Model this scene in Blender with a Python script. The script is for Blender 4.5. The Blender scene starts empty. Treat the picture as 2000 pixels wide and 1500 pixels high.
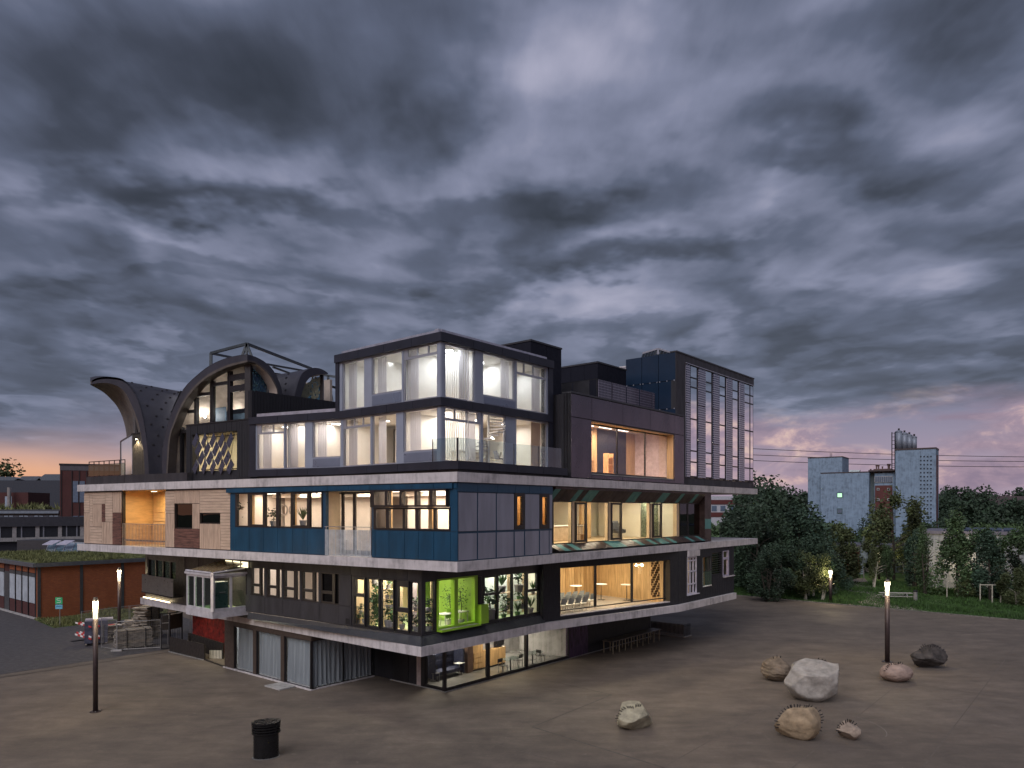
import bpy, math, random
from mathutils import Vector as V, Matrix
random.seed(7)
PI = math.pi
sc = bpy.context.scene
# ---------------------------------------------------------------- camera
F, H, E, CX = 1420.0, 995.0, 10.0, 1000.0     # focal length (in 2000 px widths), horizon row, eye height
cam = bpy.data.cameras.new('camera'); camo = bpy.data.objects.new('camera', cam)
sc.collection.objects.link(camo); sc.camera = camo
camo.location = (0, 0, E); camo.rotation_euler = (PI/2, 0, 0)
cam.sensor_width = 36; cam.lens = 36*F/2000; cam.shift_y = (H-750)/2000
cam.clip_start = 0.5; cam.clip_end = 3000
# ---------------------------------------------------------------- exposure
sc.view_settings.view_transform = 'Standard'; sc.view_settings.look = 'None'
sc.view_settings.gamma = 1; sc.view_settings.use_curve_mapping = False
sc.view_settings.exposure = 1.0
cy = sc.cycles
cy.max_bounces = 7; cy.diffuse_bounces = 3; cy.glossy_bounces = 3; cy.transmission_bounces = 4
cy.transparent_max_bounces = 16; cy.sample_clamp_indirect = 4; cy.use_denoising = True
cy.caustics_reflective = False; cy.caustics_refractive = False

def S2L(*c):
    return tuple(((x/255)/12.92 if x/255 <= .04045 else ((x/255+.055)/1.055)**2.4) for x in c)

# ---------------------------------------------------------------- sky
world = bpy.data.worlds.new('World'); sc.world = world; world.use_nodes = True
wt = world.node_tree; wt.nodes.clear()
class NB:
    """small node-graph helper"""
    def __init__(s, t): s.t = t
    def n(s, ty, **kw):
        o = s.t.nodes.new(ty)
        for k, v in kw.items(): setattr(o, k, v)
        return o
    def put(s, sock, v):
        if hasattr(v, 'is_output') or isinstance(v, bpy.types.NodeSocket): s.t.links.new(v, sock)
        else: sock.default_value = v
    def m(s, op, a, b=None, c=None, clamp=False):
        o = s.n('ShaderNodeMath', operation=op, use_clamp=clamp)
        s.put(o.inputs[0], a)
        if b is not None: s.put(o.inputs[1], b)
        if c is not None: s.put(o.inputs[2], c)
        return o.outputs[0]
    def vm(s, op, a, b=None, out=0):
        o = s.n('ShaderNodeVectorMath', operation=op)
        s.put(o.inputs[0], a)
        if b is not None:
            if op == 'SCALE': s.put(o.inputs[3], b)
            else: s.put(o.inputs[1], b)
        return o.outputs['Value' if out else 'Vector']
    def mix(s, f, a, b, bt='MIX'):
        o = s.n('ShaderNodeMix', data_type='RGBA', blend_type=bt)
        s.put(o.inputs[0], f)
        for k, v in ((6, a), (7, b)):
            if not isinstance(v, bpy.types.NodeSocket): v = (*v[:3], 1)
            s.put(o.inputs[k], v)
        return o.outputs[2]
    def noise(s, vec, scale, detail=4, rough=.55, dist=0, out=0):
        o = s.n('ShaderNodeTexNoise'); s.put(o.inputs['Vector'], vec)
        o.inputs['Scale'].default_value = scale; o.inputs['Detail'].default_value = detail
        o.inputs['Roughness'].default_value = rough; o.inputs['Distortion'].default_value = dist
        return o.outputs[out]
    def ramp(s, f, stops, interp='LINEAR'):
        o = s.n('ShaderNodeValToRGB'); s.put(o.inputs[0], f)
        e = o.color_ramp.elements; o.color_ramp.interpolation = interp
        while len(e) < len(stops): e.new(.5)
        for k, (p, c) in enumerate(stops):
            e[k].position = p; e[k].color = (*c, 1) if len(c) == 3 else c
        return o.outputs[0]
    def mr(s, v, a, b, c=0., d=1., smooth=True):
        o = s.n('ShaderNodeMapRange', interpolation_type='SMOOTHSTEP' if smooth else 'LINEAR')
        s.put(o.inputs[0], v)
        for k, x in zip((1, 2, 3, 4), (a, b, c, d)): o.inputs[k].default_value = x
        return o.outputs[0]
B = NB(wt)
tc = B.n('ShaderNodeTexCoord').outputs['Generated']
D = B.vm('NORMALIZE', tc)
sp = B.n('ShaderNodeSeparateXYZ'); B.put(sp.inputs[0], D)
X, Y, Z = sp.outputs
zz = B.m('ADD', B.m('MAXIMUM', Z, 0.), .10)
cmb = B.n('ShaderNodeCombineXYZ')
B.put(cmb.inputs[0], B.m('DIVIDE', X, zz)); B.put(cmb.inputs[1], B.m('DIVIDE', Y, zz))
P = cmb.outputs[0]                                        # cloud deck seen in perspective
Pst = B.vm('MULTIPLY', P, (.95, .85, 1.))
wv = B.vm('SCALE', B.vm('SUBTRACT', B.noise(Pst, 1.3, 3, .5, 0, 1), (.5, .5, .5)), .9)
Pw = B.vm('ADD', Pst, wv)
big = B.noise(Pw, .62, 2, .5)
med = B.noise(B.vm('ADD', Pw, (7.3, 2.1, 0)), 1.7, 2.5, .45)
lump = B.noise(B.vm('MULTIPLY', B.vm('ADD', Pw, (1.7, 5.2, 0)), (1, .8, 1)), 3.6, 2.5, .45)
fine = B.noise(B.vm('MULTIPLY', B.vm('ADD', P, (3.3, 9.1, 0)), (1.3, .5, 1)), 11., 4, .55, .2)
warp = B.vm('SCALE', B.vm('SUBTRACT', B.noise(Pst, 1.6, 5, .55, 0, 1), (.5, .5, .5)), .34)
DW = B.vm('ADD', D, warp)
def blob(px, py, rx, rz, amp):
    d = V(((px-CX)/F, 1, (H-py)/F)); L = d.length; d.normalize()
    q = B.vm('MULTIPLY', B.vm('SUBTRACT', DW, tuple(d)), (F/rx*L, F/rx*L*.8, F/rz*L))
    return B.mr(B.vm('LENGTH', q, out=1), 0., 1.5, amp, 0.)
val = B.m('ADD', B.m('MULTIPLY', B.m('SUBTRACT', big, .5), .55), .48)
val = B.m('ADD', val, B.m('MULTIPLY', B.m('SUBTRACT', med, .5), .85))
val = B.m('ADD', val, B.m('MULTIPLY', B.m('SUBTRACT', lump, .5), .66))
val = B.m('ADD', val, B.m('MULTIPLY', B.m('SUBTRACT', fine, .5), B.mr(Z, .2, .5, .06, .20)))
for b in [(1150,130,200,170,.38),(1080,60,120,90,.12),(1350,320,150,130,.24),(930,280,110,110,.24),(1940,250,150,90,.34),(1490,400,110,60,.26),(1560,60,120,70,.12),
          (600,320,260,50,.15),(900,575,400,50,.12),(300,440,420,40,.18),(1600,490,420,45,.12),(1250,470,120,55,.12),(1200,600,300,35,.02),(120,560,200,40,.10),(1750,560,200,50,.04),
          (60,360,380,60,-.30),(480,395,300,42,-.28),(640,60,300,130,-.20),(240,130,300,110,-.16),(790,190,120,90,-.18),(450,210,140,80,-.10),
          (1080,400,300,40,-.24),(1250,530,400,38,-.28),(1700,300,330,55,-.28),(1640,130,160,50,-.12),(1850,70,260,70,-.14),(200,610,380,42,-.18),
          (560,560,160,38,-.16),(1750,640,330,36,-.16),(1700,745,420,28,-.10),(130,760,200,38,-.12),(980,500,260,34,-.14),(350,680,240,24,-.10),(1300,690,260,24,-.10)]:
    val = B.m('ADD', val, blob(*b))
ex = .5                                                    # the picture is exposed one stop up
def L5(*c): return tuple(x*ex for x in S2L(*c))
bank = B.noise(B.vm('MULTIPLY', B.vm('ADD', DW, (3.1,0,0)), (2.2, 2.2, 9.)), 1.7, 2.5, .45, .1)
val = B.m('ADD', val, B.m('MULTIPLY', B.m('MULTIPLY', B.m('SUBTRACT', bank, .5), 1.05), B.mr(Z, .55, .10)))
deck = B.ramp(val, [(0., L5(47,51,62)), (.22, L5(65,70,85)), (.45, L5(91,98,119)), (.68, L5(128,133,157)), (1., L5(182,181,202))], 'LINEAR')
deck = B.mix(B.mr(Z, .30, .08, 0., .35), deck, L5(108,118,144))
# the far sky under the deck
az = B.m('ARCTAN2', X, Y)
leftw = B.mr(az, -.30, -.62, 0., 1.)
puff = B.noise(B.vm('MULTIPLY', D, (16, 16, 34)), 1., 6, .62, .4)
puff2 = B.noise(B.vm('MULTIPLY', D, (7, 7, 30)), 1., 3, .5, .2)
rcol = B.ramp(puff, [(.36, L5(138,124,146)), (.50, L5(160,140,158)), (.60, L5(196,168,172)), (.74, L5(232,204,186))])
rcol = B.mix(B.mr(puff2, .46, .62), rcol, B.ramp(Z, [(0., L5(156,142,162)), (.05, L5(164,148,168)), (.12, L5(130,130,156))]))
lcol = B.ramp(Z, [(0., L5(212,152,128)), (.045, L5(228,172,138)), (.066, L5(196,160,152)), (.095, L5(140,134,154)), (.14, L5(112,122,146))])
low = B.mix(leftw, rcol, lcol)
edge = B.m('ADD', Z, B.m('MULTIPLY', B.m('SUBTRACT', B.noise(B.vm('MULTIPLY', D, (5, 5, 22)), 1., 5, .55), .5), .10))
sel = B.mr(edge, .100, .150)
sel2 = B.mr(B.m('ADD', Z, B.m('MULTIPLY', B.m('SUBTRACT', puff2, .5), .05)), .055, .115)
selm = B.n('ShaderNodeMix', data_type='FLOAT'); B.put(selm.inputs[0], leftw); B.put(selm.inputs[2], sel); B.put(selm.inputs[3], sel2)
skyc = B.mix(selm.outputs[0], low, deck)
skyc = B.mix(B.mr(Z, -.12, -.01), L5(60,60,62), skyc)
nish = B.n('ShaderNodeTexSky', sky_type='NISHITA', sun_disc=False)
nish.sun_elevation = math.radians(2.0); nish.sun_rotation = math.radians(200)
bg1 = B.n('ShaderNodeBackground'); B.put(bg1.inputs[0], nish.outputs[0]); bg1.inputs[1].default_value = .005
bg2 = B.n('ShaderNodeBackground'); B.put(bg2.inputs[0], skyc); bg2.inputs[1].default_value = 1.0
ad = B.n('ShaderNodeAddShader'); wt.links.new(bg1.outputs[0], ad.inputs[0]); wt.links.new(bg2.outputs[0], ad.inputs[1])
wo = B.n('ShaderNodeOutputWorld'); wt.links.new(ad.outputs[0], wo.inputs[0])
# ---------------------------------------------------------------- soft twilight
sl = bpy.data.lights.new('twilight', 'SUN'); sl.energy = 1.05; sl.angle = math.radians(50); sl.color = (.97, .93, .98)
so = bpy.data.objects.new('twilight', sl); sc.collection.objects.link(so)
_d = V((.38, .78, -.80)).normalized(); so.rotation_euler = _d.to_track_quat('-Z', 'Y').to_euler()

# ================================================================ helpers
COL = sc.collection
class MB:
    def __init__(s): s.v = []; s.f = []; s.uv = []
    def face(s, pts, uv=None):
        k = len(s.v); s.v += [tuple(p) for p in pts]; s.f.append(tuple(range(k, k+len(pts))))
        s.uv += uv if uv else [(0, 0)]*len(pts)
        return s
    def hexa(s, p, uvf=None):
        """8 points: 0-3 lower ring, 4-7 upper ring"""
        for q in ((0,3,2,1), (4,5,6,7), (0,1,5,4), (1,2,6,5), (2,3,7,6), (3,0,4,7)):
            pp = [p[i] for i in q]; s.face(pp, [uvf[i] for i in q] if uvf else None)
        return s
    def box(s, x0, x1, y0, y1, z0, z1):
        return s.hexa([(x0,y0,z0),(x1,y0,z0),(x1,y1,z0),(x0,y1,z0),(x0,y0,z1),(x1,y0,z1),(x1,y1,z1),(x0,y1,z1)])
    def prism(s, poly, z0, z1):
        n = len(poly)
        s.face([(x, y, z1) for x, y in poly]); s.face([(x, y, z0) for x, y in reversed(poly)])
        for i in range(n):
            a, b = poly[i], poly[(i+1) % n]
            s.face([(*a, z0), (*b, z0), (*b, z1), (*a, z1)])
        return s
    def bar(s, a, b, w, h=None, up=None):
        a, b = V(a), V(b); d = (b-a)
        if d.length < 1e-6: return s
        d.normalize(); h = h or w
        up = up or (V((0,0,1)) if abs(d.z) < .95 else V((1,0,0)))
        r = d.cross(up).normalized(); u = r.cross(d).normalized()
        r *= w/2; u *= h/2
        return s.hexa([a-r-u, a+r-u, a+r+u, a-r+u, b-r-u, b+r-u, b+r+u, b-r+u])
    def tube(s, pts, rad, n=8, cap=True):
        rings = []
        pts = [V(p) for p in pts]
        if not hasattr(rad, '__len__'): rad = [rad]*len(pts)
        for i, p in enumerate(pts):
            d = (pts[min(i+1, len(pts)-1)]-pts[max(i-1, 0)]).normalized()
            up = V((0,0,1)) if abs(d.z) < .9 else V((1,0,0))
            r = d.cross(up).normalized(); u = r.cross(d)
            k = len(s.v)
            for j in range(n):
                a = 2*PI*j/n; s.v.append(tuple(p+(r*math.cos(a)+u*math.sin(a))*rad[i]))
            rings.append(k)
        for a, b in zip(rings, rings[1:]):
            for j in range(n):
                s.f.append((a+j, a+(j+1) % n, b+(j+1) % n, b+j)); s.uv += [(0, 0)]*4
        if cap:
            s.f.append(tuple(rings[0]+j for j in reversed(range(n)))); s.uv += [(0, 0)]*n
            s.f.append(tuple(rings[-1]+j for j in range(n))); s.uv += [(0, 0)]*n
        return s
    def build(s, name, mat, parent=None, smooth=False, loc=None, shared=None):
        me = bpy.data.meshes.new(name); me.from_pydata(s.v, [], s.f)
        if any(u != (0, 0) for u in s.uv):
            l = me.uv_layers.new(name='UVMap')
            for i, u in enumerate(s.uv): l.data[i].uv = u
        me.materials.append(mat)
        if smooth:
            me.polygons.foreach_set('use_smooth', [True]*len(me.polygons))
        return link(name, me, parent, loc)
def link(name, me, parent=None, loc=None):
    o = bpy.data.objects.new(name, me); COL.objects.link(o)
    if parent: o.parent = parent
    if loc is not None: o.location = loc
    return o
def tag(o, label=None, cat=None, group=None, kind=None):
    for k, v in (('label', label), ('category', cat), ('group', group), ('kind', kind)):
        if v: o[k] = v
    return o
def thing(name, label, cat, loc=(0,0,0), rz=0, group=None):
    o = bpy.data.objects.new(name, None); COL.objects.link(o); o.location = loc; o.rotation_euler = (0,0,rz)
    return tag(o, label, cat, group)
def copy_tree(root, loc=None, rz=None, label=None, parent=None, scale=None):
    r = root.copy(); COL.objects.link(r)
    if parent: r.parent = parent
    if loc is not None: r.location = loc
    if rz is not None: r.rotation_euler = (0,0,rz)
    if scale is not None: r.scale = scale if hasattr(scale, '__len__') else (scale,)*3
    if label: r['label'] = label
    for ch in list(root.children): copy_tree(ch, parent=r)
    return r
ORD = ('first','second','third','fourth','fifth','sixth','seventh','eighth','ninth','tenth','eleventh','twelfth')
def pz(px, py, z=0.):
    y = (E-z)*F/(py-H); return V(((px-CX)/F*y, y, z))
def at(px, py, y):
    return V(((px-CX)/F*y, y, E+(H-py)*y/F))
class Fac:
    """a vertical wall plane between two plan points; s runs left to right as seen from outside"""
    def __init__(s, a, b):
        s.a, s.b = V((a[0], a[1])), V((b[0], b[1])); s.u = (s.b-s.a).normalized(); s.len = (s.b-s.a).length
        s.n = V((s.u.y, -s.u.x))
    def S(s, px, off=0.):
        k = (px-CX)/F; p = s.a+s.n*off
        return (k*p.y-p.x)/(s.u.x-k*s.u.y)
    def Z(s, px, py, off=0.):
        q = s.a+s.n*off+s.u*s.S(px, off); return E+(H-py)*q.y/F
    def P(s, t, z, off=0.):
        q = s.a+s.u*t+s.n*off; return V((q.x, q.y, z))
    def xy(s, t, off=0.):
        q = s.a+s.u*t+s.n*off; return (q.x, q.y)
    def box(s, m, s0, s1, z0, z1, o0, o1):
        """o0 inner, o1 outer"""
        p = []; uv = []
        for z in (z0, z1):
            for a, o in ((s0, o1), (s1, o1), (s1, o0), (s0, o0)): p.append(s.P(a, z, o)); uv.append((a+(o-o1), z))
        m.hexa(p, uv); return m
    def holed(s, m, s0, s1, z0, z1, holes, o0, o1):
        xs = sorted({s0, s1, *[min(max(h[i], s0), s1) for h in holes for i in (0, 1)]})
        zs = sorted({z0, z1, *[min(max(h[i], z0), z1) for h in holes for i in (2, 3)]})
        nx, nz = len(xs)-1, len(zs)-1
        def solid(i, j):
            if not (0 <= i < nx and 0 <= j < nz): return False
            cx, cz = (xs[i]+xs[i+1])/2, (zs[j]+zs[j+1])/2
            return not any(h[0] < cx < h[1] and h[2] < cz < h[3] for h in holes)
        for i in range(nx):
            for j in range(nz):
                if not solid(i, j): continue
                a, b, c, d = xs[i], xs[i+1], zs[j], zs[j+1]
                m.face([s.P(a,c,o1), s.P(b,c,o1), s.P(b,d,o1), s.P(a,d,o1)], [(a,c),(b,c),(b,d),(a,d)])
                m.face([s.P(b,c,o0), s.P(a,c,o0), s.P(a,d,o0), s.P(b,d,o0)], [(b,c),(a,c),(a,d),(b,d)])
                if not solid(i-1, j): m.face([s.P(a,c,o0), s.P(a,c,o1), s.P(a,d,o1), s.P(a,d,o0)])
                if not solid(i+1, j): m.face([s.P(b,c,o1), s.P(b,c,o0), s.P(b,d,o0), s.P(b,d,o1)])
                if not solid(i, j-1): m.face([s.P(a,c,o0), s.P(b,c,o0), s.P(b,c,o1), s.P(a,c,o1)])
                if not solid(i, j+1): m.face([s.P(a,d,o1), s.P(b,d,o1), s.P(b,d,o0), s.P(a,d,o0)])
        return m

# ---------------------------------------------------------------- materials
MATS = {}
def mat(name, col, rough=.6, metal=0., var=.12, vs=3., bump=.0, bs=30., spec=.5, stretch=None, col2=None, stain=0.):
    if name in MATS: return MATS[name]
    m = bpy.data.materials.new(name); m.use_nodes = True; t = m.node_tree; N = NB(t)
    bs_ = t.nodes['Principled BSDF']
    co = N.n('ShaderNodeTexCoord').outputs['Object']
    if stretch: co = N.vm('MULTIPLY', co, stretch)
    f = N.noise(co, vs, 4, .6)
    c = col[:3]
    lo = tuple(x*(1-var*1.6) for x in c) if not col2 else col2
    hi = tuple(min(1, x*(1+var*1.6)) for x in c)
    cc = N.ramp(f, [(.3, lo), (.7, hi)])
    if stain:
        f2 = N.noise(N.n('ShaderNodeTexCoord').outputs['Object'], .7, 5, .65)
        cc = N.mix(N.m('MULTIPLY', N.mr(f2, .48, .68), stain), cc, tuple(x*.45 for x in c))
    N.put(bs_.inputs['Base Color'], cc)
    bs_.inputs['Roughness'].default_value = rough; bs_.inputs['Metallic'].default_value = metal
    bs_.inputs['Specular IOR Level'].default_value = spec
    if rough < .9:
        N.put(bs_.inputs['Roughness'], N.mr(N.noise(co, vs*1.7, 3), .3, .7, max(.02, rough*.85), min(1, rough*1.15)))
    if bump:
        b = N.n('ShaderNodeBump'); b.inputs['Strength'].default_value = bump; b.inputs['Distance'].default_value = .02
        N.put(b.inputs['Height'], N.noise(co, bs, 5, .6)); N.put(bs_.inputs['Normal'], b.outputs[0])
    MATS[name] = m; return m
def cloth(name, c, tr=.55):
    m = bpy.data.materials.new(name); m.use_nodes = True; t = m.node_tree; t.nodes.clear(); N = NB(t)
    d = N.n('ShaderNodeBsdfDiffuse'); d.inputs[0].default_value = (*c, 1); r = N.n('ShaderNodeBsdfTranslucent'); r.inputs[0].default_value = (*c, 1)
    x = N.n('ShaderNodeMixShader'); x.inputs[0].default_value = tr; t.links.new(d.outputs[0], x.inputs[1]); t.links.new(r.outputs[0], x.inputs[2])
    o = N.n('ShaderNodeOutputMaterial'); t.links.new(x.outputs[0], o.inputs[0]); MATS[name] = m; return m
def glow(name, col, strength):
    m = bpy.data.materials.new(name); m.use_nodes = True; t = m.node_tree; N = NB(t)
    p = t.nodes['Principled BSDF']; p.inputs['Base Color'].default_value = (.8,.8,.8,1)
    N.put(p.inputs['Emission Color'], (*col, 1)); p.inputs['Emission Strength'].default_value = strength
    MATS[name] = m; return m
def glassmat(name, tint=(.92,.95,.95), refl=1.0, rough=.0, ior=1.5, milk=0.):
    m = bpy.data.materials.new(name); m.use_nodes = True; t = m.node_tree; t.nodes.clear(); N = NB(t)
    tr = N.n('ShaderNodeBsdfTransparent'); tr.inputs[0].default_value = (*tint, 1)
    gl = N.n('ShaderNodeBsdfGlossy'); gl.inputs['Roughness'].default_value = rough; gl.inputs[0].default_value = (1,1,1,1)
    # panes are never perfectly flat
    b = N.n('ShaderNodeBump'); b.inputs['Strength'].default_value = .06; b.inputs['Distance'].default_value = .02
    N.put(b.inputs['Height'], N.noise(N.n('ShaderNodeTexCoord').outputs['Object'], .9, 1)); N.put(gl.inputs['Normal'], b.outputs[0])
    fr = N.n('ShaderNodeFresnel'); fr.inputs[0].default_value = ior
    mx = N.n('ShaderNodeMixShader')
    front = N.m('SUBTRACT', 1., N.n('ShaderNodeNewGeometry').outputs['Backfacing'])      # only the outer face mirrors
    N.put(mx.inputs[0], N.m('MULTIPLY', N.m('MULTIPLY', fr.outputs[0], refl, clamp=True), front))
    t.links.new(tr.outputs[0], mx.inputs[1]); t.links.new(gl.outputs[0], mx.inputs[2])
    out = mx
    if milk:
        di = N.n('ShaderNodeBsdfDiffuse'); di.inputs[0].default_value = (.8,.82,.85,1)
        m2 = N.n('ShaderNodeMixShader'); m2.inputs[0].default_value = milk
        t.links.new(mx.outputs[0], m2.inputs[1]); t.links.new(di.outputs[0], m2.inputs[2]); out = m2
    o = N.n('ShaderNodeOutputMaterial'); t.links.new(out.outputs[0], o.inputs[0])
    MATS[name] = m; return m

def asphalt(name='asphalt'):
    m = bpy.data.materials.new(name); m.use_nodes = True; t = m.node_tree; N = NB(t); p = t.nodes['Principled BSDF']
    co = N.n('ShaderNodeTexCoord').outputs['Object']
    rot = N.n('ShaderNodeMapping'); N.put(rot.inputs[0], co); rot.inputs['Rotation'].default_value = (0, 0, -.87); rot.inputs['Scale'].default_value = (.42, 1.5, 1)
    st = N.m('ADD', N.m('MULTIPLY', N.noise(rot.outputs[0], .8, 6, .68, .6), .5), N.m('MULTIPLY', N.noise(co, .55, 6, .7, .3), .5))
    bl = N.noise(co, .10, 4, .6, .5)
    fi = N.noise(co, 60., 3, .7)
    c = N.ramp(st, [(.34, (.085,.064,.047)), (.5, (.155,.120,.090)), (.66, (.25,.196,.148))])
    c = N.mix(N.mr(bl, .42, .62), c, N.ramp(st, [(.36, (.070,.054,.042)), (.64, (.170,.134,.104))]))
    sp_ = N.noise(co, 2.2, 6, .75)
    c = N.mix(N.mr(sp_, .60, .70), c, (.20,.17,.145))
    c = N.mix(N.mr(N.noise(co, 7., 4, .7), .45, .7, 0, .35), c, (.075,.062,.052))
    c = N.mix(.32, c, N.ramp(fi, [(.3, (.05,.044,.04)), (.7, (.23,.20,.17))]))
    N.put(p.inputs['Base Color'], c); p.inputs['Roughness'].default_value = .8
    N.put(p.inputs['Roughness'], N.mr(bl, .3, .7, .62, .9))
    p.inputs['Specular IOR Level'].default_value = .35
    b = N.n('ShaderNodeBump'); b.inputs['Strength'].default_value = .5; b.inputs['Distance'].default_value = .01
    N.put(b.inputs['Height'], fi); N.put(p.inputs['Normal'], b.outputs[0])
    return m
def concrete(name, c, board=0.):
    m = bpy.data.materials.new(name); m.use_nodes = True; t = m.node_tree; N = NB(t); p = t.nodes['Principled BSDF']
    co = N.n('ShaderNodeTexCoord').outputs['Object']
    a = N.noise(co, 1.3, 6, .65); st = N.noise(N.vm('MULTIPLY', co, (3.5, 3.5, .25)), 1.5, 4, .6)
    f = N.m('ADD', N.m('MULTIPLY', a, .6), N.m('MULTIPLY', st, .4))
    cc = N.ramp(f, [(.36, tuple(x*.60 for x in c)), (.5, c), (.64, tuple(min(1, x*1.2) for x in c))])
    N.put(p.inputs['Base Color'], cc); p.inputs['Roughness'].default_value = .85
    b = N.n('ShaderNodeBump'); b.inputs['Strength'].default_value = .3; b.inputs['Distance'].default_value = .02
    N.put(b.inputs['Height'], N.noise(co, 9, 6, .7)); N.put(p.inputs['Normal'], b.outputs[0])
    MATS[name] = m; return m
def gridmat(name, cell, gap, pu, pv, w=.12, rough=.2, metal=0., jitter=.1):
    """flat print: a grid of cells laid out along the facade (UV in metres)"""
    m = bpy.data.materials.new(name); m.use_nodes = True; t = m.node_tree; N = NB(t); p = t.nodes['Principled BSDF']
    uv = N.n('ShaderNodeTexCoord').outputs['UV']; s = N.n('ShaderNodeSeparateXYZ'); N.put(s.inputs[0], uv)
    g = []
    for k, pitch in ((0, pu), (1, pv)):
        fr = N.m('FRACT', N.m('DIVIDE', s.outputs[k], pitch))
        g.append(N.m('GREATER_THAN', N.m('ABSOLUTE', N.m('SUBTRACT', fr, .5)), .5-w/2))
    c = N.mix(N.m('MAXIMUM', g[0], g[1]), cell, gap)
    N.put(p.inputs['Base Color'], c); p.inputs['Roughness'].default_value = rough; p.inputs['Metallic'].default_value = metal
    MATS[name] = m; return m
# ================================================================ materials used
ASPH = asphalt()
CONC = concrete('slab_concrete', (.50,.47,.47))
CONC2 = concrete('raw_concrete', (.34,.33,.32))
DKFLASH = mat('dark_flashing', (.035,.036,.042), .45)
DKPANEL = mat('anthracite_panel', (.034,.033,.038), .5, spec=.3, var=.16, vs=1.2, stretch=(1.4,1.4,.35))
DKMETAL = mat('dark_metal', (.022,.021,.024), .4, .3)
BLACKW = mat('charred_timber', (.012,.012,.016), .7, bump=.3, bs=12, stretch=(8,8,.4))
UBAND = mat('slate_band', (.020,.022,.033), .42, spec=.35, var=.14, vs=1.1)
UPOST = mat('blue_grey_post', (.26,.29,.36), .45, var=.04, vs=1)
UFRAME = mat('aluminium_frame', (.34,.35,.39), .35, .4, var=.03)
UPAN = mat('blue_grey_spandrel', (.17,.20,.27), .3, .3, var=.05, vs=.6)
GUTTER = mat('zinc_edge', (.42,.42,.48), .35, .5)
BLUE = mat('petrol_blue_panel', (.008,.050,.098), .45, spec=.3, var=.16, vs=1.1, stretch=(1.6,1.6,.35))
BLUEF = mat('petrol_blue_trim', (.012,.050,.095), .4, var=.05)
GREYP = mat('pale_grey_panel', (.225,.228,.275), .5, var=.10, vs=1.2, stretch=(1.5,1.5,.3))
WFRAME = mat('brown_black_frame', (.020,.015,.014), .4)
LARCH = mat('pale_larch_plank', (.50,.375,.28), .7, var=.12, vs=1.2, bump=.2, bs=20, stretch=(1,1,6))
LARCHV = mat('pale_larch_board', (.47,.345,.255), .7, var=.12, vs=1.2, bump=.2, bs=20, stretch=(6,6,1))
DKLARCH = mat('reddish_old_plank', (.13,.060,.045), .7, var=.35, vs=1.4, bump=.3, bs=15, stretch=(1,1,7))
HONEY = mat('honey_plywood', (.62,.38,.17), .55, var=.10, vs=1.5, stretch=(1,1,5))
OAK = mat('oak_veneer', (.52,.33,.15), .5, var=.2, vs=1.6, stretch=(5,5,.5))
PALEW = mat('birch_post', (.62,.46,.28), .55, var=.06)
WHITE = mat('white_plaster', (.78,.76,.72), .85, var=.02)
CREAM = mat('cream_wall', (.74,.70,.58), .85, var=.02)
PINKW = mat('warm_white_wall', (.78,.68,.60), .85, var=.03)
CEIL = mat('white_ceiling', (.80,.79,.77), .85, var=.02)
GREYF = mat('polished_grey_floor', (.36,.35,.33), .18, var=.10, vs=1.2)
OAKF = mat('oak_floor', (.55,.40,.24), .35, var=.1, stretch=(1,6,1))
LIME = mat('lime_green_wall', (.26,.44,.06), .6, var=.03)
LIMEF = mat('lime_green_frame', (.28,.52,.03), .45, var=.03)
PURPLE = mat('plum_metal_panel', (.135,.120,.140), .26, .85, var=.10, vs=.5, stretch=(1,1,.5))
COPPER = mat('copper_tile', (.085,.060,.055), .35, .5, var=.3, vs=2)
TEAL = mat('verdigris_tile', (.10,.27,.25), .45, .2, var=.12, vs=2)
ROOFM = mat('black_blue_cladding', (.011,.012,.020), .6, spec=.15, var=.06)
NAVYS = mat('navy_solar_panel', (.012,.026,.052), .22, var=.08, vs=.6)
PV = gridmat('solar_cells', (.05,.06,.105), (.62,.60,.72), .165, .165, .17, .12)  # pale gap colour stands in for sky reflected between the cells
PV2 = gridmat('rail_solar_cells', (.060,.055,.080), (.30,.27,.34), .17, .17, .10, .2)
DIAM = mat('diamond_solar_panel', (.045,.052,.085), .3, .2, var=.05)
SHELL = mat('quilted_membrane', (.030,.030,.042), .55, var=.12, vs=1.2, bump=.25, bs=1.6)
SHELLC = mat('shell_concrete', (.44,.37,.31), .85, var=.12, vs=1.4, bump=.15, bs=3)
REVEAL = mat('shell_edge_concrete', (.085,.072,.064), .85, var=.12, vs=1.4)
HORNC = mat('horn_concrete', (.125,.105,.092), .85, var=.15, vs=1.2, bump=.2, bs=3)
BUTTON = mat('membrane_button', (.018,.018,.024), .5)
STEEL = mat('slate_steel_tube', (.060,.075,.085), .4, .4)
RAILM = mat('rail_steel', (.33,.32,.31), .4, .5)
DKRAIL = mat('dark_rail_steel', (.035,.036,.040), .4, .5)
FABRIC = cloth('white_curtain', (.86,.85,.87), .82)
GREYFAB = cloth('grey_curtain', (.40,.43,.46), .22)
GLASS = glassmat('window_glass', (.95,.96,.96), .7)
GLASSR = glassmat('mirror_glass', (.45,.47,.52), 7., ior=1.9)
GLASSP = glassmat('tinted_glass', (.90,.88,.90), 1.6, ior=1.5)
GLASSB = glassmat('blue_glass', (.30,.50,.66), 1.2)
GLASSG = glassmat('greenish_glass', (.62,.72,.70), 1.0)
GLASSD = glassmat('dark_glass', (.10,.10,.12), 1.0)
GLASSBAL = glassmat('balustrade_glass', (.85,.92,.93), 1.5, milk=.02)
FROST = glassmat('frosted_screen', (.75,.75,.82), 1.5, milk=.35, rough=.1)

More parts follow.
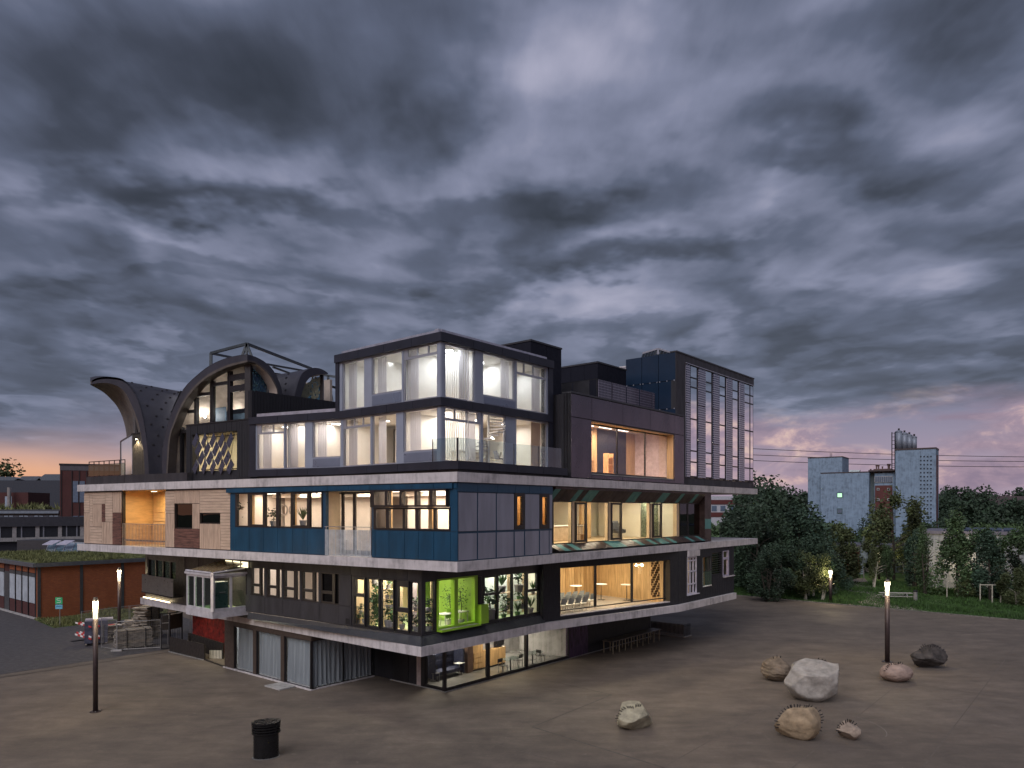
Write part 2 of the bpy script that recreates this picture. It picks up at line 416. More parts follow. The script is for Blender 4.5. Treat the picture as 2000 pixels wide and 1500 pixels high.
# ================================================================ ground
def sheet(name, poly, z, m, kind='structure'):
    b = MB(); b.face([(x, y, z) for x, y in poly]); o = b.build(name, m); return tag(o, kind=kind)
FARG = mat('field_ground', (.035,.05,.022), .95, var=.3, vs=.2)
sheet('ground', [(-1500,-60),(1500,-60),(1500,2200),(-1500,2200)], -.06, FARG)
# asphalt yard, fine mesh so that it can undulate a little
def yard():
    b = MB(); nx, ny = 90, 70; x0, x1, y0, y1 = -130, 110, -40, 120
    def h(x, y):
        if 15 < y < 75 and abs(x) < 45: k = 1
        else: k = .6
        return 0.0
    L0, L1 = pz(1300,1151), pz(2100,1222)               # far edge of the yard on the right: grass begins
    b.face([(x0,y0,0),(x1,y0,0),(x1, L1.y+(x1-L1.x)*(L1.y-L0.y)/(L1.x-L0.x), 0),(L0.x, L0.y, 0),(L0.x-14, L0.y+20, 0),(-15,120,0),(x0,120,0)])
    return b
tag(yard().build('asphalt_yard', ASPH), kind='structure')

# ================================================================ plan of the building
Lh, Rh = V((-.767,.641)), V((.641,.767))
CT = V((-2.49,33.1)); TL = V((-30.5,51.0)); TR = CT+Rh*35.8
ZT, ZM, Z3 = 11.72, 7.60, 3.50
TH = .46
BLD = thing('modular_building', 'large stacked modular research building with concrete slabs and lit glazed units', 'building', (0, 0, 0))
def part(m, name, mt, parent=BLD, **kw): return m.build(name, mt, parent, **kw)
def xy(v): return (v.x, v.y)
def slab(poly, ztop, name='concrete_slab', th=TH, mt=CONC):
    b = MB(); b.prism(poly, ztop-th, ztop); return part(b, name, mt)
slabT = [xy(TL), xy(CT), xy(TR), xy(TR+Lh*20), xy(TL+Rh*20)]
slab(slabT, ZT); slab(slabT, ZM)
# lowest slab: edges found from the photograph's corners
K0 = V((-4.29,34.3)); K1 = V((1.91,41.67)); K2 = V((11.49,49.5)); K3 = V((17.5,56.7)); K9 = V((-27.4,53.6))
slab([xy(K9), xy(K0), xy(K1), xy(K2), xy(K3), xy(K3+Lh*18), xy(K9+Rh*14)], Z3)
# recessed dark core closing every storey behind the rooms
for z0, z1 in ((0, Z3-TH), (Z3, ZM-TH), (ZM, ZT-TH)):
    b = MB(); b.prism([(-13,55),(-2.5,48.5),(7,58.5),(-3,67)], z0+.005, z1-.005); part(b, 'core_wall', CONC2)

def qz(sx, ox, oy):
    return lambda x, y=0: (ox+x/sx, oy+y/sx)
def fbox(fac, name, mt, s0, s1, z0, z1, o0, o1, parent=BLD):
    return part(fac.box(MB(), s0, s1, z0, z1, o0, o1), name, mt, parent)

def window(fac, s0, s1, z0, z1, fm, gm=GLASS, vs=(), hs=(), fw=.06, off=-.10, dep=.08, parent=BLD, name='window', panes=None, fwo=None, pn='pane'):
    """a framed window; vs and hs are mullion positions (s and z); each pane is a sub-part"""
    fwo = fwo or fw
    if panes is None:
        xs = [s0+fwo]+[x for x in sorted(vs)]+[s1-fwo]; zs = [z0+fwo]+[z for z in sorted(hs)]+[z1-fwo]
        panes = []
        for i in range(len(xs)-1):
            for j in range(len(zs)-1):
                a = xs[i]+(fw/2 if i else 0); b_ = xs[i+1]-(fw/2 if i < len(xs)-2 else 0)
                c = zs[j]+(fw/2 if j else 0); d = zs[j+1]-(fw/2 if j < len(zs)-2 else 0)
                panes.append((a, b_, c, d))
    f = part(fac.holed(MB(), s0, s1, z0, z1, panes, off-dep, off), name, fm, parent)
    for a, b_, c, d in panes:
        fac.box(MB(), a-.004, b_+.004, c-.004, d+.004, off-dep*.6-.012, off-dep*.6).build(pn, gm, f)
    return f
def room(poly, z0, z1, wm, fm, cm, skip=(), name='interior', back=None):
    """floor, ceiling and the walls of a room; skip lists the edges that are facade"""
    n = len(poly); c = V((sum(p[0] for p in poly)/n, sum(p[1] for p in poly)/n))
    b = MB(); b.prism(poly, z0-.04, z0); part(b, 'interior_floor', fm)
    b = MB(); b.prism(poly, z1, z1+.06); part(b, 'interior_ceiling', cm)
    for i in range(n):
        if i in skip: continue
        a, d = V(poly[i]), V(poly[(i+1) % n]); t = (d-a).normalized(); nn = V((t.y, -t.x))
        if nn.dot(c-a) > 0: nn = -nn
        b = MB(); q = [a, d, d+nn*.1, a+nn*.1]
        m_ = wm[i] if isinstance(wm, dict) and i in wm else (wm.get(-1) if isinstance(wm, dict) else wm)
        b.prism([xy(p) for p in q], z0, z1); part(b, 'interior_wall', m_)
INT = .40
def ceil_lamp(x, y, z, power, size=(1.4,.25), col=(1,.88,.72), rz=0., label=None, drop=.0, area=None, group='interior ceiling lamps'):
    """a slim ceiling lamp that really lights its room"""
    gm = MATS.get('lamp_%.2f' % col[2]) or glow('lamp_%.2f' % col[2], col, 5.0)
    t = thing('ceiling_lamp', label or 'slim glowing lamp under the ceiling of a lit room', 'lamp', (x, y, z-drop), rz, group)
    a, b_ = size
    MB().box(-a/2, a/2, -b_/2, b_/2, -.03, -.002).build('housing', UFRAME, t)
    MB().box(-a/2+.02, a/2-.02, -b_/2+.02, b_/2-.02, -.045, -.031).build('diffuser', gm, t)
    l = bpy.data.lights.new('lamp_light', 'AREA'); l.energy = power*INT; l.color = col; l.shape = 'RECTANGLE'
    l.size, l.size_y = area or (a, b_)
    o = bpy.data.objects.new('lamp_light', l); COL.objects.link(o); o.parent = t; o.location = (0, 0, -.06)
    l.spread = math.radians(170)
    return t
def fill_orb(x, y, z, power, col, label):  # added point-light globes, put in to brighten the vault soffit
    t = thing('orb_lamp', label, 'lamp', (x, y, z), 0, 'orb lamps in the vaulted unit'); MB().tube([(0,0,-.09),(0,0,-.03),(0,0,.03),(0,0,.09)], [.04,.09,.09,.04], 12).build('globe', glow('lamp_orb', col, 8), t)
    l = bpy.data.lights.new('orb_light', 'POINT'); l.energy = power; l.color = col; l.shadow_soft_size = .12; o = bpy.data.objects.new('orb_light', l); COL.objects.link(o); o.parent = t; o.location = (0,-.15,.12)
def quadpoly(fac, s0, s1, o_front, depth):
    return [fac.xy(s0, o_front), fac.xy(s1, o_front), fac.xy(s1, o_front-depth), fac.xy(s0, o_front-depth)]
def curtain(fac, s0, s1, z0, z1, off, label, mt=FABRIC, fold=.13, amp=.045, group='curtains behind the glazing'):
    b = MB(); n = max(6, int((s1-s0)/fold*4)); ph = random.random()*6
    for k in range(2):
        pass
    rows = 5
    pts = []
    for j in range(rows+1):
        z = z0+(z1-z0)*j/rows
        row = []
        for i in range(n+1):
            s = s0+(s1-s0)*i/n
            a = amp*math.sin(2*PI*(s-s0)/fold+ph+.6*math.sin(s*5+j*.4))*(1.25-.5*j/rows)
            row.append(fac.P(s, z, off+a))
        pts.append(row)
    for j in range(rows):
        for i in range(n):
            b.face([pts[j][i], pts[j][i+1], pts[j+1][i+1], pts[j+1][i]])
    o = b.build('curtain', mt, smooth=False)
    md = o.modifiers.new('thick', 'SOLIDIFY'); md.thickness = .006
    return tag(o, label, 'curtain', group)
def panels(fac, ss, z0, z1, mt, name='cladding_panel', gap=.02, o0=-.04, o1=0., parent=BLD):
    for a, b_ in zip(ss, ss[1:]):
        fbox(fac, name, mt, a+gap/2, b_-gap/2, z0+gap/2, z1-gap/2, o0, o1+random.uniform(-.003,.003), parent)

# ================================================================ upper storey: glazed apartment block (left corner)
U0 = V((-3.3,33.8)); U1 = V((-9.15,38.7)); U2 = V((-14.83,41.3)); UE = U0+Rh*8.45
FL = Fac(U1, U0); FR = Fac(U0, UE); FW = Fac(U2, U1)
zb, zm0, zm1, zr0, zr1 = 12.24, 14.82, 15.22, 17.82, 18.22
a2 = qz(3.846,480,630); a3 = qz(3.846,840,630)
def sw(fac, q, x): return fac.S(q(x)[0])
def zw(fac, q, x, y): return fac.Z(*q(x, y))
# left face windows, upper and lower rows
def umar_left():
    s = lambda x: FL.S(a2(x)[0]); e = FL.len
    s_l = FL.S(656)
    # upper
    A = (s(722), s(885)); Bw = (s(942), s(1168)); C_ = (s(1180), s(1433))
    zsill = zw(FL, a2, 942, 545)
    holes = [(A[0],A[1],zm1+.03,zr0-.02), (Bw[0],Bw[1],zsill,zr0-.02), (C_[0],C_[1],zm1+.03,zr0-.02)]
    part(FL.holed(MB(), s_l+.28, e, zm1, zr0, holes, -.22, -.03), 'post_frame', UPOST)
    window(FL, *holes[0], UFRAME, off=-.08)
    window(FL, *holes[1], UFRAME, off=-.08)
    fbox(FL, 'spandrel_panel', UPAN, Bw[0]+.05, Bw[1]-.03, zm1+.06, zsill-.06, -.04, -.012)
    zt = zw(FL, a2, 1183, 275)
    h = holes[2]; v1, v2 = s(1280), s(1363)
    f1 = window(FL, h[0], h[1], h[2], h[3], UFRAME, off=-.06, panes=[(h[0]+.06,h[1]-.04,h[2]+.06,zt-.05), (s(1210),v1-.03,zt+.07,h[3]-.05), (v1+.03,v2-.03,zt+.07,h[3]-.05), (v2+.03,h[1]-.04,zt+.07,h[3]-.05)])
    # lower
    z0, z1 = zb+.02, zm0-.02
    A = (s(725), s(932)); Bw = (s(943), s(1126)); C_ = (s(1180), s(1433))
    zs2 = zw(FL, a2, 1180, 975)
    holes = [(A[0],A[1],z0,z1), (Bw[0],Bw[1],z0,z1), (C_[0],C_[1],zs2,z1)]
    part(FL.holed(MB(), 0, e, zb, zm0, holes, -.22, -.03), 'post_frame', UPOST)
    zt = zw(FL, a2, 725, 793); v1, v2 = s(808), s(872)
    h = holes[0]
    window(FL, *h, UFRAME, off=-.06, panes=[(h[0]+.05,h[1]-.04,h[2]+.06,zt-.05), (s(745),v1-.03,zt+.06,h[3]-.05), (v1+.03,v2-.03,zt+.06,h[3]-.05), (v2+.03,h[1]-.04,zt+.06,h[3]-.05)])
    window(FL, *holes[1], UFRAME, off=-.08); window(FL, *holes[2], UFRAME, off=-.08)
    fbox(FL, 'spandrel_panel', UPAN, C_[0]+.05, C_[1]-.03, zb+.06, zs2-.06, -.04, -.012)
    # curtains
    s0 = s
    curtain(FL, s0(725), s0(785), zm1+.05, zr0-.05, -.45, 'white curtain at the far left window of the top storey')
    curtain(FL, s0(945), s0(1003), zm1+.05, zr0-.05, -.45, 'white curtain at the left of the top storey middle window')
    curtain(FL, s0(1185), s0(1250), zm1+.05, zr0-.05, -.45, 'white curtain in the top storey left face beside the corner')
    curtain(FL, s0(728), s0(790), zb+.05, zm0-.05, -.45, 'white curtain beside the yellow cone of light, lower apartment storey')
    curtain(FL, s0(945), s0(1000), zb+.05, zm0-.05, -.45, 'white curtain beside the blue door, lower apartment storey')
    curtain(FL, s0(1185), s0(1262), zb+.05, zm0-.05, -.45, 'white curtain in the lower storey left face beside the corner')
umar_left()
def umar_right():
    s = lambda x: FR.S(a3(x)[0])
    e = s(888)
    zs = zw(FR, a3, 403, 545)
    holes = [(s(118),s(342),zm1+.03,zr0-.02), (s(402),s(643),zs,zr0-.02), (s(655),s(880),zm1+.03,zr0-.02)]
    part(FR.holed(MB(), 0, e, zm1, zr0, holes, -.22, -.03), 'post_frame', UPOST)
    window(FR, *holes[0], UFRAME, off=-.08); window(FR, *holes[1], UFRAME, off=-.08)
    fbox(FR, 'spandrel_panel', UPAN, holes[1][0]+.04, holes[1][1]-.04, zm1+.06, zs-.06, -.04, -.012)
    h = holes[2]; zt = zw(FR, a3, 655, 375); v1, v2 = s(714), s(782)
    window(FR, *h, UFRAME, off=-.06, panes=[(h[0]+.05,h[1]-.06,h[2]+.06,zt-.05), (h[0]+.05,v1-.03,zt+.06,h[3]-.05), (v1+.03,v2-.03,zt+.06,h[3]-.05), (v2+.03,h[1]-.06,zt+.06,h[3]-.05)])
    holes = [(s(116),s(392),zb+.02,zm0-.02), (s(402),s(572),zb+.02,zm0-.02), (s(652),s(886),zb+.02,zm0-.02)]
    part(FR.holed(MB(), 0, e, zb, zm0, holes, -.22, -.03), 'post_frame', UPOST)
    h = holes[0]; zt = zw(FR, a3, 116, 722); v1, v2 = s(195), s(284)
    window(FR, *h, UFRAME, off=-.06, panes=[(h[0]+.05,h[1]-.06,h[2]+.06,zt-.05), (h[0]+.05,v1-.03,zt+.06,h[3]-.05), (v1+.03,v2-.03,zt+.06,h[3]-.05), (v2+.03,s(363),zt+.06,h[3]-.05)])
    window(FR, *holes[1], UFRAME, off=-.08); window(FR, *holes[2], UFRAME, off=-.08)
    curtain(FR, s(265), s(338), zm1+.05, zr0-.05, -.45, 'white curtain in the top storey right face beside the corner')
    curtain(FR, s(580), s(638), zm1+.05, zr0-.05, -.45, 'white curtain at the right of the top storey middle bedroom window, right face')
    curtain(FR, s(810), s(872), zm1+.05, zr0-.05, -.45, 'white curtain at the far right window of the top storey')
    curtain(FR, s(312), s(388), zb+.05, zm0-.05, -.45, 'white curtain behind the dining table, lower apartment storey')
    curtain(FR, s(805), s(876), zb+.05, zm0-.05, -.45, 'beige curtain at the far right of the lower apartment storey', cloth('beige_curtain', (.60,.50,.40)))
    return e
eR = umar_right()
def umar_wing():
    s = lambda x: FW.S(a2(x)[0])
    z0, z1 = zb+.02, zm0-.02; zs = zw(FW, a2, 500, 1018)
    holes = [(s(80),s(283),z0,z1), (s(290),s(443),z0,z1), (s(498),s(710),zs,z1)]
    part(FW.holed(MB(), s(72), FW.len, zb, zm0, holes, -.22, -.03), 'post_frame', UPOST)
    h = holes[0]; zt = zw(FW, a2, 92, 835); v1 = s(200)
    window(FW, *h, UFRAME, off=-.06, panes=[(h[0]+.06,h[1]-.04,h[2]+.05,zt-.04), (s(112),v1-.03,zt+.06,h[3]-.05), (v1+.03,h[1]-.04,zt+.06,h[3]-.05)])
    window(FW, *holes[1], UFRAME, off=-.08); window(FW, *holes[2], UFRAME, off=-.08)
    fbox(FW, 'spandrel_panel', UPAN, holes[2][0]+.04, holes[2][1]-.04, zb+.06, zs-.05, -.04, -.012)
    curtain(FW, s(95), s(155), zb+.05, zm0-.05, -.4, 'white curtain at the far left window of the low apartment wing')
    curtain(FW, s(292), s(352), zb+.05, zm0-.05, -.4, 'white curtain in the second window of the low apartment wing')
    curtain(FW, s(503), s(572), zb+.05, zm0-.05, -.4, 'white curtain in the third window of the low apartment wing')
    # dark end cheek
    fbox(FW, 'end_cheek', UBAND, s(30), s(72), zb+.001, zm0-.001, -.3, .02)
umar_wing()
# bands (each one storey edge of folded metal panels)
def band(z0, z1, pts, o=.12, mt=UBAND, name='fascia_panel', every=2.2, inn=.4):
    """runs of fascia panels along a list of facades [(fac, s0, s1)]"""
    for fac, s0, s1 in pts:
        n = max(1, round((s1-s0)/every))
        for i in range(n):
            a, b_ = s0+(s1-s0)*i/n, s0+(s1-s0)*(i+1)/n
            fbox(fac, name, mt, a+(.012 if i else 0), b_-(.012 if i < n-1 else 0), z0, z1, -inn, o)
sL656 = FL.S(656)
band(zr0, zr1+.02, [(FL, sL656, FL.len+.12), (FR, -.118, FR.S(1079))], .12)
band(zm0+.001, zm1-.001, [(FW, FW.S(488), FW.len), (FL, .02, FL.len+.10), (FR, -.098, FR.S(1077))], .10)
# zinc parapets
for fac, s0, s1, z, o in ((FL, FL.S(664), FL.len-.06, zr1, -.10), (FR, -.06, FR.S(1071), zr1, -.10), (FW, FW.S(499), FW.len, zm1, -.10)):
    fbox(fac, 'roof_edge', GUTTER, s0, s1, z+.021, z+.20, o-.25, o)
# left cheek of upper storey and its right dark end
fbox(FL, 'end_cheek', UBAND, sL656, sL656+.28, zm1, zr0-.001, -3, .04)
fbox(FR, 'end_cheek', UBAND, eR, FR.S(1079), zb, zr0-.001, -.5, .05)
# plinth band with terrace
CB = V((-2.49,33.25)); TE = CB+Rh*8.6
FP = Fac(U0+Lh*.6+V((-.1,-.1)), CB); FQ = Fac(CB, TE)
b = MB(); b.prism([xy(U0+Lh*.6+V((-.1,-.12))), xy(CB), xy(TE), xy(TE+Lh*1.4), xy(U0+Rh*.5)], 11.86, zb-.003); part(b, 'terrace_deck', UBAND)
band(11.86, zb, [(FW, FW.S(487), FW.len), (FL, .02, FL.len-.6)], .10)
band(11.86, zb+.004, [(FQ, .0, FQ.len)], .03, inn=.1)
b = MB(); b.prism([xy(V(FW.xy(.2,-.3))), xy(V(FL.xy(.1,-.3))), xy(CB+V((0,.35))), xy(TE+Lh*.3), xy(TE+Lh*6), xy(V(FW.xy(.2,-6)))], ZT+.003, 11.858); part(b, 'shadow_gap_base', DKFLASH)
# upper room shells
up_poly = [xy(V(FL.xy(sL656+.3,-.25))), xy(V(FL.xy(FL.len-.02,-.25))), xy(V(FR.xy(eR,-.25))), xy(V(FR.xy(eR,-6))), xy(V(FL.xy(sL656+.3,-6)))]
room(up_poly, zm1, zr0-.02, WHITE, OAKF, CEIL, skip=(0,1))
b = MB(); b.prism([xy(V(FL.xy(sL656+.05,-.3))), xy(V(FL.xy(FL.len,-.3))), xy(V(FR.xy(eR,-.3))), xy(V(FR.xy(eR,-7))), xy(V(FL.xy(sL656+.05,-7)))], zr0+.06, zr1-.03); part(b, 'roof_deck', DKFLASH)
fw_in = V(FW.xy(FW.S(500),-.25)); lo_poly = [xy(fw_in), xy(V(FW.xy(FW.len,-.25))), xy(V(FL.xy(FL.len-.02,-.25))), xy(V(FR.xy(eR,-.25))), xy(V(FR.xy(eR,-6))), xy(V(FL.xy(1.0,-6.2))), xy(V(FW.xy(FW.S(500),-5)))]
room(lo_poly, zb, zm0-.03, WHITE, OAKF, CEIL, skip=(0,1,2))
b = MB(); b.prism([xy(V(FW.xy(FW.S(490),-.3))), xy(V(FW.xy(FW.len,-.3))), xy(V(FL.xy(2,-.4))), xy(V(FL.xy(2,-5))), xy(V(FW.xy(FW.S(490),-5)))], zm0+.05, zm1-.02); part(b, 'roof_deck', DKFLASH)
# partitions so that each window shows a wall behind it
def partition(fac, s, o0, o1, z0, z1, mt, th=.12): fbox(fac, 'partition_wall', mt, s, s+th, z0, z1, o0, o1)
for x in (900, 1175): partition(FL, FL.S(a2(x)[0]), -5.9, -.3, zm1, zr0-.02, WHITE)
fbox(FL, 'partition_wall', WHITE, .5, FL.S(a2(900)[0]), zm1, zr0-.02, -3.3, -3.2)
fbox(FL, 'partition_wall', WHITE, FL.S(a2(900)[0])+.13, FL.S(a2(1175)[0])-.01, zm1, zr0-.02, -3.9, -3.8)
for x in (370, 650): partition(FR, FR.S(a3(x)[0]), -5.9, -.3, zm1, zr0-.02, WHITE)
fbox(FR, 'partition_wall', WHITE, FR.S(a3(371)[0])+.15, FR.S(a3(649)[0]), zm1, zr0-.02, -3.3, -3.2)
for x in (288, 480, 712): partition(FW, FW.S(a2(x)[0]), -4.8, -.3, zb, zm0-.03, WHITE)
fbox(FW, 'partition_wall', PINKW, FW.S(500)+.1, FW.len-.1, zb, zm0-.03, -2.9, -2.8)
for x in (1150,): partition(FL, FL.S(a2(x)[0]), -5.9, -.3, zb, zm0-.03, WHITE)
fbox(FL, 'partition_wall', WHITE, .4, FL.S(a2(1150)[0])-.01, zb, zm0-.03, -3.6, -3.5)
# blue door in the lower room and slat screen at the corner, both storeys
fbox(FL, 'interior_door', mat('steel_blue_door', (.10,.16,.24), .5), FL.S(a2(1035)[0]), FL.S(a2(1100)[0]), zb+.01, zb+2.1, -3.49, -3.43)
for z0, z1 in ((zm1+.02, zr0-.03), (zb+.02, zm0-.04)):
    for i in range(13):
        s = FL.S(a2(1255)[0])+.155*i
        fbox(FL, 'screen_slat', WHITE, s, s+.035, z0, z1, -1.9, -1.86)
    if z0 > 14: fbox(FL, 'partition_wall', mat('dusk_blue_wall', (.25,.27,.36), .7), FL.S(a2(1290)[0]), FL.len-.4, z0, z0+1.5, -2.9, -2.8)
# spiral stair in the corner of the lower storey
st = thing('spiral_stair', 'white spiral stair with open treads in the glazed corner room', 'stair', (-1.2, 37.0, zb))
for i in range(14):
    a = i*.42+2.2; c, s_ = math.cos(a), math.sin(a); z = .18*(i+1)
    b = MB(); r = .85; w = .22
    b.hexa([(c*.06-s_*.03, s_*.06+c*.03, z), (c*.06+s_*.03, s_*.06-c*.03, z), (c*r+s_*w, s_*r-c*w, z), (c*r-s_*w, s_*r+c*w, z)]+[(c*.06-s_*.03, s_*.06+c*.03, z+.05), (c*.06+s_*.03, s_*.06-c*.03, z+.05), (c*r+s_*w, s_*r-c*w, z+.05), (c*r-s_*w, s_*r+c*w, z+.05)])
    b.build('tread', WHITE, st)
MB().tube([(0,0,0),(0,0,2.55)], .06).build('newel', WHITE, st)
# lamps
for k_, (fac, s, o, z, pw) in enumerate(((FL,1.6,-1.6,zr0,75),(FL,4.0,-1.9,zr0,85),(FL,6.6,-1.5,zr0,80),(FR,2.2,-1.6,zr0,60),(FR,4.6,-1.8,zr0,95),(FR,7.1,-1.8,zr0,85))):
    x, y = fac.xy(s, o); ceil_lamp(x, y, z-.02, pw*.58, (.5,.5), (.93,.96,1), label='small square ceiling lamp of the top apartment storey, %s from the left' % ORD[k_], area=(1.2,1.2))
for k_, (fac, s, o, z, pw) in enumerate(((FW,1.3,-1.5,zm0,62),(FW,3.1,-1.4,zm0,55),(FW,4.9,-1.4,zm0,72),(FL,1.5,-1.8,zm0,80),(FL,3.3,-1.6,zm0,50),(FL,6.4,-1.6,zm0,70),(FR,2.4,-2.0,zm0,80),(FR,4.7,-2.2,zm0,80),(FR,7.0,-2.0,zm0,85))):
    x, y = fac.xy(s, o); ceil_lamp(x, y, z-.03, pw*.8, (.5,.5), (1,.89,.80), label='small square ceiling lamp of the lower apartment storey, %s from the left' % ORD[k_], area=(1.2,1.2))
# glass balustrade of the terrace
def balustrade(fac, s0, s1, z0, z1, n, mt=GLASSBAL, off=0.):
    w = (s1-s0)/n
    for i in range(n):
        g = fbox(fac, 'glass_balustrade', mt, s0+w*i+.03, s0+w*(i+1)-.03, z0, z1, off-.02, off)
    for i in range(n+1):
        fbox(fac, 'balustrade_post', DKRAIL, s0+w*i-.02, s0+w*i+.02, z0-.02, z1-.01, off-.05, off-.021)
balustrade(FQ, .05, FQ.S(1097), zb+.02, zb+1.06, 4)
balustrade(FP, .15, FP.len-.05, zb+.02, zb+1.06, 1)

# ================================================================ level two: timber unit, blue office, grey corner, copper tile unit
F2 = Fac(TL+V((.05,.2)), CT+V((0,.12))); F2R = Fac(CT+V((0,.12)), TR)
z20, z21 = ZM+.004, ZT-TH-.004
w5 = qz(6.667,160,950)
def timber():
    off = -.02
    S_ = lambda x: F2.S(w5(x)[0]); Zp = lambda x, y: F2.Z(*w5(x, y))
    T_, B_ = 'T', 'B'
    fields = [(24,95,T_,342,'h',0),(24,95,346,B_,'v',0),(97,135,T_,525,'h',0),(137,297,T_,228,'h',0),(137,254,232,525,'v',0),(257,298,230,462,'h',1),
      (300,395,T_,461,'h',0),(257,395,465,B_,'v',0),(97,254,530,B_,'h',0),(398,508,T_,340,'v',0),(398,512,343,B_,'h',1),
      (1080,1196,T_,350,'h',0),(1080,1198,353,B_,'v',0),(1199,1525,T_,220,'v',0),(1433,1525,226,550,'v',0),(1200,1528,553,B_,'h',1),
      (1528,1925,T_,345,'h',0),(1530,1795,488,B_,'v',0),(1798,1925,350,B_,'h',0)]
    for x0, x1, yt, yb, o, dk in fields:
        a, b_ = S_(x0), S_(x1); xm = (x0+x1)/2
        z1 = z21-.10 if yt == T_ else Zp(xm, yt); z0 = z20+.05 if yb == B_ else Zp(xm, yb)
        if o == 'h':
            n = max(1, round((z1-z0)/(.175)))
            for i in range(n):
                c = z0+(z1-z0)*i/n
                fbox(F2, 'plank', DKLARCH if dk else LARCH, a, b_, c+.008, c+(z1-z0)/n-.006, off-.05, off+random.uniform(-.006,.006)+(.02 if dk else 0))
        else:
            n = max(1, round((b_-a)/(.20)))
            for i in range(n):
                c = a+(b_-a)*i/n
                fbox(F2, 'plank', LARCHV, c+.008, c+(b_-a)/n-.006, z0, z1, off-.05, off+random.uniform(-.006,.006))
    ls0, ls1 = S_(520), S_(1075)
    holes = [(ls0, ls1, z20, z21), (S_(1200), S_(1430), Zp(1315,548), Zp(1315,222)), (S_(1528), S_(1795), Zp(1660,485), Zp(1660,348))]
    part(F2.holed(MB(), S_(20), S_(1928), z20, z21, holes, -.25, off-.055), 'unit_wall', WFRAME)
    for h in holes[1:]: window(F2, *h, WFRAME, GLASSD, off=-.12, dep=.05, fw=.05)
    # loggia
    room([F2.xy(ls0,-.26), F2.xy(ls1,-.26), F2.xy(ls1,-2.2), F2.xy(ls0,-2.2)], z20+.02, z21-.03, HONEY, OAKF, HONEY, skip=(0,))
    ym = [(522,712,T_,338),(720,1072,T_,338),(522,876,345,462),(884,1072,345,560),(522,876,468,B_)]
    zh = lambda y: z20+.1+(z21-z20-.15)*(760-y)/700
    sA, sB = ls0+.12, ls1-.12
    sx = lambda x: sA+(sB-sA)*(x-520)/555
    for x0, x1, yt, yb in ym:
        z1 = z21-.08 if yt == T_ else zh(yt); z0 = z20+.05 if yb == B_ else zh(yb)
        if x0 in (720, 522) and yt != T_ or x0 == 720:
            n = max(2, round((z1-z0)/.19))
            for i in range(n): fbox(F2, 'plank', HONEY, sx(x0), sx(x1), z0+(z1-z0)*i/n+.006, z0+(z1-z0)*(i+1)/n-.006, -2.14, -2.08)
        else:
            n = 5
            for i in range(n): fbox(F2, 'plank', HONEY, sx(x0)+(sx(x1)-sx(x0))*i/n+.006, sx(x0)+(sx(x1)-sx(x0))*(i+1)/n-.006, z0, z1, -2.14, -2.08)
    # slatted railing
    zr = Zp(800, 495); zs = Zp(800, 700)
    for i in range(30):
        s = ls0+.03+(ls1-ls0-.06)*i/29
        fbox(F2, 'railing_slat', RAILM, s-.016, s+.016, z20+.02, zr, -.06, -.03)
    fbox(F2, 'railing_rail', RAILM, ls0+.01, ls1-.01, zr, zr+.04, -.08, -.02)
    fbox(F2, 'railing_upstand', mat('grey_upstand', (.12,.12,.14), .6), ls0+.01, ls1-.01, z20+.32, zs, -.16, -.12)
    x, y = F2.xy((ls0+ls1)/2-.2, -.9); ceil_lamp(x, y, z21-.04, 130, (.3,.3), (1,.78,.42), label='warm downlight in the ceiling of the timber loggia')
    # folding bicycle and chair shapes in the loggia
    t = thing('bicycle', 'bicycle leaning in the timber loggia behind the slatted railing', 'bicycle', (*F2.xy(ls1-.8,-1.2), z20+.02), math.atan2(F2.u.y, F2.u.x))
    m_ = mat('pale_bike_frame', (.6,.55,.35), .4, .2)
    for cx_ in (-.5,.5):
        ring = [(cx_+.33*math.cos(a*PI/10), 0, .33+.33*math.sin(a*PI/10)) for a in range(21)]
        w = MB().tube(ring, .018, 6, False).build('wheel', DKMETAL, t)
        b = MB()
        for k in range(8): b.bar((cx_,0,.33), (cx_+.32*math.cos(k*PI/4), 0, .33+.32*math.sin(k*PI/4)), .005)
        b.build('spokes', RAILM, w)
    b = MB()
    for p, q in (((-.5,0,.33),(-.15,0,.78)), ((-.5,0,.33),(-.05,0,.3)), ((-.05,0,.3),(-.18,0,.85)), ((-.05,0,.3),(.35,0,.78)), ((-.15,0,.78),(.35,0,.82)), ((.33,0,.95),(.5,0,.33))): b.tube([p, q], .016, 6)
    b.build('frame', m_, t)
    MB().box(-.30,-.06,-.05,.05,.86,.91).build('saddle', DKMETAL, t); MB().tube([(.32,-.25,.97),(.34,0,.99),(.32,.25,.97)], .014, 6).build('handlebar', DKMETAL, t)
timber()
w6 = qz(4.348,440,930)
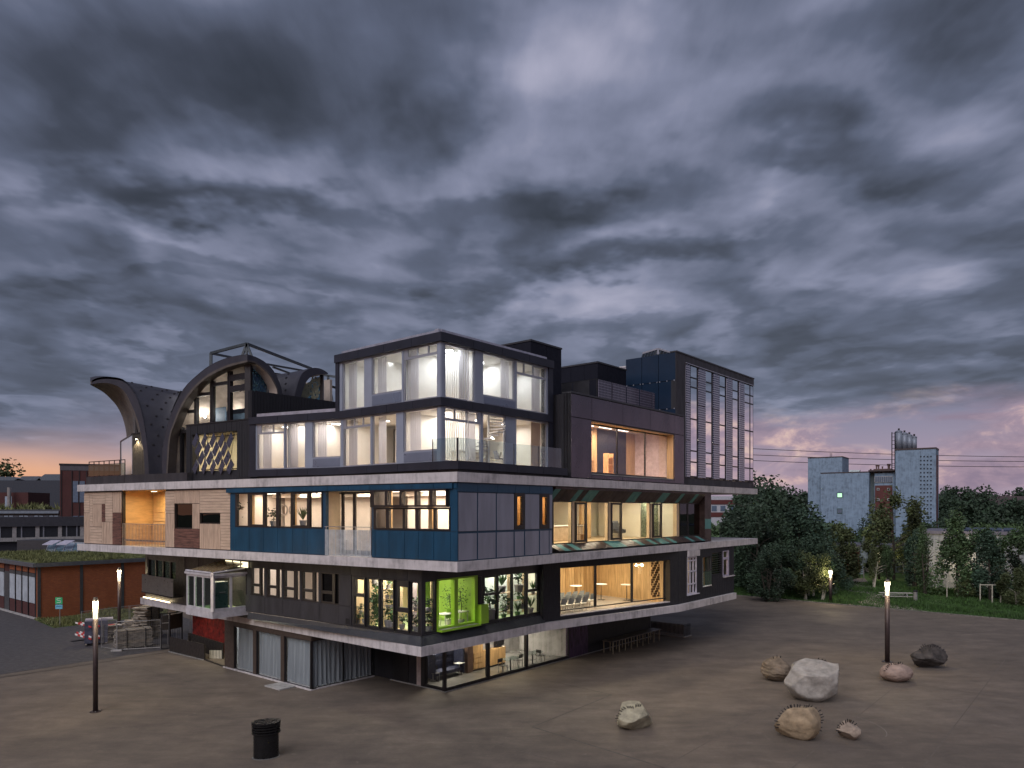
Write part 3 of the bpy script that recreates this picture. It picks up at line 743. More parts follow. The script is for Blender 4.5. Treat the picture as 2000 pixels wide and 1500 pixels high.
def blue_office():
    S_ = lambda x: F2.S(w6(x)[0]); Zp = lambda x, y: F2.Z(*w6(x, y))
    e = F2.len-.03
    s0 = S_(42)
    zt = Zp(100,145); zbw = Zp(100,428); zs = Zp(845,445)
    g1 = (S_(84), S_(443), zbw, zt); g2 = (S_(444), S_(822), zbw, zt)
    dr = (S_(848), S_(1240), z20, zt)
    b1 = (S_(1246), S_(1905), Zp(1246,448), zt+.03)
    part(F2.holed(MB(), s0, e, z20, z21, [(S_(86), S_(820), zbw, zt), dr, (S_(1250), S_(1900), Zp(1250,440), zt)], -.25, -.05), 'unit_wall', BLUEF)
    top, bot = zt-.05, zbw+.06
    o = [(100,190,0),(212,318,1),(340,430,0)]; o2 = [(456,555,0),(577,692,1),(717,815,0)]
    for g, oo in ((g1, o), (g2, o2)):
        pn = [(S_(a), S_(b_), bot+(.08 if k else 0), top-(.06 if k else 0)) for a, b_, k in oo]
        window(F2, *g, WFRAME, off=0.0, dep=.14, panes=pn)
    # bay window, upper row proud of the lower row
    zu0, zu1 = Zp(1262,255), zt
    pu = [(1262,1354),(1376,1478),(1497,1605),(1625,1738),(1758,1870)]
    window(F2, S_(1248), S_(1890), zu0-.05, zu1+.02, WFRAME, off=.16, dep=.30, panes=[(F2.S(w6(a)[0],.16), F2.S(w6(b_)[0],.16), zu0+.05, zu1-.06) for a, b_ in pu])
    zl0, zl1 = Zp(1282,445), Zp(1282,282)
    pl = [(1282,1365),(1393,1508),(1528,1614),(1644,1768),(1788,1900)]
    window(F2, S_(1262), S_(1912), zl0-.03, zu0-.06, WFRAME, off=.02, dep=.16, panes=[(S_(a), S_(b_), zl0+.04, zl1) for a, b_ in pl])
    # blue panels
    zp = zbw-.03
    panels(F2, [S_(x) for x in (42,90,203,325,443,570,697,846)], z20+.03, zp, BLUE)
    zp2 = Zp(1246,452)-.03
    panels(F2, [S_(x) for x in (1242,1272,1390,1522,1640,1770,1912)]+[e], z20+.03, zp2, BLUE)
    fbox(F2, 'blue_panel', BLUE, s0, S_(83), zp+.01, zt, -.045, 0)
    fbox(F2, 'blue_panel', BLUE, S_(1914), e, zp2+.01, zt, -.045, 0)
    ss = [S_(x) for x in (20,175,345,515,700,880,1060,1240,1420,1600,1780,1940)]
    for a, b_ in zip(ss, ss[1:]): fbox(F2, 'blue_fascia', BLUE, a+.01, b_-.01, zt+.03, z21-.05, -.05, .12)
    fbox(F2, 'blue_fascia', BLUE, ss[-1]+.01, e, zt+.03, z21-.05, -.05, .02)
    # recessed balcony doors
    o_ = -1.0
    window(F2, F2.S(w6(870)[0],o_), F2.S(w6(1238)[0],o_), z20+.05, zt-.01, WFRAME, off=o_, dep=.1,
           panes=[(F2.S(w6(a)[0],o_), F2.S(w6(b_)[0],o_), z20+.25, zt-.12) for a, b_ in ((903,985),(1003,1083),(1103,1235))])
    for s in (dr[0]-.06, dr[1]): fbox(F2, 'balcony_cheek', PALEW if s < dr[1] else WFRAME, s, s+.06, z20+.01, zt, -1.1, -.26)
    zr = Zp(848, 447)
    for i in range(38):
        s = dr[0]+.03+(dr[1]-dr[0]-.06)*i/37
        fbox(F2, 'balcony_slat', mat('pale_blue_slat', (.42,.48,.55), .4, .3), s-(.03 if i % 3 else .018), s+.018, z20+.02, zr-.03, .0, .02)
    fbox(F2, 'balcony_handrail', RAILM, dr[0], dr[1], zr+.10, zr+.14, -.02, .04)
    for i in range(4):
        s = dr[0]+.05+(dr[1]-dr[0]-.1)*i/3; fbox(F2, 'balcony_post', RAILM, s-.02, s+.02, z20+.02, zr+.10, -.04, -.005)
    # office room
    rp = [F2.xy(s0+.2,-.27), F2.xy(dr[0]-.1,-.27), F2.xy(dr[0]-.1,-1.12), F2.xy(dr[1]+.06,-1.12), F2.xy(dr[1]+.06,-.27), F2.xy(e-.5,-.27), F2.xy(e-.5,-6.2), F2.xy(s0+.2,-6.2)]
    room(rp, z20+.06, z21-.12, PINKW, GREYF, mat('office_ceiling', (.70,.62,.56), .85), skip=(0,1,2,3,4))
    fbox(F2, 'service_duct', PINKW, s0+.3, e-.6, z21-.55, z21-.35, -3.2, -2.7)
    for i in range(7):
        x, y = F2.xy(s0+1.3+i*2.35, -1.9-.5*(i % 2)); ceil_lamp(x, y, z21-.30, 72, (1.6,.09), (1,.84,.66), math.atan2(F2.u.y, F2.u.x), 'linear pendant lamp of the blue unit office, %s from the left' % ORD[i], area=(1.6,.6))
    for x in (100, 456, 1262, 1625, 1282, 1644):
        sx = S_(x)+.32; fbox(F2, 'timber_post', OAK, sx-.1, sx+.14, z20+.08, z21-.14, -.85, -.6) if x in (100,456,1262,1625) else None
    # letters on the back wall
    cu = bpy.data.curves.new('wall_lettering', 'FONT'); cu.body = 'WILL  DO'; cu.size = .95; cu.extrude = .01
    tmp = bpy.data.objects.new('tmp', cu); COL.objects.link(tmp); bpy.context.view_layer.update()
    me_ = bpy.data.meshes.new_from_object(tmp.evaluated_get(bpy.context.evaluated_depsgraph_get())); bpy.data.objects.remove(tmp); to = link('wall_lettering', me_, BLD)
    to.location = F2.P(F2.S(493,-3.4), F2.Z(493,1006,-3.4), -3.4); to.rotation_euler = (PI/2, 0, math.atan2(F2.u.y, F2.u.x))
    me_.materials.clear(); me_.materials.append(mat('grey_letters', (.30,.27,.25), .6))
    fbox(F2, 'partition_wall', PINKW, S_(95), S_(830), z20+.08, z21-.14, -3.62, -3.46)
    fbox(F2, 'partition_wall', PINKW, S_(1200), e-.6, z20+.08, z21-.14, -3.2, -3.1)
    for k_ in range(2):  # two extra lamps added to brighten the bay
        x, y = F2.xy(S_(1350+330*k_)+.4, -1.5); ceil_lamp(x, y, z21-.16, 110, (1.6,.09), (1,.84,.68), math.atan2(F2.u.y, F2.u.x), '%s ceiling lamp behind the two tier bay window' % ('left','right')[k_], area=(1.6,.8))
    # desks with screens
    for k, (x, lab) in enumerate(((300,'grey monitor on the desk behind the lettered glass'), (375,'blue grey desk screen right of the lettering'), (500,'wide pale desk divider in the third window from the left'), (610,'small dark monitor in the middle office window'), (770,'tall desk screen in the window left of the balcony'))):
        s = S_(x); t = thing('desk', 'office desk under the '+' '.join(lab.split()[:8]), 'desk', (*F2.xy(s,-1.3), z20+.07), math.atan2(F2.u.y, F2.u.x), 'office desks in the blue unit')
        MB().box(-.7,.7,-.35,.35,.70,.74).build('desk_top', WHITE, t)
        for a in (-.65,.62):
            for c in (-.3,.27): MB().box(a,a+.04,c,c+.04,0,.70).build('leg', RAILM, t)
        o = thing('monitor', lab, 'monitor', (*F2.xy(s,-1.2), z20+.82), math.atan2(F2.u.y, F2.u.x), 'screens on the office desks')
        w = .3+.12*(k % 3); MB().box(-w,w,-.02,.02,.12,.55).build('screen', mat('monitor_shell', (.20,.19,.22), .5), o); MB().box(-.1,.1,-.08,.08,0,.02).build('foot', DKMETAL, o); MB().box(-.02,.02,-.02,.02,.02,.14).build('stem', DKMETAL, o)
    return S_
blue_office()
w7 = qz(5,860,930)
def grey_corner():
    f = F2R; S_ = lambda x: f.S(w7(x)[0]); Zp = lambda x, y: f.Z(*w7(x, y))
    e = S_(1098)
    zt, zm, zt2 = Zp(178,155), Zp(178,548), z21-.05
    hw = [(S_(726), S_(824), Zp(740,518), Zp(740,160)), (S_(974), S_(1064), Zp(988,512), Zp(988,168))]
    part(f.holed(MB(), .03, e, z20, z21, hw, -.25, -.045), 'unit_wall', BLUEF)
    for h in hw: window(f, *h, WFRAME, off=.01, dep=.14, fw=.16, fwo=.2)
    for a, b_ in ((178,362),(372,545),(555,722),(830,970)): fbox(f, 'grey_panel', GREYP, S_(a)+.02, S_(b_)-.02, zm+.04, zt-.02, -.04, -.005)
    fbox(f, 'grey_panel', GREYP, S_(1070), S_(1095), zm+.04, zt-.02, -.04, -.005)
    for a, b_ in ((178,360),(372,543),(555,718),(730,820),(832,967),(978,1062),(1070,1095)): fbox(f, 'grey_panel', GREYP, S_(a)+.02, S_(b_)-.02, z20+.06, zm-.07, -.04, -.005)
    # blue corner strip and fascia
    fbox(f, 'blue_panel', BLUE, .03, S_(168), z20+.03, zt, -.04, 0)
    ss = [.02]+[S_(x) for x in (365,560,735,870,975)]+[e]
    for a, b_ in zip(ss, ss[1:]): fbox(f, 'blue_fascia', BLUEF, a+.01, b_-.01, zt+.03, z21-.05, -.04, .01)
    for h in hw:      # small lit closets behind the two slit windows
        room(quadpoly(f, h[0]-.15, h[1]+.5, -.26, 1.4), h[2]-.2, h[3]+.15, HONEY, OAKF, HONEY, skip=(0,))
        x, y = f.xy((h[0]+h[1])/2+.1, -.8); ceil_lamp(x, y, h[3]+.13, 26, (.2,.2), (1,.70,.36), label='warm lamp behind the %s slit window in the grey panelled wall' % ('left' if h is hw[0] else 'right'))
grey_corner()
w8 = qz(4.545,1060,930)
def tile_unit():
    f = Fac(CT+Lh*.35+Rh*.0, TR+Lh*.35)               # set back a little from the slab edge
    S_ = lambda x: f.S(w8(x)[0]); Zp = lambda x, y: f.Z(*w8(x, y))
    s0, s1 = S_(96), S_(1437)
    z1, z0 = Zp(105,222), Zp(105,610)
    o = -.35
    def So(x): return f.S(w8(x)[0], o)
    P_ = [(102,262),(400,585),(708,955),(1064,1190)]
    D_ = [(290,392),(607,702),(978,1058)]
    holes = [(So(100)-.0, So(1214), z0, z1)]
    part(f.holed(MB(), s0, s1, z20, z21, holes+[(So(1214)+.01, So(1432), z0, z1)], o-.2, o-.06), 'unit_wall', WFRAME)
    for a, b_ in P_: window(f, So(a-6), So(b_+4), z0, z1, WFRAME, off=o-.02, dep=.06, fw=.04)
    for a, b_ in ((264,284),(586,606),(957,973),(1191,1213)): fbox(f, 'birch_post', PALEW, So(a), So(b_), z0+.02, z1-.02, o-.30, o-.02)
    for a, b_ in D_: window(f, So(a), So(b_), z0+.03, z1-.03, WFRAME, off=o+.02, dep=.12, fw=.13, fwo=.13, name='glazed_door')
    window(f, So(1218), So(1290), z0, z1, WFRAME, GLASSD, off=o-.02, dep=.06, name='glazed_door'); window(f, So(1292), So(1432), z0, z1, WFRAME, GLASSD, off=o-.02, dep=.06)
    for a, b_ in ((295,385),(612,690),(985,1045),(1222,1288)):       # french balcony bars
        for i in range(8): s = So(a)+(So(b_)-So(a))*i/7; fbox(f, 'french_balcony_bar', DKRAIL, s-.01, s+.01, z0+.05, z0+1.1, o+.06, o+.08)
    # sloping aprons of copper and verdigris tiles, below and above the windows
    zb_, zt_ = z20+.12, z21-.03
    n = 34; teal_lo = {1,3,10,11,12,16,19,21,22,24,29,32}; teal_up = {0,4,6,7,15,16,22,23,27,31}
    for i in range(n):
        a, b_ = s0+(s1-s0)*i/n+.01, s0+(s1-s0)*(i+1)/n-.01; sh = -.22
        def strip(zlo, zhi, olo, ohi, teal, sh):
            p = []
            for th in (0, -.03):
                p += [f.P(a-sh, zlo, olo+th), f.P(b_-sh, zlo, olo+th), f.P(b_, zhi, ohi+th), f.P(a, zhi, ohi+th)]
            q = [p[0], p[1], p[5], p[4], p[3], p[2], p[6], p[7]]
            part(MB().hexa(q), 'tile', TEAL if teal else COPPER)
        strip(zb_, z0-.02, .22, o+.02, i in teal_lo, -.25)
        strip(z1+.02, zt_-.12, o+.02, .12, i in teal_up, .25)
    fbox(f, 'soffit_strip', COPPER, s0, s1, zt_-.11, zt_, -.3, .14)
    # dark end wall with one verdigris square
    g = Fac(xy(V(f.xy(s1,.10))), xy(V(f.xy(s1,.10))+V((1.0,.25)).normalized()*2.2))
    g = Fac(f.xy(s1,.02), f.xy(s1+1.9,.02)); e = g.S(w8(1495)[0])
    zc0, zc1 = g.Z(*w8(1466,468)), g.Z(*w8(1466,378))
    part(g.holed(MB(), .0, e, z20+.02, z21-.02, [(0.02,e-.01,zc0,zc1)], -3, 0), 'end_wall', COPPER)
    fbox(g, 'tile', TEAL, .03, e-.02, zc0+.01, zc1-.01, -.2, .01)
    # room
    room(quadpoly(f, s0+.1, So(1214), o-.21, 5.2), z0-.02, z21-.25, CREAM, OAKF, CEIL, skip=(0,))
    for x in (284, 606, 972): pass
    partition(f, So(1050), o-5, o-1.6, z0, z21-.26, CREAM)
    partition(f, So(270), o-5.2, o-2.4, z0, z21-.26, CREAM)
    fbox(f, 'partition_wall', CREAM, So(108), So(268), z0, z21-.26, o-2.9, o-2.8)
    fbox(f, 'partition_wall', mat('mossy_wall', (.30,.36,.24), .9, var=.5, vs=9), So(1056), So(1210), z0, z21-.26, o-1.75, o-1.65)
    fbox(f, 'wardrobe_panel', OAK, So(720), So(800), z0, z21-.30, o-3.4, o-3.2)
    rz = math.atan2(f.u.y, f.u.x)
    for k_, (x, pw) in enumerate(((190,115),(430,115),(560,85),(820,120),(930,85),(1120,110))):
        px_, py_ = f.xy(So(x), o-1.5); ceil_lamp(px_, py_, z21-.26, pw, (.35,.12), (1,.87,.64), rz, 'ceiling spotlight bar of the copper tiled apartment, %s from the left' % ORD[k_], area=(1,1))
    # furniture
    def put(x, dep): q = f.xy(So(x), o-dep); return (q[0], q[1], z0)
    t = thing('desk', 'desk with thin steel legs at the left window of the tiled apartment', 'desk', put(150,1.3), rz)
    MB().box(-.8,.7,-.35,.35,.70,.74).build('desk_top', mat('grey_desk', (.3,.28,.26), .5), t)
    for a in (-.75,.62): MB().box(a,a+.04,-.3,.3,0,.70).build('leg', DKMETAL, t)
    l = thing('desk_lamp', 'black jointed lamp standing on the desk of the tiled apartment', 'lamp', (*put(185,1.3)[:2], z0+.74), rz)
    MB().tube([(0,0,0),(0,0,.03)], .09).build('base', DKMETAL, l); MB().tube([(0,0,.03),(-.14,0,.45),(.12,0,.75)], .012, 6).build('arm', DKMETAL, l); MB().box(.02,.24,-.04,.04,.72,.76).build('head', DKMETAL, l)
    t = thing('kitchen_counter', 'pale wood kitchen counter in the middle of the tiled apartment', 'counter', put(500,2.6), rz)
    MB().box(-1.5,1.6,-.35,.35,0,.88).build('cabinet', mat('ash_front', (.55,.42,.29), .5), t); MB().box(-1.55,1.65,-.38,.38,.885,.93).build('worktop', WHITE, t)
    t = thing('bench', 'low plain wooden bench before the kitchen counter', 'bench', put(440,1.0), rz)
    MB().box(-.6,.6,-.2,.2,.40,.45).build('seat', OAK, t)
    for a in (-.55,.50): MB().box(a,a+.05,-.18,.18,0,.40).build('leg', OAK, t)
    t = thing('armchair', 'grey reclining armchair on a star foot in the tiled apartment', 'armchair', put(870,1.7), rz-.5)
    gm = mat('grey_leather', (.07,.07,.075), .5)
    MB().box(-.36,.36,-.32,.34,.36,.50).build('seat', gm, t)
    MB().hexa([(-.33,.26,.48),(.33,.26,.48),(.33,.40,.48),(-.33,.40,.48),(-.28,.52,1.15),(.28,.52,1.15),(.28,.62,1.13),(-.28,.62,1.13)]).build('backrest', gm, t)
    for a in (-.42,.34): MB().box(a,a+.08,-.28,.30,.40,.60).build('armrest', gm, t)
    MB().tube([(0,0,.02),(0,0,.36)], .03).build('stem', RAILM, t); b = MB(); [b.bar((0,0,.03),(.32*math.cos(k*1.256),.32*math.sin(k*1.256),.02),.05,.03) for k in range(5)]; b.build('foot', RAILM, t)
    t = thing('side_stool', 'small black wire stool by the mossy wall of the tiled apartment', 'stool', put(1110,1.1), rz)
    MB().box(-.25,.25,-.2,.2,.42,.45).build('seat', DKMETAL, t)
    for a in (-.24,.22):
        for c in (-.19,.17): MB().box(a,a+.02,c,c+.02,0,.42).build('leg', DKMETAL, t)
    # seated person in white and red in the third window
    return f
tile_unit()
# ================================================================ plum metal unit, tall solar unit, roof volumes
z4 = qz(4.545,1060,660); z3q = qz(3.846,840,630)
FT = Fac(CT, TR)                                      # right edge of the upper slab
def plum():
    f = Fac(CT+Lh*.12, TR+Lh*.12); S_ = lambda x: f.S(z4(x)[0]); Zp = lambda x, y: f.Z(*z4(x, y))
    s0, s1 = f.S(1115.5), f.S(1336); zt = f.Z(1115.5,765.2); zb0 = ZT+.05
    wz1 = Zp(437,735); wz0 = Zp(437,1212); w0, w1 = S_(435), S_(1168)
    zj = f.Z(1116,814)
    part(f.holed(MB(), s0, s1, zb0, zt-.06, [(w0,w1,wz0,wz1)], -.5, -.05), 'unit_wall', DKPANEL)
    panels(f, [s0, w0, S_(712), S_(955), S_(1172), s1], wz1+.05, zt-.08, PLUM := PURPLE, 'metal_panel', .03)
    panels(f, [s0, w0], zb0, wz1+.03, PLUM, 'metal_panel', .03)
    panels(f, [w1, s1], zb0, wz1+.03, PLUM, 'metal_panel', .03)
    panels(f, [w0+.01, S_(708), S_(952), w1-.01], zb0, wz0-.03, PLUM, 'metal_panel', .03)
    fbox(f, 'roof_cap', DKFLASH, s0-.02, s1, zt-.055, zt+.04, -.6, .04)
    # reveal lined with timber, glass set back
    o = -.55
    fbox(f, 'timber_reveal', OAK, w1-.04, w1+.0, wz0, wz1, o, -.06)
    sg = lambda x: f.S(z4(x)[0], o)
    window(f, f.S(z4(433)[0]), sg(1128), wz0+.10, wz1-.02, DKMETAL, GLASSP, off=o, dep=.08, vs=[sg(664), sg(911)], fw=.09)
    fbox(f, 'window_sill', CONC2, w0, w1, wz0, wz0+.06, o+.01, -.06)
    fbox(f, 'timber_reveal', OAK, w0+.01, w1-.05, wz1-.05, wz1-.002, o+.01, -.06)
    rp = quadpoly(f, w0-.5, w1+.3, o-.09, 2.6)
    room(rp, wz0+.05, wz1+.25, {-1: mat('plum_room_wall', (.55,.45,.44), .8), 2: OAK}, OAKF, mat('metal_mesh_ceiling', (.55,.52,.50), .5), skip=(0,))
    rz = math.atan2(f.u.y, f.u.x)
    for i in range(4):
        for j in range(2):
            x, y = f.xy(w0+.9+i*2.1, o-.7-j*1.1); ceil_lamp(x, y, wz1+.22, 110, (1.5,.12), (1,.84,.68), rz, 'thin light strip of the plum unit, %s from the left in the %s row' % (ORD[i], ORD[j]), group='light strips of the plum unit')
    t = thing('bar_counter', 'bright timber counter at the left of the plum unit window', 'counter', (*f.xy(w0+1.6,o-1.7), wz0+.06), rz)
    MB().box(-1.5,1.6,-.3,.3,0,.95).build('cabinet', HONEY, t); MB().box(-1.55,1.65,-.33,.33,.955,1.0).build('worktop', HONEY, t)
    t = thing('display_stand', 'slim timber display stand in the middle of the plum unit window', 'stand', (*f.xy((w0+w1)/2-.5,o-1.2), wz0+.06), rz)
    for a in (-.3,.26): MB().box(a,a+.04,-.2,.2,0,1.5).build('post', HONEY, t)
    for z in (.3,.75,1.2): MB().box(-.26,.26,-.2,.2,z,z+.03).build('shelf', HONEY, t)
    # left side wall in ribbed dark metal
    g = Fac(V(f.xy(s0,-.02))+Lh*4, V(f.xy(s0,-.02)))
    sA = g.S(1078); fbox(g, 'side_wall', DKPANEL, max(0,sA-3), g.len, zb0, zt-.06, -.3, 0)
    n = 12
    for i in range(n): s = g.len-2.6*(i+.5)/n; fbox(g, 'wall_rib', DKFLASH, s-.02, s+.02, zb0, zt-.06, .001, .03)
    b = MB(); b.prism([xy(V(f.xy(s0+.1,-.3))), xy(V(f.xy(s1,-.3))), xy(V(f.xy(s1,-6.5))), xy(V(f.xy(s0+.1,-6.5)))], zt-.4, zt-.1); part(b, 'roof_deck', DKFLASH)
    # solar balustrade on the roof
    zr0_, zr1_ = zt+.12, f.Z(1168,740.5,-1.9)
    h = Fac(V(f.xy(0,-1.9)), V(f.xy(10,-1.9)))
    sx = [h.S(z4(x)[0]) for x in (490,617,743,863,975,1083,1184)]
    for a, b_ in zip(sx, sx[1:]):
        fbox(h, 'solar_balustrade', PV2, a+.08, b_-.08, zr0_, zr1_, -.04, 0)
        fbox(h, 'balustrade_post', DKRAIL, a-.03, a+.03, zt-.1, zr1_-.02, -.10, -.045)
    k = Fac(V(h.xy(sx[0],0))+Lh*4.6, V(h.xy(sx[0],0)))
    for i in range(3):
        a = k.len-.6-(i+1)*1.35; fbox(k, 'solar_balustrade', GLASSD if i == 2 else mat('dark_solar_back', (.03,.03,.035), .4), a+.05, a+1.3, zr0_, zr1_, -.04, 0)
    fbox(k, 'balustrade_rail', DKRAIL, 0, k.len, zr1_, zr1_+.05, -.06, 0)
plum()
def tall():
    f = Fac(CT+Lh*.35, TR+Lh*.35); S_ = lambda x: f.S(z4(x)[0]); Zp = lambda x, y: f.Z(*z4(x, y))
    s0, s1 = f.S(1321), f.S(1472.5); zt = f.Z(1321,687); zb0 = ZT+.05
    gz1, gz0 = Zp(1275,222), Zp(1275,1243)
    g0, g1 = S_(1268), S_(1876)
    fbox(f, 'corner_panel', DKPANEL, s0, g0, zb0, zt, -.4, 0)
    for i in range(4): a = g0+(s1-g0)*i/4; b_ = g0+(s1-g0)*(i+1)/4; fbox(f, 'fascia_panel', DKPANEL, a+.01, b_-.01, gz1+.02, zt, -.4, 0); fbox(f, 'fascia_panel', DKPANEL, a+.01, b_-.01, zb0, gz0-.02, -.4, 0)
    fbox(f, 'roof_cap', DKFLASH, s0-.03, s1+.02, zt+.002, zt+.09, -.5, .05)
    fbox(f, 'metal_trim', GUTTER, g0, s1, gz1-.03, gz1+.02, -.02, .05)
    strips = [('p',1273,1308),('g',1320,1375),('p',1385,1445),('g',1452,1505),('p',1515,1568),('g',1577,1625),('p',1633,1682),('g',1692,1737),('p',1745,1790),('g',1798,1843),('g',1850,1874)]
    H_ = gz1-gz0
    # backing frame with one opening per strip
    part(f.holed(MB(), g0, s1, gz0, gz1, [(S_(a), S_(b_), gz0+.03, gz1-.06) for _, a, b_ in strips], -.25, -.06), 'facade_frame', DKMETAL)
    pvcut = [0, .33, .66, 1]; gcut = [0, .105, .19, .475, .76, .86, .99]
    for k, (ty, a, b_) in enumerate(strips):
        a, b_ = S_(a), S_(b_)
        if ty == 'p':
            for c, d in zip(pvcut, pvcut[1:]): fbox(f, 'solar_pane', PV, a+.02, b_-.02, gz0+.04+(H_-.1)*c+.03, gz0+.04+(H_-.1)*d-.03, -.06, .03)
        else:
            zs = [gz0+.04+(H_-.1)*(1-x) for x in gcut]
            for c, d in zip(zs[1:], zs): 
                fbox(f, 'window_pane', GLASSR, a+.03, b_-.03, c+.07, d-.03, -.09, -.07)
                fbox(f, 'transom', DKMETAL, a, b_, c-.03, c+.05, -.12, -.03)
    rp = quadpoly(f, s0+.4, s1-.2, -.26, 5.5)
    room(rp, gz0-.05, gz1+.1, mat('dim_room_wall', (.35,.33,.36), .8), OAKF, CEIL, skip=(0,))
    rz = math.atan2(f.u.y, f.u.x)
    for i in range(5):
        x, y = f.xy(g0+1.0+i*2.2, -1.6); ceil_lamp(x, y, gz0+3.2, 26, (1.1,.08), (1,.86,.66), rz, 'linear pendant behind the solar strip glazing, %s from the left' % ORD[i], group='pendants behind the solar strip glazing')
    # blue black left flank
    g = Fac(V(f.xy(s0,-.05))+Lh*8, V(f.xy(s0,-.05)))
    a = g.S(1222); n = 3
    for i in range(n):
        for j in range(4):
            u0, u1 = a+(g.len-a)*i/n, a+(g.len-a)*(i+1)/n; z0, z1 = zt-1.95*(j+1), zt-1.95*j
            fbox(g, 'solar_cladding', NAVYS, u0+.02, u1-.02, z0+.02, z1-.02, -.1, random.uniform(-.004,.004))
            for q in (.08,.5,.92) if j else (): fbox(g, 'panel_clip', GUTTER, u0+(u1-u0)*q-.03, u0+(u1-u0)*q+.03, z1-.04, z1+.04, .005, .03)
    b = MB(); b.prism([xy(V(g.xy(a,-.11))), xy(V(g.xy(g.len-.4,-.11))), xy(V(f.xy(s1-.05,-.45))), xy(V(f.xy(s1-.05,-6.9))), xy(V(g.xy(a,-12)))], zt-.5, zt-.02); part(b, 'roof_deck', DKFLASH)
    fbox(g, 'flank_core', DKFLASH, a, g.len-.45, ZT+.1, zt-.03, -.4, -.12)
    # end wall of the tall unit, seen edge on
    c0 = V(f.xy(s1,-.3)); e = Fac(c0, c0+Lh*6); fbox(e, 'end_wall', DKPANEL, 0, 6, ZT+.1, zt-.02, 0.01, .2)
    # tilted solar frame on the roof
    t = thing('tilted_solar_rack', 'tilted solar rack peeking over the tall dark unit', 'solar rack', (0,0,0))
    q = [at(1255,690,56), at(1285,681,56), at(1315,690,56)]
    dz = V((0,0,-.1))
    b = MB(); b.bar(q[0], q[1], .12); b.bar(q[1], q[2], .12); b.build('frame', UFRAME, t)
    for s in (0, 1):
        u, v = q[s], q[s+1]
        for k in range(5):
            p0, p1 = u.lerp(v, (k+.1)/5), u.lerp(v, (k+.9)/5); bk = V((0,4,-.9))
            MB().hexa([p0+dz, p1+dz, p1+bk+dz, p0+bk+dz, p0, p1, p1+bk, p0+bk]).build('solar_panel', NAVYS, t)
    MB().bar(at(1285,683,56), at(1285,692,56), .15).build('strut', UFRAME, t)
tall()
def roofbox(px, py, dep, wL, wR, zlow, nL, nR, pxL=None, pxR=None):
    c = V(((px-CX)/F*dep, dep)); z = E+(H-py)*dep/F
    f = Fac(c, c+Rh*12); g = Fac(c+Lh*14, c)
    sr = f.S(pxR); sl = g.S(pxL)
    for fac, s0, s1, n in ((f, 0.0, sr, nR), (g, sl, g.len, nL)):
        for i in range(n): a = s0+(s1-s0)*i/n; b_ = s0+(s1-s0)*(i+1)/n; fbox(fac, 'roof_unit_panel', ROOFM, a+.01, b_-.01, zlow, z-.1, -.08, 0)
    b = MB(); b.prism([xy(c+Rh*.1+Lh*.1), xy(c+Rh*(sr-.01)+Lh*.1), xy(c+Rh*(sr-.01)+Lh*(g.len-sl)), xy(c+Rh*.1+Lh*(g.len-sl))], zlow, z-.12); part(b, 'roof_unit_core', DKFLASH)
    b = MB(); b.prism([xy(c-Rh*.04-Lh*.04), xy(c+Rh*(sr+.04)-Lh*.04), xy(c+Rh*(sr+.04)+Lh*(g.len-sl)), xy(c-Rh*.04+Lh*(g.len-sl))], z-.1, z); part(b, 'roof_unit_cap', DKFLASH)
roofbox(1037, 662.5, 43, 0, 0, ZT+.1, 2, 2, 975, 1096.5)
roofbox(1167.5, 705.5, 48, 0, 0, ZT+.1, 3, 3, 1090, 1223)
for px in (1004,):
    pass

# ================================================================ vaulted shell unit (upper left)
FH = Fac(TL+V((.55,.85)), CT+V((0,1.05)))             # its glazing plane, a metre behind the slab edge
def hp(px, py, off=0.): return FH.P(FH.S(px, off), FH.Z(px, py, off), off)
QP = hp(483, 700); FHR = Fac(xy(QP), xy(QP.xy+Rh*14))
def hr(px, py, off=0.): return FHR.P(FHR.S(px, off), FHR.Z(px, py, off), off)
def resample(pts, n):
    L = [0]
    for a, b in zip(pts, pts[1:]): L.append(L[-1]+(b-a).length)
    out = []
    for i in range(n):
        d = L[-1]*i/(n-1); k = max(j for j in range(len(L)) if L[j] <= d+1e-9); k = min(k, len(pts)-2)
        t = (d-L[k])/max(1e-9, L[k+1]-L[k]); out.append(pts[k].lerp(pts[k+1], t))
    return out
def smoothc(pts, n):
    """Catmull-Rom through the points"""
    out = []
    for i in range(len(pts)-1):
        p0, p1, p2, p3 = pts[max(i-1,0)], pts[i], pts[i+1], pts[min(i+2, len(pts)-1)]
        for k in range(8):
            t = k/8; out.append(.5*((2*p1)+(p2-p0)*t+(2*p0-5*p1+4*p2-p3)*t*t+(3*p1-p0-3*p2+p3)*t**3))
    out.append(pts[-1]); return resample(out, n)
def surf(A, name, mt, parent, smooth=True, flip=False):
    b = MB(); ni, nj = len(A), len(A[0])
    b.v = [tuple(p) for r in A for p in r]
    for i in range(ni-1):
        for j in range(nj-1):
            q = (i*nj+j, (i+1)*nj+j, (i+1)*nj+j+1, i*nj+j+1); b.f.append(q[::-1] if flip else q); b.uv += [(0,0)]*4
    return b.build(name, mt, parent, smooth)
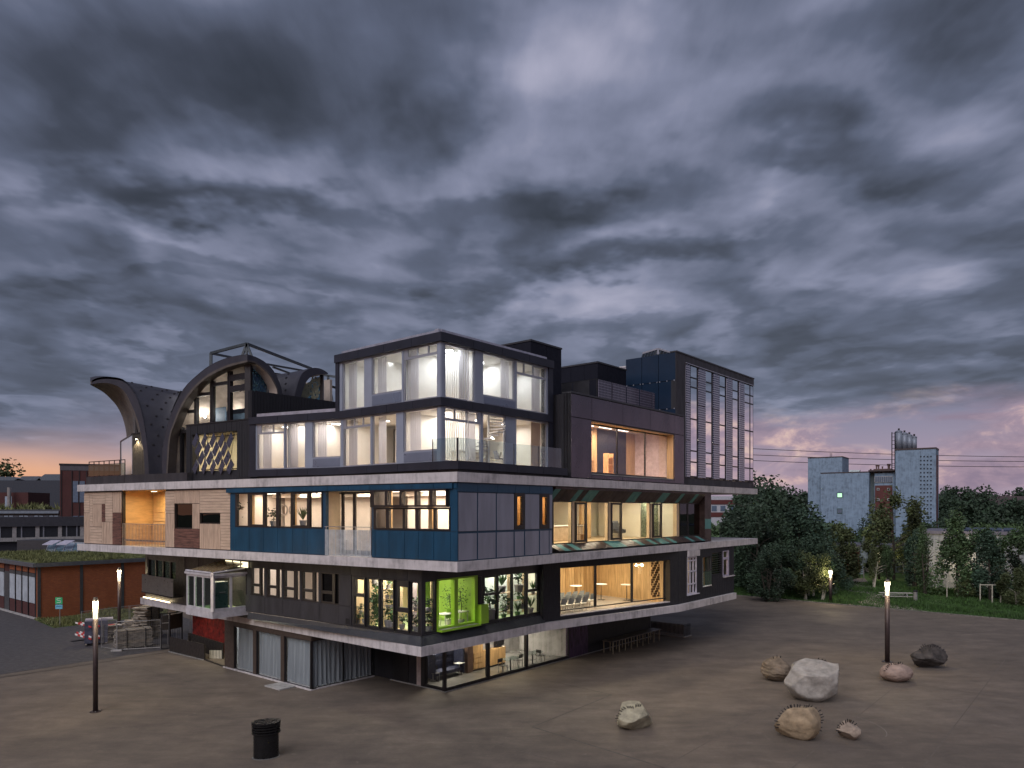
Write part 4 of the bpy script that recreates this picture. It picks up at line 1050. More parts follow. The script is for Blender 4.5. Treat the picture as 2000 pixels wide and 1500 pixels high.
def shell_unit():
    Lo = [(317,928),(318,879),(324,845),(336,806),(350,777),(362,756),(383,735.5),(407,716.5),(431,704.5),(457,696.5),(483,693)]
    Li = [(327,925),(329,897),(332.5,853),(341,828),(352,801),(363,781),(380,759),(397,743),(414,731.5),(445,717),(483,707)]
    Ro = [(483,693),(492,695),(501,699),(518,708.6),(534,725),(546,749),(550,765),(551,790)]
    Ri = [(483,707),(492,707.5),(501,711),(523,730),(535,749),(540.6,762),(542,790)]
    n = 26; ov = .55
    lo = smoothc([hp(x, y, ov) for x, y in Lo], n); li = smoothc([hp(x, y, ov) for x, y in Li], n)
    ro = smoothc([hr(x, y, ov) for x, y in Ro], 16); ri = smoothc([hr(x, y, ov) for x, y in Ri], 16)
    c = (lo[-1]+ro[0])/2; lo[-1] = c; ro[0] = c; c2 = (li[-1]+ri[0])/2; li[-1] = c2; ri[0] = c2
    def vault(L_, R_, c_):
        g_ = []
        for i in range(n):
            row = []
            for r in R_:
                p = L_[n-1-i]+(r-c_); a_, b_ = c_.z-L_[n-1-i].z, c_.z-r.z; p.z = c_.z-(max(a_,0)**3+max(b_,0)**3)**(1/3); row.append(p)
            g_.append(row)
        return g_
    top, bot = vault(lo, ro, c), vault(li, ri, c2)
    sh = surf(top, 'vault_shell', SHELL, BLD)
    surf(bot, 'shell_soffit', SHELLC, sh, flip=True)
    md = sh.modifiers.new('thick', 'SOLIDIFY'); md.thickness = .04; md.offset = -1
    # rim: dark edge outside, raw concrete inner reveal
    for o_, i_, nm in ((lo, li, 'rim'), (ro, ri, 'rim')):
        m = len(o_)
        mid = [o_[k].lerp(i_[k], .74) for k in range(m)]
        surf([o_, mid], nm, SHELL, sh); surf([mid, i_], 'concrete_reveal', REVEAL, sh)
    bk = V((*(-FH.n*.55), 0))
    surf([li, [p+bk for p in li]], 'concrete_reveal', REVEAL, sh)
    surf([lo[:20], [p+V((Rh.x*5,Rh.y*5,0)) for p in lo[:20]]], 'vault_flank', SHELL, sh)
    # glazing: strips between posts, clipped by the arch
    def ytop(px):
        for (a, ya), (b_, yb) in zip(Li, Li[1:]):
            if a <= px <= b_: return ya+(yb-ya)*(px-a)/(b_-a)
        return 707
    ztall = FH.Z(363, 833); zb_ = ZT+.55
    fbox(FH, 'interior_wall', mat('dusky_blue_partition', (.12,.19,.27), .6), FH.S(415,-1.4), FH.S(440,-1.4), ztall, ztall+1.25, -1.5, -1.4)
    bars = [(331,352,[849.]),(354,380,[804.,842.]),(383,411,[770.]),(415,445,[749.]),(449,481,[733.,739.,755.,761.])]
    for a, b_, tr in bars:
        zlow = zb_ if a < 363 else ztall
        w = MB(); pts = []
        for k in range(9):
            x = a+(b_-a)*k/8; pts.append((FH.S(x), FH.Z(x, ytop(x)+2)))
        poly = [FH.P(pts[0][0], zlow, -.1)]+[FH.P(FH.S(b_), zlow, -.1)]+[FH.P(s, z, -.1) for s, z in reversed(pts)]
        w.face(poly); o = w.build('glazing_pane', GLASS, BLD); md = o.modifiers.new('thick', 'SOLIDIFY'); md.thickness = .02
        f = MB(); hw = .05
        for x, sgn in ((a, -1), (b_, 1)):
            FH.box(f, FH.S(x)-hw*(1.6 if sgn < 0 else .6), FH.S(x)+hw*(.6 if sgn < 0 else 1.6), zlow, FH.Z(x, ytop(x)+1), -.2, .02)
        for y in tr:
            z = FH.Z((a+b_)/2, y); FH.box(f, FH.S(a), FH.S(b_), z-.09, z+.09, -.18, 0.01)
        FH.box(f, FH.S(a)-.05, FH.S(b_)+.05, zlow-.08, zlow, -.2, .03)
        f.build('glazing_frame', DKMETAL, BLD)
    part(MB().bar(hp(485.5, 712), hp(485.5, 930), .34), 'corner_post', DKMETAL)
    # blue patterned glazing of the right arch
    Gp = [(490,712),(501,717),(513,726),(521,736),(521,770),(490,762)]
    w = MB(); w.face([hr(x, y, -.05) for x, y in reversed(Gp)]); o = w.build('glazing_pane', GLASSB, BLD); o.modifiers.new('t', 'SOLIDIFY').thickness = .02
    w = MB(); w.face([hr(x, y, -.05) for x, y in reversed([(524,738),(531,749),(536,762),(524,768)])]); o = w.build('glazing_pane', GLASSB, BLD); o.modifiers.new('t', 'SOLIDIFY').thickness = .02
    b = MB()      # leaf-shaped adaptive flaps seen through it
    random.seed(3)
    for k in range(150):
        x = random.uniform(491,534); y = random.uniform(729 if x < 521 else 750, 764); p = hr(x, y, -.22); s = .05
        b.face([p+V((-s,0,-s*1.8)), p+V((s*.6,.02,-s)), p+V((s,0,s*1.6)), p+V((-s*.3,-.02,s))])
    o = b.build('pattern_flaps', mat('pale_flap', (.7,.72,.65), .4), BLD); o['kind'] = 'stuff'
    # main interior backdrop: blue partitions, floor, added orbs that brighten the soffit
    fbox(FH, 'interior_floor', GREYF, FH.S(320), FH.S(483), ztall-.3, ztall-.05, -8, -.22)
    fbox(FH, 'interior_wall', mat('dusky_blue_partition', (.12,.19,.27), .6), FH.S(383), FH.S(483)-.2, ztall, ztall+.9, -2.3, -2.2)
    fbox(FH, 'interior_wall', SHELLC, FH.S(322)-.5, FH.S(470), ZT+.1, ztall+3.5, -7.2, -7.0)
    for k, x in enumerate((392,400,425,455,470)): fbox(FH, 'storage_unit', (UPAN, CONC2, BLUEF)[k % 3], FH.S(x,-3.5), FH.S(x+14,-3.5), ztall, ztall+.5+.3*(k % 2), -3.9, -3.3)
    for px, d, zz, lab in ((400,-1.0,ztall+.7,'glowing orb behind the second tall pane of the vaulted unit'),(452,-1.1,ztall+.8,'glowing orb behind the rightmost panes of the vaulted unit'),(350,-.9,ztall-1.4,'glowing orb low behind the narrow left panes of the vaulted unit')):
        q = hp(px, 800, d); fill_orb(q.x, q.y, zz, 20, (1,.93,.84), lab)
    # saddle between the left horn and the main vault, with buttons
    A = smoothc([hp(x, y, .5) for x, y in [(230,742),(243,747),(256,760),(268,781),(278,812),(285,852),(289,890),(291,930)]], 24)
    Bc = smoothc([hp(x, y, .5) for x, y in [(352,763),(347,775),(338,795),(328,828),(321,862),(318,890),(316,930)]], 24)
    bkd = V((*(-FH.n), 0)); nj = 18; grid = []
    for i in range(24):
        row = []
        t = i/23; sag = 2.6*(1-.55*t)
        for j in range(nj):
            u = j/(nj-1); w_ = 4*u*(1-u); row.append(A[i].lerp(Bc[i], u)+bkd*(sag*w_)+V((0,0,(-.10 if i < 3 else 0)*w_)))
        grid.append(row)
    sd = surf(grid, 'saddle_shell', SHELL, BLD)
    bt = 0
    for i in range(1, 20, 2):
        for j in range(1, nj-1, 2):
            p = grid[i][j+(i//2 % 2) if j+(i//2 % 2) < nj-1 else j]; q = (p+V((0,0,0)))
            d = (V((0,0,E))-p).normalized()
            m = MB(); m.tube([q+d*.0, q+d*.05], [.085,.06], 7); m.build('membrane_button', BUTTON, sd)
    # left horn: rim and lit underside
    Or = [(176,750),(187,743),(207,740),(230,742),(243,747),(256,760),(268,781),(278,812),(285,852),(289,890),(291,930)]
    Ir = [(176.5,751),(195,748),(215,749),(235,757),(248,772),(258,793),(267,815),(274,842),(279,875),(282,905),(283,930)]
    Kr = [(177,752),(190,759),(203,767),(216,779),(228,793),(238,812),(244,832),(247,850),(248,875),(249,905),(249,930)]
    O3 = smoothc([hp(x, y, .5) for x, y in Or], 26); I3 = smoothc([hp(x, y, .5) for x, y in Ir], 26)
    K3_ = smoothc([hp(x, y, .5-.2-5.0*min(1, i/5)) for i, (x, y) in enumerate(Kr)], 26)
    hn = surf([O3, I3], 'horn_rim', SHELL, BLD)
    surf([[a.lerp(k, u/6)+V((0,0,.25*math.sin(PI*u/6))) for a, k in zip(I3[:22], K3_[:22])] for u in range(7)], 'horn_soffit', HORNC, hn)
    surf([[a.lerp(k, u/6)+V((0,0,.15+.35*math.sin(PI*u/6))) for a, k in zip(O3[:21], K3_[:21])] for u in range(7)], 'horn_back', SHELL, hn, flip=True)
    # slim glazing under the horn
    for a, b_, y0 in ((260,266,800),(267,271,812),(272,278,826)):
        w = MB(); w.face([hp(a,y0,-.3), hp(b_,y0+14,-.3), hp(b_,849,-.3), hp(a,849,-.3)][::-1]); o = w.build('glazing_pane', GLASS, BLD); o.modifiers.new('t', 'SOLIDIFY').thickness = .02
        part(MB().bar(hp(b_+.5,y0,-.3), hp(b_+.5,850,-.3), .12), 'glazing_post', DKMETAL)
    # low dark timber box below the horn, with a wall lamp
    f = Fac(xy(TL+V((.30,.5))), xy(CT+V((0,.75))))
    a, b_ = f.S(258), f.S(283); z1 = f.Z(260,848); fbox(f, 'timber_lobby', mat('brown_charred_timber', (.045,.038,.03), .7), a, b_, ZT+.5, z1, -3, -.04)
    for i in range(5): fbox(f, 'plank', mat('brown_charred_timber', ()), a+(b_-a)*i/5+.01, a+(b_-a)*(i+1)/5-.01, ZT+.52, z1-.02, -.039, -.01)
    fbox(f, 'lobby_cap', DKMETAL, a-.03, b_+.03, z1+.001, z1+.08, -3, .03)
    q = f.P(f.S(268), f.Z(268,858), .06); tl = thing('wall_lamp', 'small bright wall lamp on the dark timber lobby under the horn', 'lamp', tuple(q))
    MB().tube([(0,.0,.0),(0,0,.10)], .06, 10).build('housing', DKMETAL, tl); MB().tube([(0,0,-.01),(0,0,-.001)], .05, 10).build('lens', glow('lamp_spot', (1,.86,.6), 25), tl)
    l = bpy.data.lights.new('wall_lamp_light', 'SPOT'); l.energy = 90; l.color = (1,.80,.5); l.spot_size = 1.9; l.shadow_soft_size = .05; lo_ = bpy.data.objects.new('wall_lamp_light', l); COL.objects.link(lo_); lo_.parent = tl; lo_.location = (0,-.10,-.03)
    # frosted wind screen left of it
    w = MB(); p = [hp(236,862,-3.0), hp(257.5,849,.2), hp(257.5,927,.2), hp(236,929,-3.0)]
    w.face([p[3], p[2], p[1], p[0]]); o = w.build('wind_screen', FROST, BLD); o.modifiers.new('t', 'SOLIDIFY').thickness = .03
    part(MB().bar(p[0], p[1], .08).bar(p[3], p[2], .08).bar(p[0], p[3], .08), 'wind_screen_frame', DKMETAL)
    # parapet and railing on the far left
    fbox(F2, 'parapet_panel', DKPANEL, F2.S(166), F2.S(240), ZT+.01, ZT+.55, -.5, -.1); fbox(F2, 'parapet_panel', DKPANEL, F2.S(241), F2.S(363), ZT+.01, ZT+.55, -.5, -.08)
    for k in range(4): pass
    zr = ZT+1.58; sA, sB = F2.S(166), F2.S(236)
    for i in range(8): s = sA+(sB-sA)*i/7; fbox(F2, 'railing_post', DKRAIL, s-.025, s+.025, ZT+.55, zr, -.3, -.26)
    fbox(F2, 'railing_rail', DKRAIL, sA, sB, zr, zr+.05, -.31, -.25)
    fbox(F2, 'railing_glass', GLASSG, sA, sB, ZT+.6, zr-.22, -.25, -.235); fbox(F2, 'railing_rail', DKRAIL, sA, sB, zr-.21, zr-.18, -.29, -.27)
    g = Fac(V(F2.xy(sA,-.3))+Rh*5, V(F2.xy(sA,-.3))); 
    # black timber box with diamond solar shutters
    fb = Fac(xy(TL+V((.35,.55))), xy(CT+V((0,.68))))
    a, b_ = fb.S(363.5), fb.S(488); z1 = fb.Z(364,832); z0 = ZT+.02
    w0, w1 = fb.S(375), fb.S(462.5); wz0, wz1 = fb.Z(375,921), fb.Z(375,849.5)
    part(fb.holed(MB(), a, b_, z0, z1, [(w0, w1, wz0, wz1)], -.5, -.03), 'black_box_wall', BLACKW)
    nb = 26
    for i in range(nb):
        u0, u1 = a+(b_-a)*i/nb+.01, a+(b_-a)*(i+1)/nb-.01
        if u1 < w0 or u0 > w1: fbox(fb, 'plank', BLACKW, u0, u1, z0+.15, z1-.02, -.029, random.uniform(-.005,.01))
        else: fbox(fb, 'plank', BLACKW, u0, u1, wz1+.02, z1-.02, -.029, random.uniform(-.005,.01))
    fbox(fb, 'box_cap', DKMETAL, a-.02, b_+.02, z1+.001, z1+.07, -3, .03)
    b = MB(); b.prism([fb.xy(a+.1,-.45), fb.xy(b_-.1,-.45), fb.xy(b_-.1,-2.6), fb.xy(a+.1,-2.6)], z1-.2, z1-.002); part(b, 'box_roof', BLACKW)
    window(fb, fb.S(390), w1-.02, wz0+.05, wz1-.15, DKMETAL, GLASS, off=-.32, dep=.06)
    room(quadpoly(fb, a+.3, b_-.3, -.51, 2.2), wz0-.1, z1-.25, CREAM, OAKF, CEIL, skip=(0,))
    x, y = fb.xy((w0+w1)/2+.3, -1.2); ceil_lamp(x, y, z1-.27, 62, (.5,.3), (1,.86,.58), label='warm lamp in the room behind the diamond shutters', area=(1.5,.6))
    x, y = fb.xy((w0+w1)/2-1, -1.2); ceil_lamp(x, y, z1-.27, 45, (.5,.3), (1,.86,.58), label='second warm lamp behind the diamond shutters, left part', area=(1.5,.6))
    W, Hh = w1-w0, wz1-wz0
    q5 = qz(5.768,310,680)
    for i in range(8):
        for j in range(4):
            cx_, cy_ = 425+97*i-j*64, 1040+99*j
            if not 395 < cx_ < 835: continue
            px, py = q5(cx_, cy_); s, z = fb.S(px), fb.Z(px, py)
            dx, dz = (.42+random.uniform(-.03,.03)), .62
            t = random.uniform(-.12,.12)
            P4 = [(-.33,-.14),(-.06,-.46),(.33,.12),(.10,.46)]
            p = [fb.P(s+u, z+v, .05+t*u) for u, v in P4]; nn = V((*fb.n, 0))*.03
            MB().hexa([p[0],p[1],p[2],p[3],p[0]+nn,p[1]+nn,p[2]+nn,p[3]+nn]).build('diamond_shutter', DIAM, BLD)
    for i in range(5): s = w0+W*(i+.5)/5.2; part(MB().bar(fb.P(s-.25,wz0,-.05), fb.P(s+.35,wz1,-.05), .02), 'shutter_cable', DKMETAL)
    # black flank behind the low wing
    fr = Fac(xy(V((QP.x,QP.y))-V((*FH.n,))*-.1), xy(V((QP.x,QP.y))+Rh*16))
    OF = .62; s1 = fr.S(657, OF); zt = fr.Z(487,762,OF); n = 30
    for i in range(n): fbox(fr, 'plank', BLACKW, s1*i/n+.01, s1*(i+1)/n-.01, ZT+.1, zt, OF-.1, OF+random.uniform(-.01,.01))
    fbox(fr, 'black_flank', BLACKW, 0, s1, ZT+.1, zt+.03, -.1, OF-.101)
    # far right small arch with its saddle
    So_ = [(570,800),(573,782),(578,765),(582,748),(589,731),(600,722),(610,718.5),(622,719),(633,723),(641,729)]
    Si_ = [(580,800),(584,785),(589,772),(593,758),(599,745),(606,737),(613,733.5),(622,731.5),(631,731),(640,730.5)]
    so3 = smoothc([hr(x, y, .5) for x, y in So_], 22); si3 = smoothc([hr(x, y, .5) for x, y in Si_], 22)
    s2 = surf([so3, si3], 'small_arch_rim', SHELL, BLD, flip=True)
    surf([so3, [p+V((Lh.x*3,Lh.y*3,0)) for p in so3]], 'small_arch_shell', SHELL, s2); surf([si3, [p+V((Lh.x*3,Lh.y*3,0)) for p in si3]], 'shell_soffit', SHELLC, s2, flip=True)
    w = MB(); w.face([hr(x, y, -.05) for x, y in [(590,790),(594,765),(600,750),(610,740),(626,734),(626,796)]]); o = w.build('glazing_pane', GLASSB, BLD); o.modifiers.new('t', 'SOLIDIFY').thickness = .02
    part(MB().bar(hr(628.5,732,0), hr(628.5,800,0), .22), 'corner_post', DKMETAL)
    b = MB()
    for k in range(170):
        x = random.uniform(588,626); y = random.uniform(738+max(0,(610-x)*1.0), 778); p = hr(x, y, -.02); s = .07
        b.face([p+V((-s,0,-s*1.6)), p+V((s*.6,.02,-s)), p+V((s,0,s*1.8)), p+V((-s*.3,-.02,s))])
    o = b.build('pattern_flaps', mat('olive_flap', (.42,.42,.28), .5), BLD); o['kind'] = 'stuff'
    C1_ = smoothc([hr(x, y, .45) for x, y in [(523,712),(534,725),(546,749),(550,770),(551,800)]], 14)
    C2_ = smoothc([hr(x, y, .45) for x, y in [(604,720),(590,730),(582,748),(574,775),(570,800)]], 14)
    up = V((Lh.x,Lh.y,0)); g2 = []
    for i in range(14): g2.append([C1_[i].lerp(C2_[i], j/11)+up*(2.2*4*(j/11)*(1-j/11)*(1-i/20))+V((0,0,(-.12*(1-i/13)-.02)*4*(j/11)*(1-j/11)*1.5)) for j in range(12)])
    s3 = surf(g2, 'saddle_shell', SHELL, BLD)
    for i in range(1, 12, 2):
        for j in range(1, 11, 2):
            p = g2[i][j]; d = (V((0,0,E))-p).normalized(); MB().tube([p, p+d*.05], [.085,.06], 7).build('membrane_button', BUTTON, s3)
    # steel frame over the vaults
    t = thing('steel_roof_frame', 'slender dark steel tube frame rising above the vaulted shells', 'steel frame', (0,0,0))
    dq = QP.y; D1, D2, D3 = FH.xy(FH.S(412),-1)[1], dq+1.5, dq+8
    def br(a, b_, w=.11): MB().bar(a, b_, w).build('tube', STEEL, t)
    A_ = at(412,690,D1); T_ = at(482,671.5,D2); B_ = at(608,720,D3)
    br(A_, T_, .15); br(T_, B_, .15); br(A_, at(412,730,D1), .15); br(A_, at(462,700,D1+3), .13)
    for x in (471,482,493): br(T_, at(x,700,D2), .13)
    br(at(520,711,D2+3), at(596,724.5,D3)); br(at(533,717,D2+4), at(566,729,D3-1))
    for a, b_ in (((630,732),(656,736)),((630,750),(656,757)),((641,734),(641,783)),((634,768),(642,740)),((641,740),(649,783)),((634,750),(656,758))): br(at(*a,D3+3), at(*b_,D3+3), .15)
shell_unit()

# ================================================================ level one, between the two lower slabs
C1 = V((-4.35,34.95)); W1 = V((-15.9,43.4)); W0 = V((-26.3,53.1))
z10, z11 = 3.90, ZM-TH-.004
F1 = Fac(W1, C1); F1b = Fac(W0, W1)
w6b = qz(4.348,440,930); gq = qz(7.407,680,1100)
def level1_left():
    S_ = lambda x: F1.S(w6b(x)[0]); Zp = lambda x, y: F1.Z(*w6b(x, y))
    G_ = lambda x: F1.S(gq(x)[0]); Zg = lambda x, y: F1.Z(*gq(x, y))
    e = F1.len
    holes = []; wins = []
    zA1, zA0 = Zp(222,772), Zp(215,1005)
    for k, x in enumerate((215,352,495,648,812)):
        s0, s1 = S_(x), S_(x+(113,124,135,142,150)[k]); holes.append((s0, s1, zA0, zA1)); wins.append((s0, s1, k))
    wG = (G_(58), G_(1035), Zg(90,895), Zg(60,195))
    zb0_ = Zg(90,890)
    holes.append(wG)
    part(F1.holed(MB(), 0.0, e-.03, z10, z11, holes, -.25, -.045), 'unit_wall', DKPANEL)
    for s0, s1, k in wins:
        w = s1-s0; zc = zA0+(zA1-zA0)*.36
        gm = GLASS if k < 4 else GLASSD
        pn = [(s0+.07,s0+w*.63,zc+.08,zA1-.05),(s0+.09,s0+w*.63,zA0+.09,zc-.08),(s0+w*.78,s1-.02,zA0+.03,zA1-.02)]
        window(F1, s0, s1, zA0, zA1, WFRAME, gm, off=-.02, dep=.12, panes=pn)
    ss = [S_(x) for x in (0,205,335,487,635,797,965,1070)]; ss = [max(0.02,x) for x in ss[1:]]
    panels(F1, [0.0]+ss[0:], z10+.02, zA0-.03, DKPANEL)
    panels(F1, [0.0, S_(487), S_(797), S_(1060), S_(1300), S_(1545), e-.03], zA1+.02, z11, DKPANEL)
    for k in range(4): fbox(F1, 'wall_panel', DKPANEL, wins[k][1]+.01, wins[k+1][0]-.01, zA0-.01, zA1+.0, -.04, 0)
    fbox(F1, 'wall_panel', DKPANEL, wins[4][1]+.02, S_(1068), zA0-.01, zA1, -.04, 0)
    panels(F1, [S_(1072), S_(1300), e-.03], z10+.02, wG[2]-.03, DKPANEL)
    panels(F1, [S_(1072), S_(1545), e-.03], wG[3]+.03, zA1+.01, DKPANEL)
    for i in range(4): s = S_(1022+9*i); fbox(F1, 'vent_slat', DKMETAL, s, s+.05, Zp(1035,1255), Zp(1035,1208), .001, .02)
    # planted winter garden window
    zt, zb_ = wG[3], wG[2]
    zm = Zg(88,455); zm2 = Zg(700,672)
    pn = [(G_(112),G_(242),zm+.09,zt-.12),(G_(90),G_(252),zb_+.08,zm-.09),(G_(282),G_(450),zb_+.08,zt-.06),(G_(478),G_(660),zb_+.08,zt-.06),
          (G_(722),G_(862),zm2+.14,zt-.30),(G_(690),G_(876),zb_+.08,zm2-.1),(G_(905),G_(1030),zb_+.08,zt-.06)]
    window(F1, *wG, DKMETAL, off=.0, dep=.14, panes=pn)
    for x in (255,462,672,890): fbox(F1, 'window_fin', DKMETAL, G_(x)-.03, G_(x)+.03, zb_, zt, .001, .10)
    # sloping flashing between wall and slab
    for a, b_ in ((W1, C1), ): pass
    b = MB(); p = lambda v, z: (v.x, v.y, z)
    k0, c0 = K0+V((-.0,.06)), C1
    w0p, w1p = V(F1.xy(.3,.02)), V(F1.xy(e,.02)); s0p = V(F1.xy(.3,.1))
    b.face([p(s0p,Z3+.01), p(k0,Z3+.01), p(w1p,z10), p(w0p,z10)]); part(b, 'base_flashing', DKFLASH)
level1_left()
F1R = Fac(C1, C1+Rh*14)
def level1_green():
    f = F1R; G_ = lambda x: f.S(gq(x)[0]); Zg = lambda x, y: f.Z(*gq(x, y)); v_ = qz(3.846,660,1080)
    P_ = lambda x: f.S(w7(x)[0]); Zp = lambda x, y: f.Z(*w7(x, y))
    e = f.S(1066)
    zt, zb_ = Zg(1115,258), Zg(1115,1015)
    h1 = (G_(1112), G_(1272), zb_, zt); h2 = (G_(1288), G_(1868), Zg(1300,962), Zg(1300,232)); h3 = (P_(425), P_(975), zb_-.0, Zp(430,975))
    part(f.holed(MB(), .0, e, z10, z11, [h1, h2, h3], -.25, -.03), 'unit_wall', DKMETAL)
    panels(f, [.0, G_(1285), P_(365), P_(700), e], h3[3]+.02, z11, DKPANEL, o0=-.029, o1=.002)
    panels(f, [.0, G_(1285), P_(365), P_(700), e], z10+.01, zb_-.03, DKPANEL, o0=-.029, o1=.002)
    fbox(f, 'corner_post', DKPANEL, .0, G_(1108), zb_, zt, -.029, .002)
    window(f, *h1, DKMETAL, off=-.02, dep=.12)
    m = G_(1557)
    window(f, *h2, LIMEF, off=.03, dep=.24, panes=[(h2[0]+.08,m-.13,h2[2]+.1,h2[3]-.08),(m+.13,G_(1828),h2[2]+.1,h2[3]-.08)], name='green_window')
    fbox(f, 'window_sill', LIMEF, h2[0], h2[1]-.05, h2[2]-.10, h2[2]-.01, -.1, .32); fbox(f, 'sill_grille', RAILM, h2[0]+.1, h2[1]-.2, h2[2]-.008, h2[2]+.01, .04, .28)
    fbox(f, 'green_box', LIMEF, G_(1864), G_(1972), Zg(1864,872), Zg(1864,598), -.0, .30)
    part(MB().tube([f.P(P_(385),z10+.6,-.02), f.P(P_(385),h3[3],-.02)], .12, 12), 'downpipe', DKMETAL)
    part(MB().tube([f.P(f.S(1062.5),z10,.06), f.P(f.S(1062.5),h3[3],.06)], .06, 10), 'downpipe', DKPANEL)
    zm = h3[2]+(h3[3]-h3[2])*.56
    pn = [(P_(440),P_(550),zm+.16,h3[3]-.12),(P_(430),P_(556),h3[2]+.06,zm+.02),(P_(573),P_(702),h3[2]+.06,h3[3]-.06),(P_(715),P_(838),h3[2]+.06,h3[3]-.06),(P_(862),P_(946),zm+.05,h3[3]-.14),(P_(858),P_(966),h3[2]+.06,zm-.10)]
    window(f, *h3, DKMETAL, off=-.02, dep=.14, panes=pn)
    p = lambda v, z: (v.x, v.y, z); b = MB()
    k0 = K0+V((0,.06)); k1 = K1+V((0,.06))
    b.face([p(k0,Z3+.01), p(k1,Z3+.01), p(V(f.xy(e,.02)),z10), p(V(f.xy(0,.02)),z10)]); part(b, 'base_flashing', DKFLASH)
    # winter garden room behind both windows
    cor = V(F1.xy(F1.len-.26,-.26)); A0 = V(F1.xy(F1.S(gq(40)[0]),-.27)); R0 = V(f.xy(e-.05,-.27))
    back = R0-V((*f.n,))*4.2
    poly = [xy(A0), xy(C1+(Lh+Rh)*.28), xy(R0), xy(back), xy(V(F1.xy(F1.S(gq(40)[0]),-4.5)))]
    room(poly, z10-.02, z11-.1, {-1: LIME, 2: CREAM, 4: PALEW}, mat('pale_green_floor', (.45,.55,.30), .35), CEIL, skip=(0,1))
    partition(f, P_(395), -3.8, -.3, z10, z11-.11, LIME)
    fbox(f, 'partition_wall', mat('cool_white_wall', (.66,.72,.70), .8), P_(395)+.13, e-.1, z10, z11-.11, -1.75, -1.65)
    for x in (282, 460, 672, 880): partition(F1, G_F1(x)-.0, -1.3, -.9, z10, z11-.15, HONEY, .03) if False else None
    fbox(F1, 'shelf_side', PALEW, G_o(96), G_o(180), z10, z11-.12, -1.02, -.98)
    fbox(F1, 'shelf_side', PALEW, G_o(690), G_o(788), z10, z11-.12, -1.02, -.98)
    fbox(F1, 'shelf_side', PALEW, G_o(285), G_o(395), z10, z11-.12, -1.02, -.98)
    fbox(F1, 'shelf_side', PALEW, G_o(478), G_o(560), z10, z11-.12, -1.02, -.98)
    fbox(F1, 'shelf_side', mat('mauve_screen', (.45,.36,.36), .7), G_o(905), G_o(1000), z10, z11-.12, -1.02, -.98)
    fbox(f, 'shelf_side', PALEW, f.S(gq(1190)[0],-.9), f.S(gq(1268)[0],-.9), z10, z11-.12, -.9, -.86)
    for a, b_ in ((515,555),(640,700),(785,838),(900,955)): fbox(f, 'shelf_side', PALEW, f.S(w7(a+10)[0],-1.), f.S(w7(b_)[0],-1.), h3[2], z11-.12, -1.0, -.96)
    for k_, (x, y, pw, c) in enumerate([(*F1.xy(F1.len-1.2,-.8),120,0),(*F1.xy(F1.len-3.8,-.75),150,0),(*f.xy(2.2,-2.3),50,0),(*f.xy(4.2,-2.6),36,0),(*F1.xy(F1.len-2.5,-.75),150,0)]):
        ceil_lamp(x, y, z11-.12, pw, (.9,.12), (1,.94,.78), label=('lamp above the plant shelves left of the building corner','lamp at the left end of the winter garden','lamp above the lime green room','lamp at the right of the lime green room','lamp right behind the left planting window')[k_], area=(1.2,.8), group='winter garden ceiling lamps')
    for k_, (s, pw) in enumerate(((P_(500),75),(P_(760),75),(P_(920),60))):
        x, y = f.xy(s, -.9); ceil_lamp(x, y, z11-.12, pw, (.7,.12), (1,.96,.84), label='lamp over the right planting window, %s from the green box' % ORD[k_], area=(1,.5), group='winter garden ceiling lamps')
def G_F1(x): return F1.S(gq(x)[0])
def G_o(x): return F1.S(gq(x)[0], -1.)
level1_green()
FC = Fac(K1+V((-.10,.15)), K2+V((-.1,.25))); FO = Fac(K2+V((-.1,.25)), K3+V((-.2,.2)))
